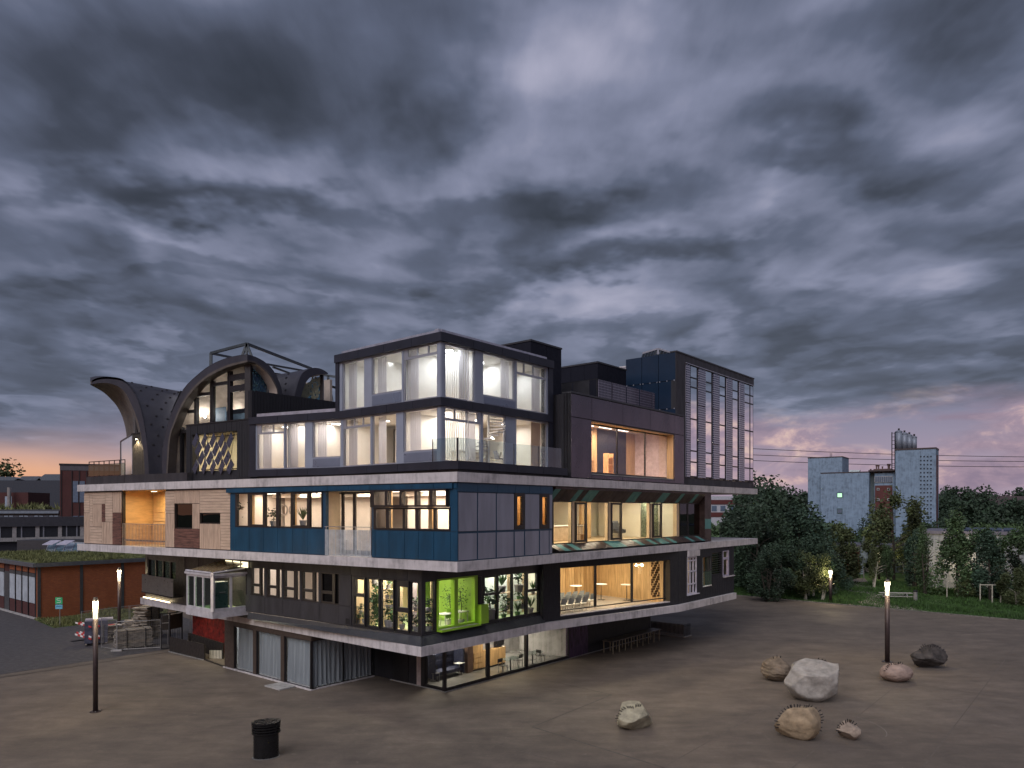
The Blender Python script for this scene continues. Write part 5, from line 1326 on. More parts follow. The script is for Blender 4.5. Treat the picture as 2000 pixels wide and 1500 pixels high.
def level1_conf():
    f = FC; S_ = lambda x: f.S(w8(x)[0]); Zp = lambda x, y: f.Z(*w8(x, y))
    zt, zb_ = Zp(160,812), Zp(160,1245); zg = Zp(160,1196)
    o0, o1 = S_(158), S_(1132)
    part(f.holed(MB(), 0, f.len, Z3+.01, z11, [(o0,o1,zb_,zt)], -.6, 0), 'conference_wall', BLACKW)
    o = -.40; so = lambda x: f.S(w8(x)[0], o)
    ws = [f.S(w8(160)[0]), so(470), so(795), so(1092)]
    window(f, o0, ws[3]+.12, zg-.10, zt-.02, DKMETAL, off=o, dep=.1, vs=[ws[1], ws[2]], fw=.16, fwo=.06)
    fbox(f, 'window_sill', CONC, o0, o1, zb_, zb_+.05, o+.01, -.01)
    for s in (o0+1.3, so(470), so(640), so(795), so(950)): fbox(f, 'sill_clip', RAILM, s, s+.10, zg-.2, zg-.16, o+.005, o+.03)
    fbox(f, 'recess_cheek', mat('brown_steel', (.06,.05,.035), .45, .3), o1-.03, o1-.001, zb_+.06, zt, o+.02, -.01)
    # conference room
    rp = quadpoly(f, o0-.3, o1+.2, -.61, 6.6)
    room(rp, zg-.45, zt+.45, {-1: OAK, 3: OAK}, GREYF, CEIL, skip=(0,))
    n = 34
    zf = zg-.45
    for i in range(n):
        a = o0-.2+(o1-o0+.3)*i/n; w = (o1-o0+.3)/n
        fbox(f, 'wall_board', OAK if i % 3 else mat('dark_oak_board', (.40,.24,.10), .5, var=.2, vs=1.6, stretch=(5,5,.5)), a+.01, a+w-.01, zf, zt+.44, -7.15, -7.06-random.uniform(0,.05))
    fbox(f, 'projection_screen', mat('screen_frame', (.75,.73,.68), .6), S_(165)+.9, S_(165)+2.5, zf+1.9, zf+2.0, -6.2, -6.1)
    # perforated copper screen at the right
    b = MB()
    for i in range(7):
        s = so(1012)+(so(1085)-so(1012))*i/7
        for j in range(16):
            if (i*5+j*3) % 4 == 0: continue
            z = zg+(zt-zg)*j/16; f.box(b, s, s+.10, z, z+(zt-zg)/16-.02, o-.5, o-.44)
    part(b, 'perforated_copper_screen', mat('bronze_screen', (.16,.08,.03), .4, .5))
    rz = math.atan2(f.u.y, f.u.x)
    for i in range(4):
        for j in range(2):
            x, y = f.xy(o0+1.2+i*2.3, -2.2-j*2.8); ceil_lamp(x, y, zt+.43, 105, (1.2,.12), (1,.84,.60), rz, 'conference room ceiling lamp, %s from the left in the %s row' % (ORD[i], ('front','rear')[j]), area=(1.2,1.2), group='conference room ceiling lamps')
    # chairs in rows
    seatm = mat('pale_seat', (.62,.60,.55), .7); backm = mat('grey_mesh_back', (.28,.30,.31), .6)
    ch = thing('conference_chair', 'x', 'chair', (0,0,0), 0, 'rows of chairs in the conference room')
    MB().box(-.22,.22,-.22,.22,.43,.47).build('seat', seatm, ch)
    MB().hexa([(-.21,.20,.50),(.21,.20,.50),(.21,.23,.50),(-.21,.23,.50),(-.20,.26,.90),(.20,.26,.90),(.20,.29,.90),(-.20,.29,.90)]).build('backrest', backm, ch)
    for a in (-.2,.18):
        for c in (-.2,.18): MB().bar((a+.01,c+.01,.43), (a*1.1+.01,c*1.15+.01,0), .025).build('leg', RAILM, ch)
    k = 0; rows = ('front', 'second', 'third', 'rearmost')
    for r in range(4):
        for i in range(8 if r else 6):
            s = o0+.45+i*.62+r*.30; dep = 1.15+r*.80
            x, y = f.xy(s, -.61-dep); lab = 'grey conference chair, number %s from the left in the %s row' % (('one','two','three','four','five','six','seven','eight')[i], rows[r])
            if k == 0: ch.location = (x, y, zf); ch.rotation_euler = (0,0,rz+PI); ch['label'] = lab
            else: copy_tree(ch, (x, y, zf), rz+PI, lab)
            k += 1
    tb = None
    for i, (px, dd, nm) in enumerate(((1125,4.3,'left'),(1174,4.0,'middle'),(1224,2.6,'right'))):
        x, y = f.xy(f.S(px,-.61-dd), -.61-dd); lab = 'tall white round bar table, %s one of three in the conference room' % nm
        if not tb:
            tb = thing('bar_table', lab, 'table', (x,y,zf), 0, 'white bar tables in the conference room')
            MB().tube([(0,0,1.10),(0,0,1.13)], .42, 24).build('table_top', WHITE, tb); MB().tube([(0,0,.02),(0,0,1.1)], .025).build('stem', DKMETAL, tb)
            b = MB(); [b.bar((0,0,.015),(.32*math.cos(k*PI/2+.5),.32*math.sin(k*PI/2+.5),.015),.06,.02) for k in range(4)]; b.build('foot', DKMETAL, tb)
        else: copy_tree(tb, (x, y, zf), 0, lab)
level1_conf()
def level1_old():
    f = FO; q = qz(10,1280,1050); S_ = lambda x: f.S(q(x)[0]); Zp = lambda x, y: f.Z(*q(x, y))
    e = f.S(1432)
    h1 = (S_(618),S_(805),Zp(618,1118),Zp(618,382)); h2 = (S_(925),S_(1092),Zp(925,968),Zp(925,384)); h3 = (S_(1320),S_(1430),Zp(1320,760),Zp(1320,262))
    hd = (S_(1110),S_(1290),Zp(1110,735),Zp(1110,300))
    part(f.holed(MB(), 0, e, Z3+.01, z11, [h1,h2,h3,hd], -.5, -.02), 'timber_wall', BLACKW)
    n = 22
    for i in range(n):
        a, b_ = e*i/n+.01, e*(i+1)/n-.01; hs = [h for h in (h1,h2,h3,hd) if not (b_ < h[0] or a > h[1])]
        if not hs: fbox(f, 'plank', BLACKW, a, b_, Z3+.03, z11-.02, -.019, .01+random.uniform(-.006,.006))
        else: fbox(f, 'plank', BLACKW, a, b_, Z3+.03, hs[0][2]-.03, -.019, .01)
    lav = mat('lavender_frame', (.36,.33,.42), .5); wf = mat('old_white_frame', (.50,.49,.56), .5)
    w = h1[1]-h1[0]; zt = h1[3]-.28
    window(f, *h1, wf, off=.02, dep=.1, vs=[h1[0]+w*.33,h1[0]+w*.66], hs=[h1[2]+(zt-h1[2])*.30,h1[2]+(zt-h1[2])*.68, zt], fw=.09)
    fbox(f, 'window_sill', wf, h1[0]-.05, h1[1]+.3, h1[2]-.06, h1[2]-.005, -.1, .12)
    fbox(f, 'concrete_lintel', CONC, S_(628), S_(842), Zp(628,376), z11-.01, -.05, .12)
    window(f, *h2, DKMETAL, off=-.15, dep=.06, fw=.05); fbox(f, 'window_sill', CONC, h2[0], h2[1], h2[2], h2[2]+.05, -.14, .04)
    fbox(f, 'glass_balustrade', GLASSBAL, h2[0], h2[1], h2[2]+.06, h2[2]+1.1, .02, .03); fbox(f, 'balustrade_rail', DKRAIL, h2[0], h2[1], h2[2]+1.1, h2[2]+1.13, .01, .04)
    window(f, *hd, DKMETAL, GLASSD, off=-.1, dep=.06)
    for i in range(10): z = hd[2]+(hd[3]-hd[2])*i/10; fbox(f, 'louvre_slat', DKRAIL, hd[0]+.03, hd[1]-.03, z+.02, z+.06, -.05, -.02)
    window(f, h3[0], h3[1], h3[2], h3[3], lav, off=.04, dep=.12, hs=[h3[2]+(h3[3]-h3[2])*.72], panes=[(h3[0]+.02,S_(1405),h3[2]+.1,h3[2]+(h3[3]-h3[2])*.66),(h3[0]+.02,S_(1405),h3[2]+(h3[3]-h3[2])*.74,h3[3]-.05)])
    fbox(f, 'window_sill', CONC, h3[0], e+.1, h3[2]-.08, h3[2]-.01, -.05, .12)
    room(quadpoly(f, h1[0]-.5, e-.1, -.51, 3.2), Z3+.02, z11-.1, {-1: mat('terracotta_wall', (.52,.24,.11), .7), 1: HONEY}, OAKF, CEIL, skip=(0,))
    partition(f, h2[0]-.5, -3.4, -.55, Z3+.05, z11-.12, WHITE); partition(f, h2[1]-.3, -1.9, -.55, Z3+.05, z11-.12, WHITE)
    partition(f, h3[0]-.9, -3.4, -.55, Z3+.05, z11-.12, HONEY)
    for k_, (s, pw, c) in enumerate((((h1[0]+h1[1])/2,22,(1,.72,.42)),((h2[0]+h2[1])/2-.2,75,(1,.86,.64)),((h3[0]+h3[1])/2,40,(1,.76,.42)))):
        x, y = f.xy(s, -1.3); ceil_lamp(x, y, z11-.13, pw, (.4,.2), c, label='warm lamp behind the %s window of the dark timber wall' % ('lattice','balustraded','lavender framed')[k_], area=(.8,.8), group='lamps behind the old style windows')
    # room end wall
    c0 = V(f.xy(e,-.02)); g = Fac(c0, c0+Lh*5); fbox(g, 'end_wall', BLACKW, 0, 5, Z3+.02, z11, 0.01, .2)
level1_old()
def level1_far():
    f = F1b; q = qz(4.762,140,930); S_ = lambda x: f.S(q(x)[0]); Zp = lambda x, y: f.Z(*q(x, y))
    s0 = S_(685)
    h = (S_(705), S_(975), Zp(705,940), Zp(705,752)); top = (S_(1425)+.0, min(f.len-.02, S_(1640)), 6.3, 7.05)
    part(f.holed(MB(), s0, f.len, Z3+.02, z11, [h], -.3, -.0), 'unit_wall', mat('brown_grey_panel', (.034,.030,.027), .5))
    window(f, *h, DKMETAL, GLASSG, off=-.02, dep=.14, vs=[S_(778), S_(845), S_(912)], fw=.16)
    room(quadpoly(f, h[0]-.1, h[1]+.1, -.31, 2.5), h[2]-.8, h[3]+.1, mat('mossy_wall', ()), OAKF, CEIL, skip=(0,))
    x, y = f.xy((h[0]+h[1])/2, -1.4); ceil_lamp(x, y, h[3]+.05, 9, (.4,.2), (1,.9,.6), label='dim lamp behind the far left greenish windows')
    # brushed steel balcony box
    g0, g1 = f.S(275.5, .9), f.S(338, .9)
    bx = fbox(f, 'balcony_front', mat('brushed_steel_sheet', (.30,.29,.26), .32, .8, var=.08), f.S(277,.9), f.S(337.5,.9), Zp(690,1075)+.25, Zp(690,935)+.35, .86, .90)
    fbox(f, 'balcony_deck', DKMETAL, f.S(280,.7), f.S(337,.7), Z3+.55, Z3+.62, .0, .85)
    fbox(f, 'deck_light_strip', glow('lamp_strip', (1,.80,.45), 6), s0, S_(930), Z3+.012, Z3+.04, .12, .16)
    l = bpy.data.lights.new('strip_light', 'AREA'); l.energy = 6; l.color = (1,.8,.5); l.shape = 'RECTANGLE'; l.size, l.size_y = 5, .1
    o = bpy.data.objects.new('strip_light', l); COL.objects.link(o); o.location = f.P((s0+S_(930))/2, Z3+.05, .14); o.rotation_euler = (PI, 0, math.atan2(f.u.y, f.u.x)); o.parent = BLD
    window(f, S_(1050), S_(1330), 5.6, 7.0, DKMETAL, GLASSG, off=.02, dep=.06, vs=[S_(1180)])
    # glass box cantilevering in front of the slab
    cx_ = V((-17.23,41.83)); fr = Fac(cx_, cx_+Rh*2.31); fl = Fac(cx_+Lh*3.14, cx_)
    zb_, zt, zt2 = 3.70, 6.15, 6.39
    al = mat('pale_aluminium', (.55,.54,.58), .4, .3)
    for fc, vs in ((fl, [1.0,2.0]), (fr, [1.15])):
        fbox(fc, 'box_base', al, 0 if fc is fl else .001, fc.len-(.001 if fc is fl else 0), zb_, zb_+.42, -.1, .03)
        window(fc, .02, fc.len-.02, zb_+.425, zt, al, GLASSG if fc is fl else GLASS, off=0, dep=.1, vs=vs, fw=.13)
        fbox(fc, 'box_beam', al, -.05, fc.len+.05 if fc is fl else fc.len, zt+.002, zt+.12, -.1, .10)
    part(MB().bar((*cx_, zb_+.4), (*cx_, zt+.2), .16), 'corner_post', al)
    e0 = cx_+Lh*3.14
    b = MB(); p = lambda v, z: (v.x, v.y, z); cb = cx_+Rh*2.3+Lh*.1; eb = e0+Rh*2.3
    b.face([p(cx_,zt2-.08), p(cb,6.85), p(eb,6.85), p(e0,zt2-.08)]); b.face([p(cx_,zt2-.14), p(e0,zt2-.14), p(eb,6.79), p(cb,6.79)]); part(b, 'glass_roof', mat('amber_roof_glass', (.22,.16,.09), .25))
    for k in range(3): part(MB().tube([fl.P(.05+k*1.03,zt2-.05,.04), fl.P(1.0+k*1.03,zt2-.05,.04)], .06, 10), 'roller_tube', al)
    part(MB().tube([fr.P(.05,zt2-.05,.04), fr.P(2.2,zt2+.12,.04)], .05, 10), 'roller_tube', al)
    b = MB(); b.prism([xy(cx_), xy(cb), xy(eb), xy(e0)], zb_+.02, zb_+.40); part(b, 'box_floor', mat('pale_green_floor', ()))
    t = thing('refrigerator', 'dark green two door cabinet standing in the cantilevered glass box', 'cabinet', (*(cx_+Rh*.65+Lh*.45), zb_+.42), math.atan2(Rh.y,Rh.x))
    MB().box(-.38,.38,-.3,.3,0,.95).build('lower_door', mat('dark_green_enamel', (.02,.06,.05), .3), t); MB().box(-.38,.38,-.3,.3,.97,1.65).build('upper_door', mat('dark_green_enamel', ()), t); MB().box(-.15,.2,-.33,-.31,1.03,1.07).build('handle', RAILM, t)
    t = thing('glass_table', 'narrow glass high table on steel legs in the cantilevered glass box', 'table', (*(cx_+Rh*1.75+Lh*.7), zb_+.42), math.atan2(Rh.y,Rh.x))
    MB().box(-.4,.4,-.3,.3,1.0,1.03).build('table_top', GLASSG, t)
    for a in (-.37,.35): MB().box(a,a+.03,-.28,-.25,0,1.0).build('leg', RAILM, t)
    qd = cx_+Rh*1.2+Lh*1.3
    ceil_lamp(qd.x, qd.y, zt2+.0, 70, (.8,.1), (1,.93,.62), label='lamp under the roof of the cantilevered glass box', area=(1,.6))
    # clerestory above the glass box
    fbox(F1, 'clerestory_frame', DKMETAL, .02, .03, 6.4, 7.1, -.02, .02)
    st = Fac(V(F1b.xy(F1b.len-2.3,.08)), V(F1b.xy(F1b.len,.08)))
    a, b_ = st.S(438), st.S(486)
    window(st, a, b_, st.Z(440,1107), st.Z(440,1090.5), DKMETAL, glow('lit_clerestory', (1,.86,.55), .9), off=.0, dep=.05, vs=[a+(b_-a)*.34, a+(b_-a)*.67], fw=.09)
level1_far()
# offices behind the four small windows
def office1():
    s0, s1 = .1, F1.S(w6b(965)[0])
    room(quadpoly(F1, s0, s1, -.26, 4.5), z10-.1, z11-.1, PINKW, GREYF, CEIL, skip=(0,))
    partition(F1, F1.S(w6b(800)[0]), -4.4, -.3, z10, z11-.12, WHITE)
    for k in range(3):
        x, y = F1.xy(1.3+k*2.1, -1.6); ceil_lamp(x, y, z11-.12, 48, (1.3,.12), (1,.88,.78), math.atan2(F1.u.y,F1.u.x), 'ceiling lamp of the office with four small windows, %s from the left' % ORD[k], area=(1.3,.8), group='lamps of the office with small windows')
office1()

# ================================================================ ground floor
G0 = V((-3.64,39.8)); FG = Fac(G0, G0+Rh*23); gl_ = pz(808,1337,0); FGL = Fac(V((G0+Lh*1.95)), G0)
gg = qz(6.45,820,1230)
def ground_floor():
    f = FG; S_ = lambda x: f.S(gg(x)[0]); zc = Z3-TH-.002
    posts = [S_(868), S_(1352)]
    e = S_(1885); m1 = f.S(1148); e2 = f.S(1271)
    b0 = .14
    fbox(f, 'plinth', CONC2, -.05, e2, -.05, .035, -.3, .06)
    fbox(f, 'base_frame', DKMETAL, .0, e, .04, b0+.02, -.12, 0)
    fbox(FGL, 'plinth', CONC2, -2.6, FGL.len+.05, -.05, .036, -.3, .06); fbox(FGL, 'base_frame', DKMETAL, 0, FGL.len, .04, b0+.02, -.12, -.001)
    xs = [.0, *posts, e]
    for a, b_ in zip(xs, xs[1:]): window(f, a+.03, b_-.03, b0+.021, zc, DKMETAL, off=-.03, dep=.08, fw=.05)
    for p in xs[:-1]: fbox(f, 'steel_post', DKMETAL, p-.07 if p else -.05, p+.09 if p else .07, .04, zc, -.2, .02)
    window(FGL, .35, FGL.len-.08, b0+.021, zc, DKMETAL, off=-.03, dep=.08, fw=.05); fbox(FGL, 'steel_post', DKMETAL, .0, .33, .04, zc, -.2, .02)
    # concrete wall, mural strip, black wall
    part(f.box(MB(), m1, e2, .036, zc, -.3, -.01), 'black_wall', BLACKW)
    fbox(f, 'painted_panel', mat('violet_scribbled_panel', (.045,.020,.060), .6, var=.5, vs=2.2, stretch=(5,5,.8)), e, m1, .036, zc, -.3, -.0)
    # left of the glass: pale reveal, black recess
    g = Fac(V(FGL.xy(-4.2,0)), V(FGL.xy(0,0)))
    fbox(g, 'pale_reveal', mat('rosy_concrete', (.40,.33,.32), .7), g.len-.42, g.len-.06, .036, zc, -.3, -.05)
    fbox(g, 'black_wall', BLACKW, 0, g.len-.44, .036, zc, -.3, -.05); fbox(g, 'door_leaf', DKMETAL, g.len-2.4, g.len-1.1, .05, 2.4, -.04, -.01)
    # hall
    poly = [FGL.xy(.1,-.1), xy(G0+(Lh+Rh)*.12), f.xy(e,-.15), f.xy(e+.6,-9.5), FGL.xy(.1,-9.5)]
    poly = [xy(V(FGL.xy(.1,-.13))), xy(G0+(Lh+Rh)*.13), xy(V(f.xy(e,-.13))), xy(V(f.xy(e+.3,-9))), xy(V(FGL.xy(.1,-14)))]
    room([poly[0], poly[1], poly[2], poly[3], xy(V(f.xy(2.0,-9.6)))], .06, zc-.05, {-1: CONC2, 2: CONC2}, mat('polished_dark_floor', (.17,.165,.155), .22, var=.15, vs=1), mat('dim_ceiling', (.5,.49,.47), .8), skip=(0,1))
    rz = math.atan2(f.u.y, f.u.x)
    fbox(f, 'wall_board', mat('dark_notice_board', (.02,.02,.03), .5), e-.4, e+.2, 1.6, 2.6, -5.5, -5.4)
    for k_, (s, d, pw) in enumerate(((1.6,-2.5,150),(4.3,-2.8,260),(7.2,-3.0,200),(9.8,-4.5,260),(11,-7,420))):
        x, y = f.xy(s, d); ceil_lamp(x, y, zc-.07, pw, (1.2,.1), (1,.90,.74), rz, 'linear ceiling lamp of the ground floor hall, %s from the corner' % ORD[k_], area=(1.2,.6), group='ground floor hall lamps')
    def put(px, py): p = pz(px, py, .07); return (p.x, p.y, .065)
    q_ = pz(955,1304); x, y = q_.x+FG.n.x*1.2, q_.y+FG.n.y*1.2; ceil_lamp(x, y, zc-.07, 130, (1.2,.1), (1,.86,.64), rz, 'ceiling lamp right in front of the oak kitchen wall', area=(1.6,.4))  # extra lamp added to brighten the kitchen unit
    # oak kitchen wall unit
    t = thing('kitchen_unit', 'tall honey oak kitchen wall with open niche in the ground floor hall', 'cabinet', put(955,1304), rz)
    L_ = 2.9; 
    MB().box(-1.45,-.55,.0,.6,.1,2.75).build('tall_cupboard', OAK, t)
    for k in range(3): MB().box(-1.42,-.60,-.03,-.001,.15+.33*k,.44+.33*k).build('drawer', OAK, t)
    MB().box(-.54,1.6,.0,.6,.1,1.12).build('base_cabinet', OAK, t); MB().box(.55,1.6,.0,.6,2.0,2.75).build('wall_cabinet', OAK, t); MB().box(-.54,1.6,.3,.6,1.121,2.7).build('niche_back', mat('niche_grey', (.3,.3,.32), .4), t)
    MB().box(.75,1.45,-.02,.25,1.25,1.75).build('oven', DKMETAL, t); MB().box(-1.45,1.6,.04,.6,0,.099).build('toe_kick', DKMETAL, t)
    MB().box(-1.95,-1.46,.0,.6,0,2.75).build('side_cupboard', mat('dark_stained_oak', (.12,.07,.05), .5), t)
    # high-backed navy booths
    nv = mat('navy_upholstery', (.014,.018,.045), .8, var=.2, vs=4)
    for i, (px, py, w, lab) in enumerate(((868,1322,1.15,'navy high backed booth sofa at the glazed corner of the hall'), (915,1306,.8,'navy high backed booth seat beside the oak kitchen'))):
        t = thing('booth_sofa', lab, 'sofa', put(px, py), rz, 'navy booth sofas in the hall')
        b = MB()
        for k in range(7): MB().box(-w,w,.35-.02*(k % 2),.52,.12+.21*k,.12+.21*k+.20).build('back_cushion', nv, t)
        for s_ in (-w-.1, w): MB().box(s_,s_+.1,-.45,.5,.12,1.55).build('side_panel', nv, t)
        MB().box(-w,w,-.4,.33,.28,.46).build('seat', nv, t)
        for a in (-w,w-.04):
            for c in (-.4,.4): MB().box(a,a+.04,c,c+.04,0,.12).build('leg', RAILM, t)
    t = thing('side_table', 'small white topped table between the navy booths', 'table', put(897,1318), rz); MB().box(-.25,.3,-.2,.2,.70,.73).build('table_top', WHITE, t); MB().tube([(0,0,0),(0,0,.70)], .03).build('stem', RAILM, t)
    cd = mat('dark_chair_shell', (.03,.03,.032), .5)
    ch = thing('hall_chair', 'x', 'chair', (0,0,0), 0, 'chairs in the ground floor hall')
    MB().box(-.22,.22,-.22,.22,.44,.47).build('seat', cd, ch); MB().box(-.2,.2,.2,.24,.62,.84).build('backrest', cd, ch)
    for a in (-.2,.18):
        for c in (-.2,.19): MB().bar((a+.01,c,0), (a+.01,c,.44 if c < 0 else .62), .03).build('leg', RAILM, ch)
    for k, (px, py, r, lab) in enumerate(((982,1314,.9,'dark shelled chair at the left end of the middle hall table'),(1012,1303,-2.2,'dark chair with pale legs behind the middle hall table'),(1056,1293,2.5,'dark chair alone at the right table of the hall'),(850,1330,.4,'pale legged chair before the corner booth sofa'))):
        loc = put(px, py)
        if k == 0: ch.location = loc; ch.rotation_euler = (0,0,r); ch['label'] = lab
        else: copy_tree(ch, loc, r, lab)
    for px, py, lab in ((997,1309,'glass hall table on a dark pedestal between two chairs'),(1040,1297,'dark hall table beside the lone chair')):
        t = thing('hall_table', lab, 'table', put(px, py), rz, 'tables in the ground floor hall'); MB().box(-.7,.7,-.35,.35,.72,.745).build('table_top', GLASSG, t); MB().box(-.03,.03,-.03,.03,.02,.72).build('stem', DKMETAL, t); MB().box(-.35,.35,-.03,.03,0,.02).build('foot', DKMETAL, t)
    # curtain room
    P0, P1 = V((-11.1,40.2)), V((-18.2,46.1)); fc = Fac(P1, P0); q = qz(4,260,1080); C_ = lambda x: fc.S(q(x)[0])
    zt = 2.70
    fd = Fac(P0, P0+Rh*6); ed = fd.S(730)
    brn = mat('brown_fascia', (.055,.040,.032), .5)
    fbox(fc, 'plinth', CONC, -.05, fc.len+.1, -.05, .06, -.3, .12); fbox(fd, 'plinth', CONC, 0, ed, -.05, .06, -.3, .10)
    fbox(fc, 'fascia', brn, -.02, fc.len, zt+.02, zc, -.3, .03); fbox(fd, 'fascia', brn, .0, ed, zt+.02, zc, -.3, .031)
    pst = [(-.02, C_(788)), (C_(938), C_(962)), (C_(1154), C_(1180))]
    for a, b_ in pst: fbox(fc, 'brown_post', brn, a, b_, .061, zt+.019, -.2, .02)
    fbox(fc, 'corner_post', DKMETAL, fc.len-.10, fc.len, .061, zt+.019, -.1, .02)
    for a, b_ in ((pst[0][1], pst[1][0]), (pst[1][1], pst[2][0]), (pst[2][1], fc.len-.1)): window(fc, a, b_, .062, zt+.018, DKMETAL, GLASS, off=-.02, dep=.06, fw=.04)
    window(fd, .02, ed*.5, .062, zt+.018, DKMETAL, GLASS, off=-.02, dep=.06, fw=.04); window(fd, ed*.5, ed, .062, zt+.018, DKMETAL, GLASS, off=-.02, dep=.06, fw=.04)
    room([fc.xy(.1,-.3), fc.xy(fc.len-.15,-.3), fd.xy(ed-.05,-.3), xy(V(fd.xy(ed,-.3))+Lh*9)], .06, zc-.05, CONC2, GREYF, CEIL, skip=(0,1))
    for k, (a, b_) in enumerate(((pst[0][1], pst[1][0]), (pst[1][1], pst[2][0]), (pst[2][1], fc.len-.12))):
        curtain(fc, a+.02, b_-.02, .10, zt, -.30, ('left','middle','right')[k]+' of the three grey curtains facing the yard on the ground floor', GREYFAB, .30, .09, 'grey curtains of the ground floor room')
    curtain(fd, .15, ed-.1, .10, zt, -.22, 'dim grey curtain on the short side of the ground floor room', GREYFAB, .30, .09, 'grey curtains of the ground floor room')
    for k_, s in enumerate((1.5, 4.5, 7.5)):
        x, y = fc.xy(s, -.85); ceil_lamp(x, y, zc-.07, 42, (1.2,.1), (.92,.97,1), math.atan2(fc.u.y,fc.u.x), 'lamp behind the grey ground floor curtains, %s from the left' % ORD[k_], area=(1.5,.5), group='lamps above the grey curtains')
        o = bpy.data.lights.new('curtain_wash', 'AREA') if False else None
    fbox(Fac(V(fd.xy(ed,0)), V(g.xy(0,0))) if False else g, 'black_wall', BLACKW, -3.2, -.01, .036, zc, -.3, -.06)
    fz = Fac(V(fd.xy(ed,-.1)), V(fd.xy(ed,-.1))+V((*g.u,))*4.2)
    # entrance slab before the curtain room
    m = pz(545,1342,0); tg = thing('door_step', 'thin pale slab lying on the asphalt before the curtained room', 'step', (m.x, m.y, 0), math.atan2(fc.u.y, fc.u.x)); MB().box(-.75,.75,-.45,.55,.004,.07).build('step_slab', CONC2, tg)
    # back room with green plant and red timber slats, left end
    b = fbox(fc, 'interior_wall', mat('olive_lit_wall', (.42,.42,.25), .8), -3.9, -.3, .05, zc, -2.3, -2.2)
    x, y = fc.xy(-1.9, -1.0); ceil_lamp(x, y, zc-.05, 36, (1,.1), (1,.92,.6), math.atan2(fc.u.y,fc.u.x), 'lamp over the entrance beside the red wall')
    fbox(fc, 'red_mural_wall', mat('red_painted_wall', (.16,.014,.010), .6, var=.5, vs=3.5, col2=(.05,.006,.006)), -8.6, -3.6, .05, zc, -2.3, -2.2)
    x, y = fc.xy(-6.2, -1.0); ceil_lamp(x, y, zc-.05, 16, (1,.1), (1,.8,.55), math.atan2(fc.u.y,fc.u.x), 'lamp washing the red wall under the slab')
ground_floor()
# ================================================================ plants inside the winter garden
import numpy as np
LEAFM = mat('house_plant_leaf', (.055,.12,.035), .5, var=.4, vs=9)
LEAFD = mat('dark_plant_leaf', (.030,.060,.028), .5, var=.4, vs=9)
POTM = mat('grey_pot', (.30,.28,.28), .6); POTG = mat('green_pot', (.12,.28,.10), .5); SOILM = mat('potting_soil', (.03,.022,.015), .95)
def leafcloud(n, rx, ry, rz, leaf, seed, hollow=.0, kind='bush', up=.3):
    r = np.random.RandomState(seed); V_ = []; F_ = []
    d = r.normal(size=(n, 3)); d /= np.linalg.norm(d, axis=1)[:, None]
    rad = (hollow+(1-hollow)*r.rand(n)**.45)
    lump = 1+.28*np.sin(d[:, 0]*5+seed)*np.cos(d[:, 2]*4+seed*2)+.16*np.sin(d[:, 1]*9+seed*3)
    c = d*rad[:, None]*lump[:, None]*np.array([rx, ry, rz])
    a = r.normal(size=(n, 3)); a /= np.linalg.norm(a, axis=1)[:, None]; a[:, 2] = a[:, 2]*.6+up*(.5 if kind == 'bush' else 1.5)
    a /= np.linalg.norm(a, axis=1)[:, None]
    b = np.cross(a, r.normal(size=(n, 3))); b /= np.linalg.norm(b, axis=1)[:, None]
    s = leaf*(.6+.8*r.rand(n))[:, None]
    p = np.stack([c-a*s, c+b*s*.42, c+a*s, c-b*s*.42], 1).reshape(-1, 3)
    return p, [tuple(range(4*i, 4*i+4)) for i in range(n)]
def mesh_of(name, p, f, m, smooth=False):
    me = bpy.data.meshes.new(name); me.from_pydata([tuple(x) for x in p], [], f); me.materials.append(m); return me
PLM = {}
for i in range(4):
    for k, mm in (('bush', LEAFM), ('dark', LEAFD)):
        p, f = leafcloud(70, .20, .20, .19, .055, 10+i); p[:, 2] += .36; PLM[k, i] = mesh_of('foliage', p, f, mm)
def spiky():
    b = MB()
    for k in range(18):
        a = k*2.4; t = .35+.5*random.random(); d = V((math.cos(a)*t, math.sin(a)*t, 1)).normalized(); s = d.cross(V((0,0,1))).normalized()*.022
        e = V((0,0,.16))+d*.42; m_ = V((0,0,.16))+d*.2; b.face([V((0,0,.16)), m_+s, e, m_-s])
    return b
def hanging():
    r = np.random.RandomState(5); p, f = leafcloud(260, .20, .12, .95, .07, 77, kind='bush'); p[:, 2] -= .75; return p, f
pot0 = MB().tube([(0,0,0),(0,0,.16),(0,0,.165)], [.075,.105,.11], 12)
potme = {}
def plant(fac, q, x, y, off, size, kind, lab, pot=POTM):
    px, py = q(x, y); s, z = fac.S(px, off), fac.Z(px, py, off); o = thing('potted_plant', lab, 'plant', tuple(fac.P(s, z, off)), random.random()*6, 'potted plants of the winter garden'); o.scale = (size,)*3
    po = MB().tube([(0,0,0),(0,0,.16)], [.075,.11], 12).build('pot', pot, o)
    if kind == 'spiky': spiky().build('leaves', LEAFM, o)
    elif kind == 'hang': link('leaves', mesh_of('foliage', *hanging(), LEAFM), o)
    else: link('leaves', PLM[kind, random.randrange(4)], o); MB().tube([(0,0,.1),(.02,0,.3)], .012, 5).build('stem', SOILM, o)
    return o
def shelf(fac, q, x0, x1, y, off):
    xm = (x0+x1)/2; z = fac.Z(*q(xm, y), off); fbox(fac, 'plant_shelf', PALEW, fac.S(q(x0)[0], off), fac.S(q(x1)[0], off), z-.025, z, off-.18, off+.13)
S1 = -.50
for x0, x1, y in ((90,252,735),(90,252,868),(478,662,372),(478,662,512),(478,662,650),(478,662,925),(690,876,955),(905,1030,690),(905,1030,858)): shelf(F1, gq, x0, x1, y, S1)
for x0, x1, y in ((1114,1270,712),(1114,1270,858),(1114,1270,1000)): shelf(F1R, gq, x0, x1, y, S1)
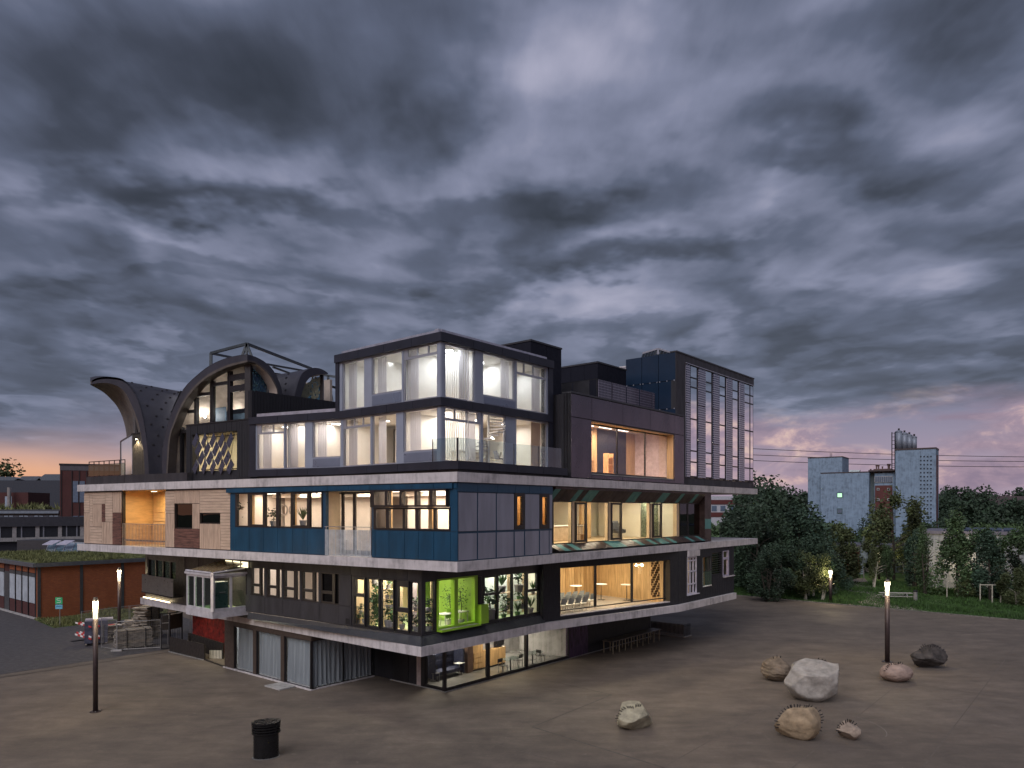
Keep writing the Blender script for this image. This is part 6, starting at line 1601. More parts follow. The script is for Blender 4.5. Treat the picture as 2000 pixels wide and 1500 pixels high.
for x0, x1, y in ((572,702,1136),(572,702,1315),(715,838,1205),(858,966,1150),(715,838,1370),(858,966,1335)): shelf(F1R, w7, x0, x1, y, S1)
LW = 'left planting window'
for x, y, sz, k, lab in [(185,733,1.0,'dark','small plant on the upper shelf of the leftmost pane, '+LW),(150,866,1.1,'bush','left one of two plants low in the leftmost pane, '+LW),(232,866,1.2,'bush','right one of two plants low in the leftmost pane, '+LW),
  (585,370,1.2,'bush','plant on the topmost shelf of the shelved pane, '+LW),(568,510,1.1,'dark','left plant on the second shelf of the shelved pane, '+LW),(638,510,1.0,'bush','right plant on the second shelf of the shelved pane, '+LW),
  (566,648,1.0,'dark','left plant on the third shelf of the shelved pane, '+LW),(625,648,1.0,'bush','right plant on the third shelf of the shelved pane, '+LW),(585,922,2.2,'bush','big pot plant at the foot of the shelved pane, '+LW),
  (640,922,1.5,'spiky','spiky plant at the foot of the shelved pane, '+LW),(782,952,1.5,'dark','lone dark plant below the framed casement, '+LW),(985,1000,1.7,'dark','dim floor plant next to the corner pane, '+LW),(975,688,1.2,'dark','dim shelf plant in the pane next to the corner, '+LW)]:
    plant(F1, gq, x, y, S1, sz, k, lab)
plant(F1, gq, 380, 300, S1, 1.55, 'hang', 'long ivy hanging down the second pane of the '+LW); plant(F1, gq, 415, 330, S1-.1, 1.3, 'hang', 'second ivy trailing on the right side of the second pane, '+LW)
for x, y, sz, k, lab in [(1160,710,1.4,'dark','round dark plant on the upper shelf right of the building corner'),(1225,856,1.5,'dark','dark plant on the lower shelf right of the building corner'),(1165,998,1.9,'dark','large dark plant in a grey pot at the foot of the corner pane')]:
    plant(F1R, gq, x, y, S1, sz, k, lab)
RW = 'right planting window'
for x, y, sz, k, lab, pt in [(600,1134,2.2,'spiky','large spiky plant on the top shelf, '+RW,POTM),(765,1130,2.6,'dark','big dark shrub high in the third pane, '+RW,POTM),(905,1148,1.4,'spiky','small spiky plant in the top right pane, '+RW,POTM),
  (490,1400,3.6,'dark','tall dark ivy bush in the lower left pane, '+RW,POTM),(630,1313,1.7,'bush','plant in a pale pot in the middle of the second pane, '+RW,POTM),(620,1390,1.5,'bush','plant in a green pot low in the second pane, '+RW,POTG),
  (765,1203,1.1,'bush','small round plant on the shelf of the third pane, '+RW,POTG),(800,1295,1.6,'bush','leafy plant in the middle of the third pane, '+RW,POTM),(755,1368,1.6,'spiky','plant in a green pot low in the third pane, '+RW,POTG),(880,1333,1.8,'spiky','plant in a tall pale pot low in the right pane, '+RW,POTM)]:
    plant(F1R, w7, x, y, S1, sz, k, lab, pt)
rzR = math.atan2(F1R.u.y, F1R.u.x)
def indoor_tree(px, off, h, lab, seed):
    p = F1R.P(F1R.S(px, off), z10, off); t = thing('indoor_tree', lab, 'tree', tuple(p), 0, 'small trees of the green room')
    MB().tube([(0,0,0),(0,0,.28)], [.16,.2], 12).build('pot', WHITE, t); MB().tube([(0,0,.2),(.04,.02,h*.4),(-.03,0,h*.75)], .02, 6).build('trunk', SOILM, t)
    pts, f = leafcloud(240, .45, .45, h*.35, .05, seed); pts[:, 2] += h*.66; link('crown', mesh_of('foliage', pts, f, LEAFM), t)
indoor_tree(900, -1.0, 2.3, 'slender indoor tree in the right half of the green framed window', 3); indoor_tree(878, -1.5, 2.2, 'slender indoor tree behind the mullion of the green framed window', 4)
def shell_chair(px, off, c, lab, r=0., z=0):
    p = F1R.P(F1R.S(px, off), z10+z, off); t = thing('shell_chair', lab, 'chair', tuple(p), rzR+r, 'coloured chairs of the green room')
    MB().hexa([(-.24,-.22,.44),(.24,-.22,.44),(.26,.2,.42),(-.26,.2,.42),(-.24,-.22,.47),(.24,-.22,.47),(.26,.2,.46),(-.26,.2,.46)]).build('seat', c, t)
    MB().hexa([(-.26,.2,.46),(.26,.2,.46),(.26,.23,.46),(-.26,.23,.46),(-.20,.33,.95),(.20,.33,.95),(.20,.36,.95),(-.20,.36,.95)]).build('backrest', c, t)
    for a in (-.2,.2):
        for b_ in (-.18,.18): MB().bar((a,b_,.43), (a*1.2,b_*1.3,0), .025).build('leg', RAILM, t)
shell_chair(919, -1.1, mat('orange_shell', (.60,.16,.03), .4), 'orange shell chair in the green room', 2.6, .25); shell_chair(917, -1.9, mat('blue_shell', (.06,.25,.40), .4), 'blue shell chair behind the orange one', 3.3, .35); shell_chair(872, -1.4, mat('lime_shell', (.30,.55,.05), .4), 'lime green chair at the left of the green room', 3.0)
t = thing('green_room_table', 'white table on thin legs behind the green framed window', 'table', tuple(F1R.P(F1R.S(884,-1.0), z10, -1.0)), rzR)
MB().box(-.9,.9,-.35,.35,.70,.73).build('table_top', WHITE, t)
for a in (-.85,.82):
    for b_ in (-.3,.28): MB().box(a,a+.03,b_,b_+.03,0,.70).build('leg', WHITE, t)
t = thing('wall_screen', 'dark wall screen on the lime green wall of the green room', 'screen', tuple(F1R.P(F1R.S(868,-3.2), z10+1.5, -3.2)), rzR); MB().box(-.6,.6,-.04,.0,0,.75).build('screen', DKMETAL, t)
# potted plants in the blue office
for px, py, sc_, k, lab in ((467,1026,3.2,'dark','big leafy plant at the far left window of the blue office'),(534,1028,1.9,'dark','plant edge beside the third window mullion of the blue office'),(592,1027,1.9,'spiky','spiky plant in the fifth window of the blue office')):
    o = plant(F2, lambda x, y: (x, y), px, py, -.7, sc_, k, lab); o['group'] = 'plants in the blue office'

# ================================================================ apartments: loose furniture
def at_f(f, px, off, z): return tuple(f.P(f.S(px, off), z, off))
rzU = math.atan2(FR.u.y, FR.u.x)
t = thing('dining_table', 'pale dining table behind the glass balustrade of the corner apartment', 'table', at_f(FR, 912, -1.6, zb+.01), rzU)
MB().box(-.9,.9,-.4,.4,.70,.74).build('table_top', WHITE, t); [MB().box(a,a+.05,-.35,.35,0,.70).build('leg', WHITE, t) for a in (-.8,.75)]
for px, off, r, lab in ((952,-1.0,.4,'cream shell chair nearest the balustrade in the corner apartment'),(966,-1.7,-2.6,'cream shell chair behind the first at the dining table'),(978,-1.1,1.2,'bluish shell chair at the right of the dining table')):
    t = thing('apartment_chair', lab, 'chair', at_f(FR, px, off, zb+.01), rzU+r, 'chairs of the corner apartment')
    cm = CREAM if 'cream' in lab else UPAN
    MB().box(-.24,.24,-.22,.22,.42,.46).build('seat', cm, t); MB().hexa([(-.25,.2,.46),(.25,.2,.46),(.25,.24,.46),(-.25,.24,.46),(-.18,.32,.85),(.18,.32,.85),(.18,.36,.85),(-.18,.36,.85)]).build('backrest', cm, t)
    for a in (-.2,.2):
        for b_ in (-.2,.2): MB().bar((a,b_,.42), (a*1.1,b_*1.1,0), .025).build('leg', WHITE, t)
for f, px, off, zt_, lab in ((FR,961,-1.3,zm0,'small white cone pendant over the dining table'),):
    t = thing('pendant_lamp', lab, 'lamp', at_f(f, px, off, zt_-.05)); MB().tube([(0,0,0),(0,0,-.9)], .008, 5).build('cord', DKMETAL, t); MB().tube([(0,0,-.9),(0,0,-1.05)], [.03,.14], 14).build('shade', glow('lamp_cone', (1,.9,.7), 2.5), t)

# ================================================================ street lamps
def street_lamp(x, y, h, label, power=170, r=.115, first=[None]):
    t = thing('street_lamp', label, 'street lamp', (x, y, 0), 0, 'street lamps around the yard')
    hh = .85 if h > 5 else .75
    MB().tube([(0,0,0),(0,0,h-hh-.25)], r, 16).build('pole', mat('bronze_pole', (.055,.040,.040), .45, .4), t, True)
    b = MB(); b.tube([(0,0,.0),(0,0,.03)], r*2.3, 18); b.build('base_plate', mat('bronze_pole', ()), t)
    for k in range(4): a = k*PI/2+.5; MB().tube([(r*1.8*math.cos(a),r*1.8*math.sin(a),.03),(r*1.8*math.cos(a),r*1.8*math.sin(a),.07)], .03, 6).build('bolt', RAILM, t)
    gm = MATS.get('lamp_head') or glow('lamp_head', (1,.84,.58), .8); g2_ = MATS.get('lamp_core') or glow('lamp_core', (1,.88,.62), 14)
    MB().tube([(0,0,h-hh-.25),(0,0,h-.385)], r*.86, 16).build('glass_head', gm, t, True)
    MB().tube([(0,0,h-.38),(0,0,h-.25)], r*.98, 16).build('light_ring', g2_, t, True)
    for k in range(4): a = k*PI/2+.3; MB().bar((r*.97*math.cos(a),r*.97*math.sin(a),h-hh-.25),(r*.97*math.cos(a),r*.97*math.sin(a),h-.25), .018).build('glass_rib', RAILM, t)
    MB().tube([(0,0,h-.25),(0,0,h-.17),(0,0,h-.02)], [r*1.1,r*1.1,r*.75], 16).build('cap', DKMETAL, t)
    l = bpy.data.lights.new('street_lamp_light', 'POINT'); l.energy = power; l.color = (1,.80,.48); l.shadow_soft_size = .15
    for k in range(3):
        a = k*2.094+.4; o = bpy.data.objects.new('street_lamp_light', l if k == 0 else l); COL.objects.link(o); o.parent = t; o.location = ((r+.16)*math.cos(a), (r+.16)*math.sin(a), h-.33)
    l.energy = power/3
    return t
p = pz(186.5,1390); street_lamp(p.x, p.y, 5.68, 'tall street lamp standing alone on the yard at the far left')
street_lamp(-30.8, 57.0, 5.46, 'street lamp behind the stacked scaffold boards beside the brick building')
p = pz(1733,1293); street_lamp(p.x, p.y, 5.45, 'street lamp on the open yard left of the round boulder', 170, .15)
p = pz(1622,1177); street_lamp(p.x, p.y, 3.65, 'short street lamp at the edge of the grass before the young birch trees', 190, .16)
street_lamp(52.5, 104, 3.9, 'distant lamp glowing by the park pavilion path', 170, .17)
street_lamp(54.2, 88.5, 4.0, 'lamp hidden among the trees lighting the long pale wall at the right', 280, .17)

# ================================================================ boulders
from mathutils import noise as mn
def boulder(px, py, wpx, hpx, col, label, seed, pins=None, tilt=0., sq=.85, strat=0., facet=.5, n=5, darkm=None, flat=.3, stx=0.):
    g = pz(px, py); k = g.y/F; W, Hh = wpx*k, hpx*k*1.0
    import bmesh
    bm = bmesh.new(); bmesh.ops.create_icosphere(bm, subdivisions=n, radius=1)
    rr = random.Random(seed); planes = [(V((rr.uniform(-1,1),rr.uniform(-1,1),rr.uniform(-.6,1))).normalized(), rr.uniform(.50,.82)) for _ in range(11)]
    for v in bm.verts:
        p = v.co.copy()
        for nn, d in planes:
            e = p.dot(nn)-d
            if e > 0: p -= nn*e*facet
        q = v.co*1.6+V((seed*3.1,seed,seed*.7))
        p *= 1+.08*mn.noise(q)+.025*mn.noise(q*3)+.02*(abs(mn.noise(q*6))-.2)+.012*mn.noise(q*15)
        if strat: p *= 1+strat*math.sin(p.z*22+3*mn.noise(q*2))*.5
        v.co = p
    R_ = Matrix.Rotation(tilt, 3, 'Y')
    for v in bm.verts: v.co = R_ @ v.co
    xs = [v.co.x for v in bm.verts]; zs = [v.co.z for v in bm.verts]
    sx, sz = W/(max(xs)-min(xs)), Hh/(max(zs)-min(zs)); x0, z0 = (max(xs)+min(xs))/2, min(zs)
    for v in bm.verts: v.co = V(((v.co.x-x0)*sx, v.co.y*sx*sq, (v.co.z-z0)*sz-.06*Hh))
    me = bpy.data.meshes.new('boulder'); bm.to_mesh(me); bm.free(); me.polygons.foreach_set('use_smooth', [True]*len(me.polygons))
    me.materials.append(col)
    t = thing('boulder', label, 'boulder', (g.x, g.y+W*sq*.35, 0)); link('stone', me, t)
    t['group'] = 'boulders with iron pins on the yard'
    if pins:
        co = [v.co for v in me.vertices]; PM = DKMETAL
        cen = V((0,0,Hh*.42)); a0, a1, np_, yy = pins
        for i in range(np_):
            a = a0+(a1-a0)*i/(np_-1); d = V((math.cos(a), yy+.10*math.sin(i), math.sin(a))).normalized()
            best = max(co, key=lambda c: (c-cen).normalized().dot(d)); nn = (best-cen).normalized()
            MB().bar(best-nn*.03, best+nn*.14, .032).build('iron_pin', PM, t)
def stone(name, c, v=.25): return mat(name, c, .85, var=v, vs=2.2, bump=.9, bs=7, stain=.5)
boulder(1244,1428,73,54, stone('ochre_stone',(.33,.30,.21)), 'mid sized ochre boulder with a curved row of pins, standing apart at the left', 3, (1.2,3.3,15,-.35), .15, .8, facet=.95)
boulder(1523,1333,60,50, stone('brown_stone',(.17,.13,.09)), 'dark brown layered boulder half behind the big white boulder', 5, (1.3,1.9,3,-.2), .2, .9, .05, facet=.5)
boulder(1595,1372,113,82, stone('pale_limestone',(.33,.305,.27),.2), 'largest boulder, pale whitish limestone with pins down its right edge', 8, (-.2,1.15,14,.1), .45, .8, facet=1.)
boulder(1567,1449,91,68, stone('tan_stone',(.30,.225,.14)), 'round tan boulder crowned by a wide arc of iron pins', 11, (-.3,3.3,26,-.05), 0, .8, facet=.85)
boulder(1660,1446,43,38, stone('pinkish_stone',(.34,.27,.21)), 'smallest boulder, pinkish tan with a short arc of pins', 14, (.7,3.3,12,-.15), -.2, .8, facet=.95)
boulder(1761,1334,65,37, stone('rose_cobble',(.30,.22,.18)), 'smooth oval reddish boulder right of the lamp post', 17, (1.2,2.9,13,-.3), 0, .8, facet=.1)
boulder(1823,1308,73,50, stone('black_stone',(.045,.038,.034),.5), 'rugged black boulder at the far right with a pinned crest', 21, (.5,2.4,11,-.1), .3, .7, .04, facet=.95)
# chalk arc on the asphalt
b = MB(); c = pz(1668,1418); pts = []
for i in range(30):
    a = -1.0+2.6*i/29; pts.append((c.x+1.15*math.cos(a), c.y+1.9*math.sin(a)))
for (x0, y0), (x1, y1) in zip(pts, pts[1:]): b.face([(x0,y0,.004),(x0+.02,y0,.004),(x1+.02,y1,.004),(x1,y1,.004)])
tag(b.build('chalk_arc', mat('chalk_line', (.26,.24,.21), .9)), kind='structure')
# oval vent stack in the foreground
g = pz(514,1484); t = thing('vent_stack', 'black oval ventilation stack with louvred head on the yard in front', 'vent', (g.x, g.y+.35, 0), .35)
def oval(m, z0, z1, a, b_, n=40):
    poly = [(a*math.cos(2*PI*i/n), b_*math.sin(2*PI*i/n)) for i in range(n)]; return m.prism(poly, z0, z1)
VM = mat('black_lacquer', (.012,.012,.013), .28, .3)
oval(MB(), 0, .95, .49, .34).build('body', VM, t); oval(MB(), 0, .02, .54, .39).build('base_flange', mat('galvanised_flange', (.25,.25,.24), .5, .5), t)
for k in range(4):
    oval(MB(), .98+.105*k, 1.03+.105*k, .56, .41).build('louvre_ring', VM, t); oval(MB(), .95+.105*k, .98+.105*k, .50, .35).build('louvre_core', VM, t)
oval(MB(), 1.37, 1.44, .57, .42).build('lid', VM, t)

# ================================================================ seams, kerbs, yard furniture
def strip(name, a, b_, w, z, m, kind='structure'):
    a, b_ = V((a.x,a.y)), V((b_.x,b_.y)); d = (b_-a).normalized(); n_ = V((-d.y,d.x))*w/2
    o = MB().face([(*(a-n_),z),(*(b_-n_),z),(*(b_+n_),z),(*(a+n_),z)]).build(name, m); return tag(o, kind=kind)
SEAM = mat('tar_seam', (.075,.062,.052), .7); LSEAM = mat('worn_pale_joint', (.19,.165,.14), .8); FSEAM = mat('faint_lane_joint', (.118,.097,.080), .8)
strip('asphalt_joint', pz(-60,1330), pz(330,1271), .10, .014, LSEAM); strip('asphalt_joint', pz(-60,1333), pz(330,1274), .12, .018, SEAM)
strip('asphalt_joint', pz(1060,1327), pz(1195,1357), .07, .004, SEAM); strip('asphalt_joint', pz(1195,1357), pz(1040,1420), .06, .008, SEAM)
strip('asphalt_joint', pz(1040,1420), pz(1330,1510), .09, .004, SEAM); strip('asphalt_joint', pz(250,1300), pz(420,1345), .04, .004, SEAM)
for k in range(4):
    q = V((-6+k*9.3, 14+k*5.1)); strip('lane_joint', q, q+Rh*60, .05, .004+.0002*k, FSEAM)
for k in range(2):
    q = V((10+k*19.5, 22+k*14)); strip('lane_joint', q-Lh*22, q+Lh*14, .05, .007+.0002*k, FSEAM)
# darker, smoother access road at the far left
rd = mat('road_asphalt', (.066,.061,.062), .75, var=.15, vs=2, bump=.4, bs=40)
sheet('access_road', [xy(pz(-400,1375).xy), xy(pz(-60,1327).xy), xy(pz(330,1268).xy), xy(pz(440,1235).xy), xy(pz(330,1195).xy), (-60,110), (-130,110), (-130,40)], .010, rd)
# kerb along the grass at the right
k0, k1 = pz(1300,1151), pz(2100,1222); dk = (k1-k0).normalized(); nk = V((dk.y,-dk.x,0))
n = 26; L_ = (k1-k0).length
for i in range(n):
    a, b_ = k0+dk*(L_*i/n+.02), k0+dk*(L_*(i+1)/n-.02); q = [a, b_, b_-nk*.16, a-nk*.16]
    MB().prism([xy(v) for v in q], 0, .09).build('kerb_stone', mat('dirty_kerb', (.15,.14,.12), .9, var=.3, vs=2), bpy.data.objects['asphalt_yard'])
# long narrow table beside the black wall
a = pz(1184,1271); b0_ = pz(1198,1278); t = thing('long_table', 'very long narrow table on many thin legs by the black wall', 'table', (0,0,0))
fz = Fac(V((b0_.x,b0_.y)), V((b0_.x,b0_.y))+Rh*8); ln = fz.S(1292)
fz.box(MB(), -.1, ln, .84, .89, -.85, 0).build('table_top', mat('grey_table_top', (.13,.115,.10), .5), t)
for i in range(9):
    for o in (-.05, -.80): s = .05+(ln-.3)*i/8; fz.box(MB(), s, s+.06, 0, .839, o-.06, o).build('leg', mat('khaki_leg', (.26,.22,.15), .5), t)
# slatted cage railing over the light well
t = thing('light_well_railing', 'slatted dark railing around the light well behind the long table', 'railing', (0,0,0))
c0, c1, c2 = pz(1271,1237), pz(1336,1245), pz(1350,1241)
for A_, B_, nn in ((c0,c1,26),(c1,c2,6)):
    fa = Fac(xy(A_), xy(B_))
    for i in range(nn): s = fa.len*i/nn; fa.box(MB(), s, s+.05, .06, 1.0, -.03, .0).build('railing_slat', RAILM if nn > 10 else DKRAIL, t)
    fa.box(MB(), 0, fa.len, .82, .87, -.06, -.031).build('rail', DKRAIL, t)
    fa.box(MB(), 0, fa.len, .0, .06, -.12, .05).build('base_rail', CONC2, t)
fa = Fac(xy(c0+V((.25,1.0,0))), xy(c1+V((.25,1.0,0)))); fa.box(MB(), 0, fa.len, .05, .85, -.03, 0).build('back_sheet', BLACKW, t)

# ================================================================ left: stair well walls, gate, scaffold stacks, barriers, mesh fence
t = thing('stair_well', 'dark steel parapets around the sunken stair beside the curtained room', 'parapet', (0,0,0))
def wallpx(a, b_, zt, m, par, name='parapet_wall', th=.08, z0=0.):
    fa = Fac(xy(a), xy(b_)); return fa.box(MB(), 0, fa.len, z0, zt, -th, 0).build(name, m, par)
STW = mat('rust_black_steel', (.018,.014,.012), .6)
wallpx(pz(331,1273), pz(399,1289.5), 1.05, STW, t); wallpx(pz(399,1289.5), pz(440,1304), .08, STW, t, 'edge_trim')
wallpx(pz(367,1264,0), pz(435,1287,0), 1.05, STW, t); wallpx(pz(331,1273)+V((.5,1.8,0)), pz(368,1266), .9, STW, t)
b = MB(); fa = Fac(xy(pz(331,1273)), xy(pz(399,1289.5)))
for i in range(30): s = fa.len*(i+.3)/30; fa.box(b, s, s+.05, .0, .06, .0, .10)
o = b.build('drain_grille', CONC2, t); o['kind'] = 'stuff'
fa = Fac(xy(pz(399,1289.5)+V((.1,.6,0))), xy(pz(425,1290)+V((.1,.6,0))))
for i in range(9): s = fa.len*i/9; fa.box(MB(), s, s+.05, .0, .55, -.03, 0).build('stair_baluster', CREAM, t)
t = thing('site_gate', 'open dark steel gate with two black boards beside the stair well', 'gate', (0,0,0))
gA, gB, gC = pz(314,1269.5), pz(332,1268), pz(357,1262)
for A_, B_ in ((gA, gB), (gB, gC)):
    fa = Fac(xy(A_), xy(B_)); L = fa.len; h_ = 2.6
    part(fa.holed(MB(), 0, L, .05, h_, [(.06, L-.06, .11, h_-.06)], -.05, 0), 'gate_frame', DKMETAL, t)
    fa.box(MB(), .08, L-.08, h_-1.2, h_-.15, -.04, -.01).build('gate_board', STW, t)
    fa.box(MB(), .07, L-.07, h_-.72, h_-.68, -.009, .01).build('gate_rail', RAILM, t) if A_ is gA else None
    for i in range(7): s = .1+(L-.2)*i/6; MB().bar(fa.P(s,.1,-.025), fa.P(s,h_-1.2,-.025), .015).build('gate_bar', DKMETAL, t)
rs = random.Random(4)
BW = mat('weathered_board', (.30,.26,.21), .8, var=.35, vs=3, stretch=(1,1,5)); BG = mat('grey_scaffold_board', (.22,.20,.175), .8, var=.4, vs=3, stretch=(1,1,5)); RED = mat('signal_red', (.50,.03,.03), .5); WHT = mat('signal_white', (.72,.68,.66), .5)
def board_stack(pxa, pya, pxb, pyb, depth, nlay, lab, m, th=.09, jit=.06, cols=3, h0=.12):
    A_, B_ = pz(pxa,pya), pz(pxb,pyb); fa = Fac(xy(A_), xy(B_)); t = thing('board_stack', lab, 'stack', (0,0,0))
    for k in range(nlay):
        for c in range(cols):
            j0, j1 = rs.uniform(-jit,jit), rs.uniform(-jit,jit); w = depth/cols
            fa.box(MB(), j0, fa.len+j1, h0+k*th, h0+k*th+th*.72, -(c+1)*w+.02+rs.uniform(0,.02), -c*w-rs.uniform(0,.03)).build('board', m if rs.random() < .85 else BW, t)
    for s in (.25*fa.len, .78*fa.len): fa.box(MB(), s, s+.1, 0, h0-.005, -depth, 0).build('bearer', CONC2, t)
    for s in (.25*fa.len, .78*fa.len): fa.box(MB(), s+.02, s+.06, h0-.02, h0+nlay*th+.01, -depth-.01, .045).build('strap', DKMETAL, t)
board_stack(229,1271,298,1263,1.0,15,'tall strapped stack of grey scaffold boards in front of the lamp post',BG,.085)
board_stack(245,1250,312,1246,.9,15,'flat stack of weathered boards behind the strapped grey stack',BW,.09,.2)
board_stack(288,1251,316,1242,1.2,24,'high ragged stack of light boards next to the dark gate',BW,.10,.35,2)
t = thing('barrier_stack', 'pile of red and white striped barrier boards left of the scaffold boards', 'barrier', (0,0,0))
for k in range(9):
    A_, B_ = pz(146+rs.uniform(0,4),1252), pz(178,1262); fa = Fac(xy(A_), xy(B_)); z = .45+.14*(k//3)+(.6 if k > 5 else 0); o = -(k % 3)*.28
    n = 6
    for i in range(n): fa.box(MB(), fa.len*i/n, fa.len*(i+1)/n-.004, z, z+.12, o-.03, o).build('striped_board', RED if (i+k) % 2 else WHT, t)
for s in (.05,.95):
    A_, B_ = pz(146,1252), pz(178,1262); fa = Fac(xy(A_), xy(B_)); fa.box(MB(), fa.len*s-.03, fa.len*s+.03, .06, 1.45, -.9, -.84).build('post', RAILM, t); fa.box(MB(), fa.len*s-.15, fa.len*s+.15, 0, .058, -1.2, .3).build('foot', DKMETAL, t)
t = thing('barrier_stack', 'pile of mixed red and white fence boards between the blue crate and the lamp post', 'barrier', (0,0,0))
for k in range(12):
    A_, B_ = pz(205,1252), pz(243,1246); fa = Fac(xy(A_), xy(B_)); z = .1+.17*(k//2); o = -(k % 2)*.5; n = 5; j = rs.uniform(-.2,.2)
    for i in range(n): fa.box(MB(), j+fa.len*i/n, j+fa.len*(i+1)/n-.004, z, z+.13, o-.4, o-rs.uniform(0,.06)).build('board', (RED, WHT, BW, BW, BG)[rs.randrange(5)], t)
t = thing('pallet_box', 'dark blue grey crate of folded tarpaulin behind the left street lamp', 'crate', tuple(pz(188,1257)), .5)
MB().box(-.75,.75,-.5,.5,.12,1.75).build('crate_body', mat('blue_grey_tarp', (.06,.065,.10), .6, var=.3, vs=4, bump=.4, bs=6), t)
MB().box(-.7,1.1,-.45,.5,1.751,1.86).build('lid_board', mat('lilac_sheet', (.30,.28,.34), .6), t)
for a in (-.7,-.05,.6): MB().box(a,a+.1,-.5,.5,0,.115).build('bearer', BW, t)
# wire mesh fence panels
def mesh_fence(a, b_, h, lab, n, gr='mesh fence panels'):
    fa = Fac(xy(a), xy(b_)); t = thing('mesh_fence', lab, 'fence', (0,0,0), 0, gr); L = fa.len
    for s in (0, L): MB().tube([fa.P(s,0,0), fa.P(s,h,0)], .025, 6).build('post', RAILM, t)
    for z in (.1, h-.03): MB().tube([fa.P(0,z,0), fa.P(L,z,0)], .02, 5).build('rail', RAILM, t)
    b = MB()
    for i in range(1, n): b.bar(fa.P(L*i/n,.1,0), fa.P(L*i/n,h,0), .007)
    for k in range(1, 5): b.bar(fa.P(0,h*k/5,0), fa.P(L,h*k/5,0), .007)
    o = b.build('wire_mesh', RAILM, t); o['kind'] = 'stuff'
f0, f1, f2, f3 = pz(159,1225), pz(252,1212), pz(254,1212), pz(337,1203)
mesh_fence(f0, f1, 1.35, 'low wire mesh fence before the grass, left run behind the street lamp', 46); mesh_fence(f2, f3, 1.35, 'low wire mesh fence before the grass, right run towards the building', 46)
mesh_fence(pz(198,1266), pz(228,1271), 2.2, 'mobile site fence panel standing left of the strapped board stack', 16, 'mobile site fence panels'); mesh_fence(pz(229,1271.5), pz(313,1267), 2.1, 'mobile site fence panel in front of the strapped board stack', 24, 'mobile site fence panels')
MB().box(-.35,.35,-.12,.12,0,.12).build('fence_foot', CONC2, thing('fence_foot_block', 'concrete foot block of the mobile fence', 'block', tuple(pz(228,1272)), .2))
# red mural wall panel and two small signboards beside it
t = thing('notice_stand', 'cream and orange notice boards on posts before the red wall', 'sign', tuple(pz(336,1258)), .3)
for x in (0, .95):
    MB().box(x-.28,x+.28,-.02,.02,2.6,3.0).build('orange_board', mat('orange_board', (.75,.16,.08), .5), t); MB().box(x-.28,x+.28,-.02,.02,1.9 if x == 0 else 2.4,2.59).build('cream_board', CREAM, t)
    for a in (-.3,.28): MB().box(x+a,x+a+.03,-.02,.02,0,3.0).build('post', RAILM, t)
# green charging sign by the brick wall
g = pz(117,1224); t = thing('post_sign', 'green sign with a pale emblem above a light blue sign on a thin post', 'sign', (g.x, g.y, 0), .0)
MB().tube([(0,0,0),(0,0,2.55)], .03, 8).build('post', RAILM, t)
MB().box(-.36,.24,-.05,-.02,1.95,2.5).build('green_board', mat('traffic_green', (.02,.42,.16), .4), t); MB().box(-.36,.24,-.05,-.02,1.52,1.88).build('blue_board', mat('sky_blue_board', (.14,.42,.55), .4), t)
def emblem(pts, m, nm):
    b = MB()
    for a, c in zip(pts, pts[1:]): b.bar((a[0],-.055,a[1]), (c[0],-.055,c[1]), .035)
    b.build(nm, m, t)
emblem([(.12,2.40),(-.2,2.40),(-.22,2.28),(.10,2.22),(.1,2.08),(-.22,2.05)], WHT, 'emblem'); emblem([(-.28,1.70),(-.15,1.78),(-.05,1.70),(.05,1.78),(.17,1.70)], mat('sign_blue', (.02,.12,.35), .5), 'symbol')
# ================================================================ left background: brick hall with green roof
def brickmat(name, c1, c2, mortar, sc_=1.):
    m = bpy.data.materials.new(name); m.use_nodes = True; t = m.node_tree; N = NB(t); p = t.nodes['Principled BSDF']
    uv = N.n('ShaderNodeTexCoord').outputs['UV']
    b = N.n('ShaderNodeTexBrick'); N.put(b.inputs['Vector'], uv); b.inputs['Scale'].default_value = 1/sc_
    b.inputs['Brick Width'].default_value = .26; b.inputs['Row Height'].default_value = .11; b.inputs['Mortar Size'].default_value = .012
    for k, c in (('Color1', c1), ('Color2', c2), ('Mortar', mortar)): b.inputs[k].default_value = (*c, 1)
    n_ = N.noise(N.n('ShaderNodeTexCoord').outputs['Object'], .8, 5, .6)
    N.put(p.inputs['Base Color'], N.mix(N.mr(n_, .35, .7, 0, .5), b.outputs[0], tuple(x*.55 for x in c1)))
    p.inputs['Roughness'].default_value = .85
    bp = N.n('ShaderNodeBump'); bp.inputs['Strength'].default_value = .4; bp.inputs['Distance'].default_value = .01; N.put(bp.inputs['Height'], b.outputs[1]); bp.invert = True; N.put(p.inputs['Normal'], bp.outputs[0])
    MATS[name] = m; return m
BRICK = brickmat('red_brick', (.36,.105,.034), (.28,.075,.028), (.18,.085,.05))
BRICKD = brickmat('dark_red_brick', (.085,.022,.020), (.07,.019,.018), (.05,.024,.022))
GRASSR = mat('dry_roof_grass', (.085,.095,.030), .95, var=.5, vs=1.5)
LAWN = mat('lawn_green', (.045,.095,.018), .95, var=.4, vs=.8); BLADE = mat('grass_blade', (.034,.080,.014), .8, var=.4, vs=1.5); BLADEY = mat('dry_grass_blade', (.13,.14,.05), .8, var=.4, vs=1.5)
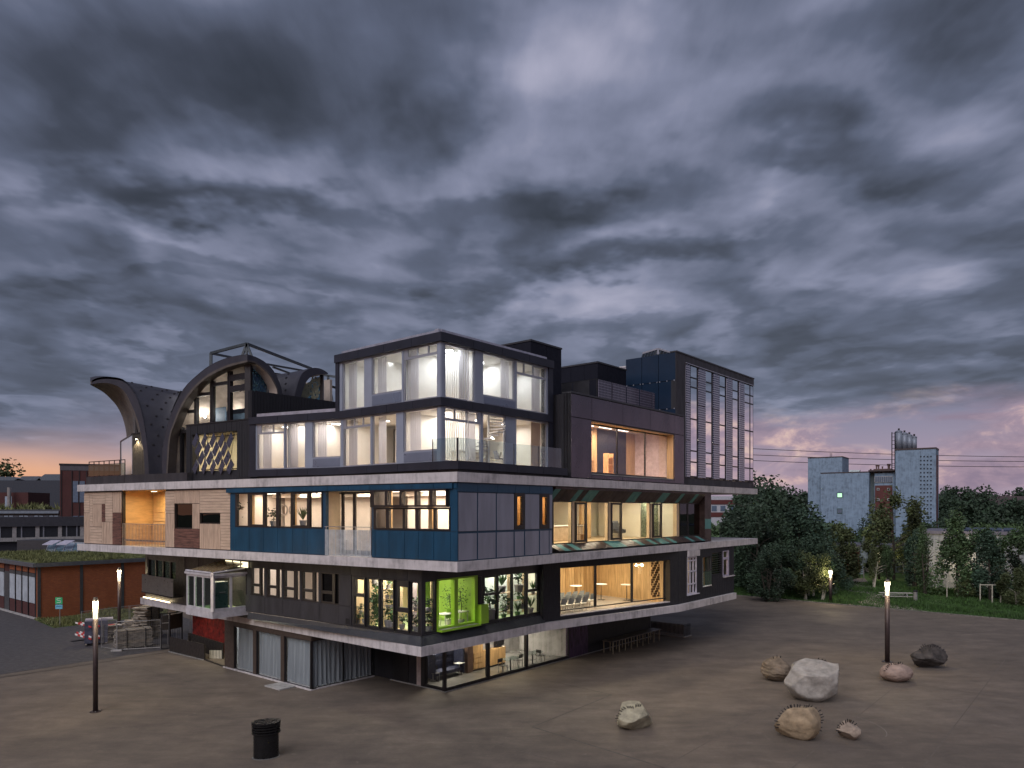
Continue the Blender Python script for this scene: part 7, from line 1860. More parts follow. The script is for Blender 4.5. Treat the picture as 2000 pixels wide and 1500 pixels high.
def grass_patch(name, poly, dens, h, m, z=0., seed=1, w=.05):
    r = np.random.RandomState(seed); P_ = np.array([(p[0], p[1]) for p in poly]); lo, hi = P_.min(0), P_.max(0)
    A_ = (hi-lo).prod(); n = int(A_*dens); q = lo+(hi-lo)*r.rand(n, 2)
    ins = np.zeros(n, bool); j = len(P_)-1
    for i in range(len(P_)):
        a, b_ = P_[i], P_[j]; c = ((a[1] > q[:, 1]) != (b_[1] > q[:, 1])) & (q[:, 0] < (b_[0]-a[0])*(q[:, 1]-a[1])/(b_[1]-a[1]+1e-12)+a[0]); ins ^= c; j = i
    q = q[ins]; n = len(q); an = r.rand(n)*6.28; hh = h*(.4+.9*r.rand(n))*(1+.7*np.sin(q[:, 0]*.9+2*np.sin(q[:, 1]*.35)))**1.
    hh = np.clip(hh, h*.25, None); dx, dy = np.cos(an)*w, np.sin(an)*w; lx, ly = r.normal(0, .3, n)*hh, r.normal(0, .3, n)*hh
    p = np.stack([np.stack([q[:, 0]-dx, q[:, 1]-dy, np.full(n, z)], 1), np.stack([q[:, 0]+dx, q[:, 1]+dy, np.full(n, z)], 1), np.stack([q[:, 0]+lx, q[:, 1]+ly, z+hh], 1)], 1).reshape(-1, 3)
    me = bpy.data.meshes.new(name); me.from_pydata(p.tolist(), [], [(3*i, 3*i+1, 3*i+2) for i in range(n)]); me.materials.append(m)
    return tag(link(name, me), kind='stuff')
BC = V((-43.2,66.2)); BH = thing('brick_hall', 'low red brick hall with planted roof and pale shutter panels at the left', 'building', (0,0,0))
fR = Fac(BC, BC+Rh*15); fL = Fac(BC+Lh*22, BC); ZR = 4.75
fR.box(MB(), 0, 15, 0, ZR, -.3, 0).build('brick_wall', BRICK, BH)
CB2 = mat('grey_mullion', (.05,.055,.06), .5)
for px in (76, 159, 239): s = fR.S(px); fR.box(MB(), s-.13, s+.13, 0, ZR, .001, .06).build('pilaster', CB2, BH)
fR.box(MB(), -.3, 15.2, ZR+.002, ZR+.35, -1, .35).build('roof_edge', mat('zinc_roof_edge', (.12,.13,.15), .4, .4), BH); fL.box(MB(), 0, 22.3, ZR+.002, ZR+.348, -1, .45).build('roof_edge', mat('zinc_roof_edge', ()), BH)
fL.box(MB(), 0, 21.8, 0, ZR, -.4, -.10).build('brick_wall', BRICKD, BH)
qL = qz(9.375,0,1080); Lp = lambda x: fL.S(qL(x)[0])
for x0, x1 in ((-260,-170),(-150,-60),(-45,62),(168,268),(288,393),(405,508),(524,628)):
    a, b_ = Lp(x0), Lp(x1); 
    fL.box(MB(), a, b_, 1.35, 3.75, -.09, -.03).build('shutter_panel', mat('pale_blue_shutter', (.36,.40,.44), .6, var=.12, vs=1.5), BH)
    fL.box(MB(), a-.05, b_+.05, 3.76, 4.1, -.09, -.02).build('grey_lintel', CB2, BH); fL.box(MB(), a, b_, 4.15, ZR, -.09, -.04).build('orange_panel', BRICK, BH); fL.box(MB(), a, b_, .15, 1.28, -.09, -.04).build('brick_panel', BRICKD, BH)
for x in (-160,-50,280,398,515,652): fL.box(MB(), Lp(x)-.07, Lp(x)+(.07 if x != 652 else .16), 0, ZR, -.099, .03).build('mullion', DKMETAL, BH)
fL.box(MB(), Lp(80), Lp(165), .05, 3.9, -.09, .0).build('grey_door', CB2, BH); fL.box(MB(), 10, 22, 0, .12, .0, .25).build('plinth', CONC2, BH)
rp_ = [xy(BC-(Rh+Lh)*.2), xy(BC+Rh*15), xy(BC+Rh*15+Lh*22), xy(BC+Lh*22)]
MB().prism(rp_, ZR+.2, ZR+.40).build('green_roof', GRASSR, BH)
grass_patch('roof_grass', [(x*.985+-.5, y+.3) for x, y in rp_], 60, .22, BLADEY, ZR+.40, 3, .05)
# skylight on the roof, with two open vents
t = thing('skylight', 'sloping glazed skylight with two open vents on the planted roof', 'skylight', (0,0,0))
fs = Fac(xy(at(84,1060,82)), xy(at(210,1068,82))); 
sk = mat('skylight_glass', (.10,.17,.21), .15, .2)
n = 7; q0, q1 = at(86,1088,80.5), at(196,1091,80.5); r0, r1 = at(97,1057,85), at(214,1063,85)
for i in range(n):
    a0, a1 = q0.lerp(q1, i/n+.006), q0.lerp(q1, (i+1)/n-.006); b0_, b1_ = r0.lerp(r1, i/n+.006), r0.lerp(r1, (i+1)/n-.006)
    for u, v in ((0,.48),(.52,1)):
        p = [a0.lerp(b0_, u), a1.lerp(b1_, u), a1.lerp(b1_, v), a0.lerp(b0_, v)]; MB().hexa([x+V((0,0,-.06)) for x in p]+p).build('skylight_pane', sk if (i+int(u*2)) % 3 else mat('skylight_pale', (.22,.27,.33), .2, .2), t)
b = MB(); b.bar(q0, q1, .15); b.bar(r0, r1, .15)
for i in range(n+1): b.bar(q0.lerp(q1, i/n), r0.lerp(r1, i/n), .09)
b.build('skylight_frame', UFRAME, t)
for x in (98,125): p = at(x,1064,83); MB().hexa([p+V(v) for v in ((-.6,-.5,0),(.6,-.5,0),(.9,.6,.45),(-.3,.6,.45),(-.6,-.5,.06),(.6,-.5,.06),(.9,.6,.5),(-.3,.6,.5))]).build('vent_flap', mat('pale_vent', (.4,.38,.46), .4), t)
fs.box(MB(), -6, 14, 3, at(84,1057,86).z+.1, -8, -4.5).build('plant_room', DKFLASH, BH)
# lawn strip before the hall
lawnL = [xy(BC-(Rh)*.3), xy(pz(105,1227).xy), xy(pz(335,1199).xy), xy(pz(420,1180).xy), xy(BC+Rh*15)]
sheet('lawn', lawnL, .012, LAWN); grass_patch('lawn_grass', lawnL, 110, .30, BLADEY, .012, 5, .04); 
# glazed footbridge, white windowed block, dark shed and brick tower far behind
def facade_block(name, lab, px0, px1, y, ztop, zlow, m, depth=12, cat='building', d1=None):
    A_, B_ = V(((px0-CX)/F*y, y)), V(((px1-CX)/F*(d1 or y), d1 or y)); f = Fac(A_, B_); t = thing(name, lab, cat, (0,0,0)); f.box(MB(), 0, f.len, zlow, ztop, -depth, 0).build('wall', m, t); return f, t
fb_, tb = facade_block('footbridge', 'long dark glazed footbridge with concrete posts behind the planted roof', -120, 175, 100, 7.5, 5.9, mat('bridge_dark', (.02,.022,.028), .5), 3, 'bridge', 112)
fb_.box(MB(), 0, fb_.len, 7.51, 8.9, -4, .3).build('bridge_roof', mat('bridge_roof_edge', (.05,.05,.06), .5), tb); fb_.box(MB(), 0, fb_.len, 5.35, 5.89, -3, .1).build('bridge_deck', CONC2, tb); fb_.box(MB(), 0, fb_.len, 2, 5.2, -3, -.5).build('shadow_wall', DKFLASH, tb)
for px in (-60,-20,28,73,117,160): s = fb_.S(px); fb_.box(MB(), s-.25, s+.25, 5.9, 7.5, .01, .1).build('concrete_post', mat('pale_bridge_post', (.36,.34,.33), .7), tb)
for px in (0,42,85,130,150): s = fb_.S(px); fb_.box(MB(), s-.08, s+.08, 5.9, 7.5, .01, .08).build('mullion', UFRAME, tb)
fb2, t2 = facade_block('office_block', 'low far office block with a row of pale window panels under a planted roof', -120, 118, 118, 10.0, 6.5, mat('block_dark', (.03,.035,.045), .5), 12)
for i in range(19): s = fb2.S(-70+i*9.8); fb2.box(MB(), s, s+.62, 7.6, 9.0, .01, .05).build('window_panel', (mat('far_pale_panel', (.28,.34,.42), .5), mat('far_dark_panel', (.08,.10,.13), .3))[i % 3 == 1], t2)
fb2.box(MB(), 0, fb2.len, 9.35, 9.75, .01, .5).build('eave', mat('far_eave', (.15,.18,.22), .5), t2)
grass_patch('roof_grass', [xy(fb2.P(0,0,0)), xy(fb2.P(fb2.len,0,0)), xy(fb2.P(fb2.len,0,-11)), xy(fb2.P(0,0,-11))], 6, .7, BLADEY, 10.0, 8, .16)
fb3, t3 = facade_block('dark_shed', 'large dark sawtooth roofed industrial hall far at the left', -160, 119, 150, 16.0, 8, mat('shed_blue_black', (.030,.035,.050), .7, var=.05), 20)
zs_ = [((15-CX)/F*150), 0]
for a, b_, c in ((-60,50,931),(28,80,930),(70,124,926)):
    s0, s1 = fb3.S(a), fb3.S(b_); sm = (s0+s1)/2; zt = E+(H-c)*150/F
    MB().hexa([fb3.P(s0,15.99,0), fb3.P(s1,15.99,0), fb3.P(s1,15.99,-20), fb3.P(s0,15.99,-20), fb3.P(sm-1,zt,0), fb3.P(sm+2.2,zt,0), fb3.P(sm+2.2,zt,-20), fb3.P(sm-1,zt,-20)]).build('sawtooth_roof', mat('shed_roof_sheet', (.09,.11,.14), .5), t3)
fb4, t4 = facade_block('brick_annex', 'small dark red brick annex with a grey door on the far roof', -60, 55, 128, 13.0, 10, BRICKD, 6); s = fb4.S(10); fb4.box(MB(), s, s+1.2, 10.3, 12.3, .01, .05).build('door', mat('far_pale_panel', ()), t4)
MB().tube([at(18,990,127), at(18,952,127)], .3, 8).build('flue', RAILM, t4)
A_ = at(117,1000,112); ft = Fac(xy(A_), xy(V((A_.x,A_.y))+V((.95,.30))*14)); t5 = thing('brick_tower', 'dark red brick stair tower with tall windows at the left of the building', 'building', (0,0,0))
ztw = E+(H-909)*112/F
ft.box(MB(), 0, 14, 2, ztw, -8, 0).build('brick_wall', BRICKD, t5); ft.box(MB(), -.1, 14.1, ztw+.001, ztw+.3, -8, .1).build('roof_edge', DKMETAL, t5)
ft.box(MB(), 0, 14, ztw-.75, ztw-.001, .01, .05).build('grey_band', mat('tower_band', (.07,.065,.075), .5), t5)
for x in (.15, 1.6, 2.6, 3.6): ft.box(MB(), x, x+.10, 4, ztw-.8, .01, .09).build('pilaster', DKMETAL, t5)
for i in range(5): ft.box(MB(), 1.78+i*.9, 2.5+i*.9, 11.1, 14.4, .02, .08).build('window', mat('far_window_glass', (.10,.14,.20), .15), t5); ft.box(MB(), 1.78+i*.9, 2.5+i*.9, 7.6, 9.0, .02, .08).build('window', mat('far_window_glass', ()), t5)

# ================================================================ right background: pale blue tower house
TWP = concrete('pale_blue_render', (.20,.275,.365)); RBR = mat('rust_red_panel', (.095,.022,.020), .6, var=.1); TCAP = mat('dark_parapet', (.05,.035,.035), .6)
TB = thing('silo_building', 'tall pale blue concrete plant building with red panels and a silo row on top', 'building', (0,0,0))
FB = Fac((X0 := (578/F*157.), 157.), (578/F*157.+30*math.cos(.62), 157.-30*math.sin(.62)))
def tb_box(name, x0, x1, yt, yb, y0, y1, m, par=TB):
    s0, s1 = FB.S(x0, -y0), FB.S(x1, -y0); xm = (x0+x1)/2; zt = FB.Z(xm, yt, -y0); zb = 0. if yb > 1050 else FB.Z(xm, yb, -y0)
    return FB.box(MB(), s0, s1, zb, zt, -y1, -y0).build(name, m, par)
zL = FB.Z(1578,895.4,-1.2); zM = FB.Z(1604,925.2); zT = FB.Z(1749,879.8)
def tb2(name, x0, x1, z0, z1, y0, y1, m, e=0.): return FB.box(MB(), FB.S(x0,-y0)-e, FB.S(x1,-y0)+e, z0, z1, -y1, -y0+e).build(name, m, TB)
tb2('left_tower', 1578, 1645, 0, zL, 1.2, 8, TWP); tb2('parapet', 1578, 1645, zL+.01, zL+.2, 1.2, 8, TCAP, .06)
tb2('middle_block', 1603, 1697, 0, zM, 0, 1.19, TWP); tb2('middle_block', 1646, 1697, 0, zM-.01, 1.2, 8, TWP); tb2('parapet', 1603, 1697, zM+.01, zM+.22, 0, 1.1, TCAP, .06); tb2('parapet', 1647, 1697, zM+.01, zM+.2, 1.25, 8, TCAP)
tb2('silo_tower', 1749, 1828, 0, zT, 0, 5.2, TWP); tb2('parapet', 1749, 1828, zT+.01, zT+.3, 0, 5.2, TCAP, .08)
tb2('recess_wall', 1697.5, 1748.5, 0, zM, 3, 8, mat('teal_grey_recess', (.12,.16,.17), .6)); tb2('centre_wall', 1708, 1748, 0, zM-.1, 2, 2.99, TWP)
tb2('roof_edge', 1696, 1752, zM+.23, zM+.55, 1.2, 8, TCAP)
tb_box('red_panel', 1709, 1743, 948, 1060, 1.93, 1.98, RBR)
wf_ = tb_box('window', 1708, 1743, 930, 942.5, 1.85, 1.99, mat('tower_window_frame', (.35,.36,.37), .5))
for i in range(8): tb_box('pane', 1709.2+i*4.2, 1712.6+i*4.2, 931, 941.5, 1.78, 1.84, mat('far_window_glass', ()), wf_)
for i in range(4):
    for x in (1715, 1735.5):
        y = 955.5+20.3*i; w_ = tb_box('window', x-2.6, x+2.6, y-2.5, y+2.5, 1.80, 1.92, mat('tower_window_frame', ())); tb_box('pane', x-1.3, x+1.3, y-1.4, y+1.4, 1.72, 1.79, DKMETAL, w_)
for j in range(19):
    for i in range(4): tb_box('vent_block', 1797.0+i*6.6, 1799.9+i*6.6, 890.3+7.85*j, 893+7.85*j, -.05, -.01, mat('vent_dark', (.02,.025,.035), .8))
sR = FB.S(1828); cR = V(FB.xy(sR,0)); FS = Fac(cR, cR-V((*FB.n,))*6); FS.box(MB(), .8, 3.4, 0, FS.Z(1834,891), .01, .06).build('red_panel', RBR, TB)
for x, y, m in ((1640,967,glow('lit_green_window', (.30,1.,.42), .42)),(1640,998,mat('far_window_glass', ())),(1640,1029.5,glow('lit_green_window_low', (.30,1.,.42), .22))):
    w_ = tb_box('window', x-5.2, x+5.2, y-5, y+5, -.08, -.01, mat('tower_frame_dark', (.03,.08,.07), .5)); tb_box('pane', x-4.3, x+4.3, y-3.6, y+4, -.12, -.081, m, w_)
for i, (x, yt, w_) in enumerate(((1755.5,841,5.8),(1766.5,845,5.4),(1776,848.5,5.1),(1785.5,852,4.7))):
    d_ = 1.4+i*.35; q = V(FB.xy(FB.S(x,-d_), -d_)); r = w_*q.y/F; zt = E+(H-yt-3)*q.y/F; z_ = zT+.2
    s_ = MB().tube([(*q,z_),(*q,zt)], r, 18).build('silo', mat('silo_metal', (.20,.23,.28), .5, .2), TB, True)
    MB().tube([(*q,zt),(*q,zt+.15),(*q,zt+.35)], [r*1.12,r*1.1,r*.5], 18).build('silo_cap', mat('silo_metal', ()), s_); MB().tube([(*q,zt+.3),(*q,zt+.75)], .18, 8).build('silo_vent', DKMETAL, s_)
def bp(px, py, y0): return FB.P(FB.S(px,-y0), FB.Z(px,py,-y0), -y0)
lad = MB(); lad.bar(bp(1742,922,1.5), bp(1742,844,1.5), .14); lad.bar(bp(1748,922,1.5), bp(1748,844,1.5), .14); L_o = lad.build('ladder', DKRAIL, TB)
for i in range(11): MB().bar(bp(1742,920-7.4*i,1.5), bp(1748,920-7.4*i,1.5), .10).build('rung', DKRAIL, L_o)
for x, h_, r in ((1712,14,.22),(1716,14,.22),(1723.5,11,.18),(1736,16,.40),(1700.5,6,.2)): a_, b_ = bp(x,924,4), bp(x,922-h_,4); MB().tube([a_, a_.lerp(b_,.7), b_], [r*.6,r*.6,r], 10).build('roof_vent', mat('rusty_vent', (.13,.08,.07), .7), TB)
tb_box('roof_plant', 1706, 1740, 915.5, 922.5, 3, 6, mat('rusty_vent', ()))
q = [bp(1657,923,1.5), bp(1677,923,1.5), bp(1680,923,4), bp(1661,923,4), bp(1660,918,1.8), bp(1680,918,1.8), bp(1681,918,3.8), bp(1663,918,3.8)]; MB().hexa(q).build('rooflight', mat('pale_rooflight', (.33,.40,.40), .3), TB)
for x in (1621.5,1624.5): MB().bar(bp(x,894,3), bp(x,885,3), .08).build('roof_rod', DKRAIL, TB)
# long pale wall building on the right, pavilion, umbrellas
f_, t_ = facade_block('long_hall', 'long pale low hall behind the trees at the right, lit warm at its foot', 1804, 2120, 93, 6.9, 0, concrete('pale_hall_wall', (.24,.25,.26)), 14, d1=84)
f_.box(MB(), -.2, f_.len, 6.91, 7.3, -14, .2).build('roof_edge', mat('hall_roof_edge', (.14,.13,.16), .5), t_)
for i in range(16): s = f_.S(1870)+i*1.6; MB().hexa([f_.P(s,7.32,-1.5), f_.P(s+1.4,7.32,-1.5), f_.P(s+1.4,7.32,-3), f_.P(s,7.32,-3), f_.P(s,7.45,-1.5), f_.P(s+1.4,7.45,-1.5), f_.P(s+1.4,7.7,-3), f_.P(s,7.7,-3)]).build('solar_panel', NAVYS, t_)
t = thing('park_pavilion', 'small flat roofed pavilion with red doors behind the closed parasols', 'building', (0,0,0))
yp = 112; kx = yp/F
MB().box((1640-CX)*kx, (1688-CX)*kx, yp, yp+8, 0, 4.2).build('wall', mat('pavilion_wall', (.22,.27,.32), .7), t); MB().box((1652-CX)*kx, (1680-CX)*kx, yp-.08, yp-.01, .3, 3.6).build('red_front', RBR, t)
MB().box((1658-CX)*kx, (1674-CX)*kx, yp-.16, yp-.09, .9, 2.2).build('window', mat('pavilion_window', (.30,.33,.22), .3), t)
MB().box((1635-CX)*kx, (1812-CX)*kx, yp-1, yp+9, 4.22, 4.6).build('flat_roof', mat('pavilion_roof', (.10,.10,.12), .6), t); MB().box((1752-CX)*kx, (1806-CX)*kx, yp+3, yp+8, 0, 4.2).build('rear_wall', mat('pavilion_wall', ()), t)
for px in (1700,1726,1760,1790): MB().box((px-CX)*kx-.08, (px-CX)*kx+.08, yp-.6, yp-.45, 0, 4.2).build('roof_post', RAILM, t)
for i, (px, lab) in enumerate(((1687,'closed grey parasol, left one before the pavilion'),(1706,'closed grey parasol, right one before the pavilion'))):
    x = (px-CX)*102/F; t = thing('closed_parasol', lab, 'parasol', (x,102,0), 0, 'closed parasols by the pavilion'); MB().tube([(0,0,0),(0,0,6.3)], .07, 8).build('pole', RAILM, t); MB().tube([(0,0,2.4),(0,0,3.2),(0,0,6.2)], [.30,.62,.10], 10).build('canopy', mat('grey_parasol_cloth', (.20,.24,.25), .9), t)
# houses far right and a red white block far behind the slab
for px, y, w_, h_, lab in ((1960,190,60,14,'dark tiled gable house among the far right trees'),):
    x = (px-CX)*y/F; t = thing('gable_house', lab, 'house', (x, y, 0), .3); MB().box(-8,8,-5,5,0,7.5).build('wall', mat('house_wall', (.20,.20,.19), .8), t)
    MB().hexa([(-9,-6,7.4),(9,-6,7.4),(9,6,7.4),(-9,6,7.4),(-9,-.1,13.5),(9,-.1,13.5),(9,.1,13.5),(-9,.1,13.5)]).build('roof', mat('brown_roof_tile', (.07,.05,.05), .8, var=.2, vs=2), t)
    for a in (-5,-1,3): MB().box(a,a+1.4,-5.1,-5.01,3,4.6).build('window', mat('far_window_glass', ()), t)
f_, t_ = facade_block('far_flats', 'distant white and red apartment block glimpsed under the roof slab', 1385, 1456, 175, 13.2, 2, mat('white_flats', (.42,.42,.46), .7), 10)
for z in (11.2, 8.2): f_.box(MB(), 0, 7.5, z, z+1.1, .01, .1).build('red_balcony', RBR, t_)
for i in range(4): f_.box(MB(), .6+i*2.1, 1.8+i*2.1, 9.6, 10.9, .01, .1).build('window', mat('far_window_glass', ()), t_)

# ================================================================ vegetation
BARK = mat('bark', (.055,.045,.035), .9, var=.3, vs=4, bump=.5, bs=10); BIRCH = mat('pale_bark', (.45,.42,.34), .8, var=.3, vs=6)
def crownmat(name, c): 
    m = mat(name, c, .75, var=.45, vs=.9); return m
CR = [crownmat('tree_leaf_green', (.052,.092,.034)), crownmat('tree_leaf_olive', (.068,.088,.030)), crownmat('tree_leaf_dark', (.029,.054,.029)), crownmat('tree_leaf_bluegreen', (.036,.070,.042))]
def crown_mesh(seed, m, n=2600, shape='round', leaf=.22):
    r = np.random.RandomState(seed); P_ = []; nc = 26
    cl = []
    for i in range(nc):
        a = r.rand()*6.28; z = r.rand()
        if shape == 'round': rad = math.sqrt(max(0, 1-(2*z-1)**2))*(.55+.4*r.rand())
        elif shape == 'cone': rad = (1-z)*.85*(.5+.5*r.rand())+.08
        else: rad = .4*(.4+.6*r.rand())*(1-abs(z-.45)*.9)
        cl.append((rad*math.cos(a), rad*math.sin(a), z, .16+.20*r.rand()))
    per = n//nc
    for cx_, cy_, cz_, cr in cl:
        d = r.normal(size=(per, 3)); d /= np.linalg.norm(d, axis=1)[:, None]; d *= (r.rand(per)**.4)[:, None]*cr; d[:, 2] *= .75
        P_.append(np.array([cx_, cy_, cz_])+d)
    c = np.concatenate(P_); N_ = len(c); a = r.normal(size=(N_, 3)); a /= np.linalg.norm(a, axis=1)[:, None]; b_ = np.cross(a, r.normal(size=(N_, 3))); b_ /= np.linalg.norm(b_, axis=1)[:, None]
    s = (leaf*.1*(.5+r.rand(N_)))[:, None]*np.array([1, 1, .42])
    p = np.stack([c-a*s*1.2, c+b_*s*.8, c+a*s*1.2, c-b_*s*.8], 1).reshape(-1, 3)
    return mesh_of('crown', p, [tuple(range(4*i, 4*i+4)) for i in range(N_)], m)
CM = {}
for i in range(3):
    for j in range(4): CM['round', i, j] = crown_mesh(20+i*7+j, CR[j], 7000, 'round', .36)
    for j in range(4): CM['slim', i, j] = crown_mesh(60+i*7+j, CR[j], 4200, 'slim', .38)
    CM['cone', i, 0] = crown_mesh(90+i, CR[0], 5000, 'cone', .36); CM['cone', i, 3] = crown_mesh(95+i, CR[3], 5000, 'cone', .36)
def trunk_mesh(seed, multi=1, h=1., m=None, limbs=6):
    rr = random.Random(seed); b = MB()
    for k in range(multi):
        ox, oy = (rr.uniform(-.06,.06), rr.uniform(-.06,.06)) if multi > 1 else (0, 0); lx, ly = rr.uniform(-.12,.12)*(multi > 1)+rr.uniform(-.03,.03), rr.uniform(-.1,.1)*(multi > 1)
        pts = [(ox+lx*t, oy+ly*t, t*h) for t in (0,.25,.5,.75,1)]; b.tube(pts, [.022,.018,.014,.009,.003], 7)
        for q in range(limbs if multi == 1 else 3):
            t = .35+.55*rr.random(); a = rr.random()*6.28; base = V((ox+lx*t, oy+ly*t, t*h)); tip = base+V((math.cos(a)*.28, math.sin(a)*.28, .16)); b.tube([base, (base+tip)/2+V((0,0,.03)), tip], [.009,.006,.002], 5)
    return b
TRK = {(s, k): None for s in (0,1,2) for k in ('single','multi')}
def get_trunk(i, multi, m):
    key = (i, multi, m.name)
    if key not in TRK:
        o = trunk_mesh(i*5+(3 if multi else 0), 4 if multi else 1); me = bpy.data.meshes.new('trunk'); me.from_pydata(o.v, [], o.f); me.materials.append(m); TRK[key] = me
    return TRK[key]
def tree(px, ybase_y, h, w, kind, j, lab, clear=.15, multi=False, bark=BARK, grp='trees around the park edge', z0=0, i=None, stakes=False):
    y = ybase_y; x = (px-CX)*y/F; i = i if i is not None else random.randrange(3)
    t = thing('tree', lab, 'tree', (x, y, z0), random.random()*6.28, grp)
    tr = link('trunk', get_trunk(i, multi, bark), t); tr.scale = (h*.9, h*.9, h*(.92 if not multi else .7))
    c = link('crown', CM[kind, i, j], t, (0,0,h*clear)); c.scale = (w*.58, w*.58, h*(1-clear)); c.rotation_euler = (0,0,random.random()*6)
    return t
random.seed(11)
lawnR = [xy(k0), xy(k1), (140, 75), (140, 150), (20, 150), (10, 95)]
sheet('park_lawn', [xy(k0+V((0,.2,0))), xy(k1+V((0,.2,0))), (140,70), (140,300), (-60,300), (0,110)], .02, LAWN)
grass_patch('park_grass', [xy(k0+V((0,.25,0))), xy(k1+V((0,.25,0))), (62,100), (22,100)], 55, .28, BLADE, .02, 9, .05)
# worn gravel path
gp = [pz(1650,1180), pz(1830,1199), pz(1770,1180), pz(1722,1168), pz(1690,1150), pz(1650,1148), pz(1625,1156), pz(1660,1160)]
GRAV = mat('pale_gravel_path', (.24,.21,.17), .9, var=.5, vs=6, bump=.8, bs=8)
sheet('gravel_path', [xy(p) for p in (pz(1655,1181), pz(1825,1198), pz(1762,1182), pz(1722,1168), pz(1706,1158), pz(1690,1160), pz(1690,1172))], .026, GRAV)
sheet('pavilion_path', [xy(p) for p in (pz(1634,1155), pz(1712,1160), pz(1690,1130), pz(1640,1129))], .03, mat('paved_path', (.13,.115,.11), .8))
TL_ = [ # px, distance, height, width, kind, colour, label
 (1478,86,9.6,6.5,'round',2,'broad dark tree nearest the slab corner, first of the park edge',.12,False),(1500,108,13.0,11,'round',2,'tall dark round tree rising behind the roof slab end',.05,False),
 (1540,100,11.4,10,'round',2,'wide dark green tree left of the pale tower',.05,False),(1560,90,9.4,7.5,'round',3,'bluish green bushy tree above the yard edge',.12,False),
 (1600,97,7.4,7.5,'round',1,'olive tree before the foot of the pale tower, left',.08,False),(1645,99,7.2,6.5,'round',1,'olive tree before the lower green window',.10,False),
 (1520,82,5.6,5.0,'round',2,'low dark thicket tree with white guarded stem at the yard edge',.18,True),(1573,80.5,4.8,4.0,'round',1,'small yellowish birch group left of the short lamp',.25,True),
 (1608,79.5,4.7,3.2,'slim',1,'lamplit birch cluster right beside the short lamp',.30,True),(1500,79,5.0,4.2,'round',2,'dark shrub tree close to the slab tip',.12,True),
 (1746,102,11.2,8.0,'round',1,'feathery pale willow-like tree in front of the tower centre',.22,False),(1784,92,6.8,4.2,'slim',3,'slim dark tree right of the park bench',.08,True),
 (1735,99,4.6,3.0,'slim',0,'small multi stem tree behind the bench',.2,True),(1706,93,4.8,2.6,'slim',1,'thin lamplit sapling left of the bench',.3,True),
 (1806,86,7.0,3.0,'slim',0,'narrow tree before the lit hall wall',.06,True),(1870,82.5,8.6,5.4,'cone',0,'large staked conifer-like tree in the right lawn',.12,False),
 (1908,83.5,7.2,4.6,'round',0,'dense tree just behind the large staked one',.2,False),(1933,80,6.9,4.8,'cone',3,'staked young tree with open layered branches at the right',.14,False),
 (1990,80.5,7.4,5.6,'round',0,'wide tree cut by the right edge of the picture',.08,False),(1858,112,8.6,7,'round',2,'dark tree beside the red panel of the tower',.1,False),
 (1985,76,3.4,3.6,'round',1,'low lamplit shrub at the right end of the grass',.0,True),(1965,82,4.6,4.4,'round',2,'dark shrub mass before the long hall, right',.0,True),
 (1890,81,2.6,2.6,'round',1,'low yellow green bush under the staked trees',.0,True),(1475,98,11.5,9,'round',2,'dark tree filling the gap under the roof slab',.04,False),
 (1515,94,7.6,7.5,'round',2,'dense dark green bush between the two slabs height',.0,True),(1630,88,3.0,3.4,'round',3,'low dark bush behind the short lamp',.0,True),
 (1800,112,7.6,6,'round',2,'dark tree at the foot of the vent block wall',.05,False),(1705,118,8.0,5,'round',2,'dark round tree before the red panel centre',.05,False),(1585,84,6.0,5.4,'round',2,'dark thicket behind the birch cluster',.05,True),(1450,92,9.0,7,'round',2,'dark tree peeping below the middle slab end',.05,False)]
for px, y, h, w, kd, j, lab, cl, mu in TL_:
    tree(px, y, h, w, kd, j, lab, cl, mu, BIRCH if mu and ('birch' in lab or 'lamplit' in lab or 'white' in lab) else BARK)
# timber tree stakes
for px, y, lab in ((1867,82,'timber tree stakes with cross bar around the large staked tree'),(1933,78,'timber tree stakes with cross bar around the young layered tree')):
    x = (px-CX)*y/F; t = thing('tree_stakes', lab, 'tree stakes', (x, y, 0), 0, 'timber tree stakes')
    for dx, dy in ((-.9,.6),(0,0),(1.1,.3)): MB().bar((dx,dy-.4,0),(dx,dy-.4,2.0),.09).build('stake', BIRCH, t)
    MB().bar((-.9,.2,1.9),(0,-.4,1.95),.08).build('cross_bar', BIRCH, t); MB().bar((0,-.4,1.95),(1.1,-.1,1.9),.08).build('cross_bar', BIRCH, t)
# bench and bin
g = pz(1749,1171); t = thing('park_bench', 'backless park bench of pale slats on the grass by the gravel', 'bench', (g.x, g.y, 0), -.12)
for k in range(3): MB().box(-1.7,1.7,-.30+k*.2,-.14+k*.2,.72,.77).build('seat_slat', mat('pale_bench_slat', (.42,.40,.36), .7), t)
for z_, d in ((.40,-.75),(.40,.75)): MB().box(-1.6,1.6,d-.14,d+.14,z_,z_+.05).build('side_seat', mat('pale_bench_slat', ()), t)
for x in (-1.1,1.1):
    MB().bar((x,-.8,0),(x,-.1,.72),.08).build('leg', RAILM, t); MB().bar((x,.8,0),(x,.1,.72),.08).build('leg', RAILM, t); MB().box(x-.04,x+.04,-.85,.85,.33,.395).build('brace', RAILM, t)
g = pz(1788,1175); t = thing('litter_bin', 'slim steel litter bin on a post right of the bench', 'bin', (g.x, g.y, 0)); MB().tube([(0,0,.1),(0,0,1.05)], .21, 14).build('body', RAILM, t); MB().tube([(0,0,1.06),(0,0,1.2),(0,0,1.25)], [.22,.22,.1], 14).build('lid', DKMETAL, t); MB().box(-.05,.05,.12,.22,0,.099).build('foot', DKMETAL, t)
# tree at far left and its neighbours on the horizon
tree(8, 165, 18.5, 16, 'round', 1, 'big round tree glowing at the sunset edge, far left', .15, grp='far trees'); tree(-50, 170, 17, 16, 'round', 2, 'second far left tree mostly outside the picture', .15, grp='far trees')
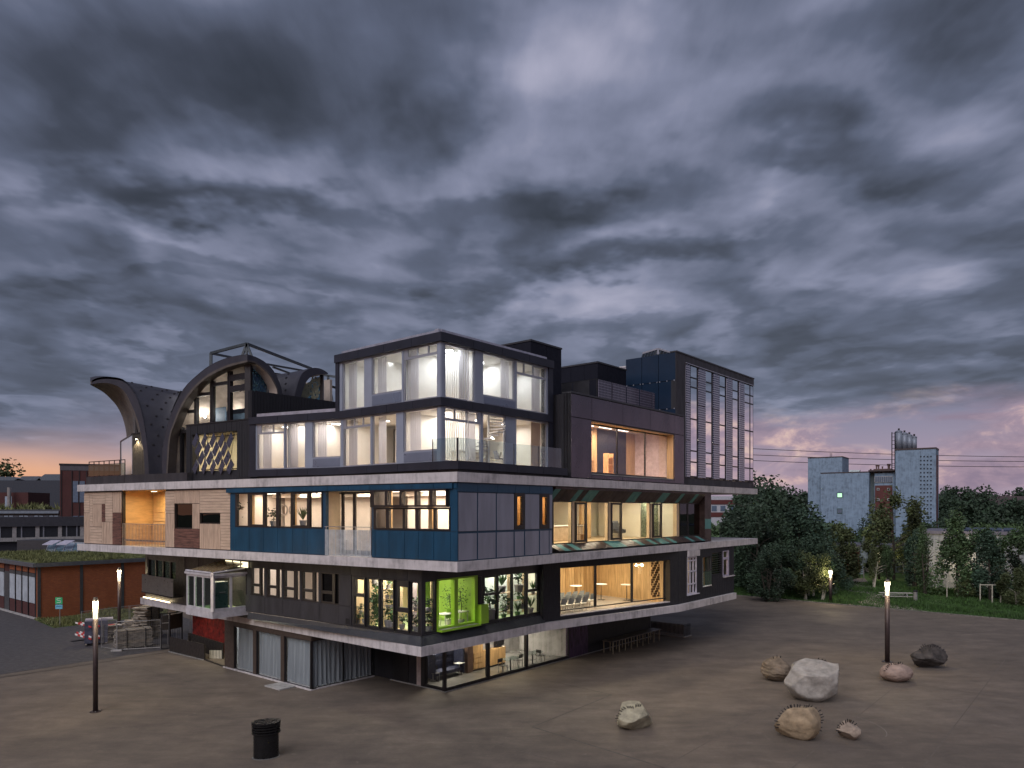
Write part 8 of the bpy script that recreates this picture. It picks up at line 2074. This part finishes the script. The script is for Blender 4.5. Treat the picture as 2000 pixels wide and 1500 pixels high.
# far wood on the right horizon: crowns of one mass, plus separate emergent trees
def far_wood(name, px0, px1, y, zt, n, seed, m, dy=40, low=0.):
    r = np.random.RandomState(seed); P_ = []
    for i in range(n):
        yy = y+r.rand()*dy; x = ((px0+(px1-px0)*r.rand())-CX)*yy/F; hh = zt*(.72+.36*r.rand())*(yy/y)**.5; rw = 4+3.5*r.rand()
        for q in range(9):
            a = r.rand()*6.28; rr_ = rw*.7*r.rand(); cz = hh*(.35+.6*r.rand()); c = np.array([x+rr_*math.cos(a), yy+rr_*math.sin(a), cz]); cr = rw*.45*(1.15-cz/hh*.45)
            d = r.normal(size=(110, 3)); d /= np.linalg.norm(d, axis=1)[:, None]; d *= (r.rand(110)**.4)[:, None]*cr; P_.append(c+d)
    c = np.concatenate(P_); N_ = len(c); a = r.normal(size=(N_, 3)); a /= np.linalg.norm(a, axis=1)[:, None]; b_ = np.cross(a, r.normal(size=(N_, 3))); b_ /= np.linalg.norm(b_, axis=1)[:, None]
    s = (.34*(.5+r.rand(N_)))[:, None]; p = np.stack([c-a*s, c+b_*s*.7, c+a*s, c-b_*s*.7], 1).reshape(-1, 3)
    return tag(link(name, mesh_of(name, p, [tuple(range(4*i, 4*i+4)) for i in range(N_)], m)), kind='stuff')
far_wood('far_wood', 1440, 2120, 200, 15.5, 95, 5, CR[2], 60); far_wood('far_wood', 1380, 2120, 130, 5.6, 60, 6, CR[0], 25)
far_wood('far_wood', 1850, 2100, 165, 13.5, 22, 9, CR[2], 25); far_wood('far_wood', 1440, 1570, 165, 14, 16, 12, CR[2], 20)
far_wood('far_wood', -300, 100, 210, 10, 20, 8, CR[2], 30)
# power lines crossing the evening sky
for k, (z0_, z1_, lab) in enumerate(((26.5,22.6,'highest power line crossing the sunset sky'),(24.4,21.4,'middle power line crossing the sunset sky'),(22.6,19.7,'lowest power line crossing the sunset sky'))):
    b = MB(); pts = []
    for i in range(25):
        u = i/24; x = (1330+(2250-1330)*u-CX)*230/F; z = z0_+(z1_-z0_)*u-1.3*4*u*(1-u); pts.append((x, 230, z+4))
    b.tube(pts, .09, 5); tag(b.build('power_line', DKMETAL), lab, 'power line', 'power lines over the far trees')
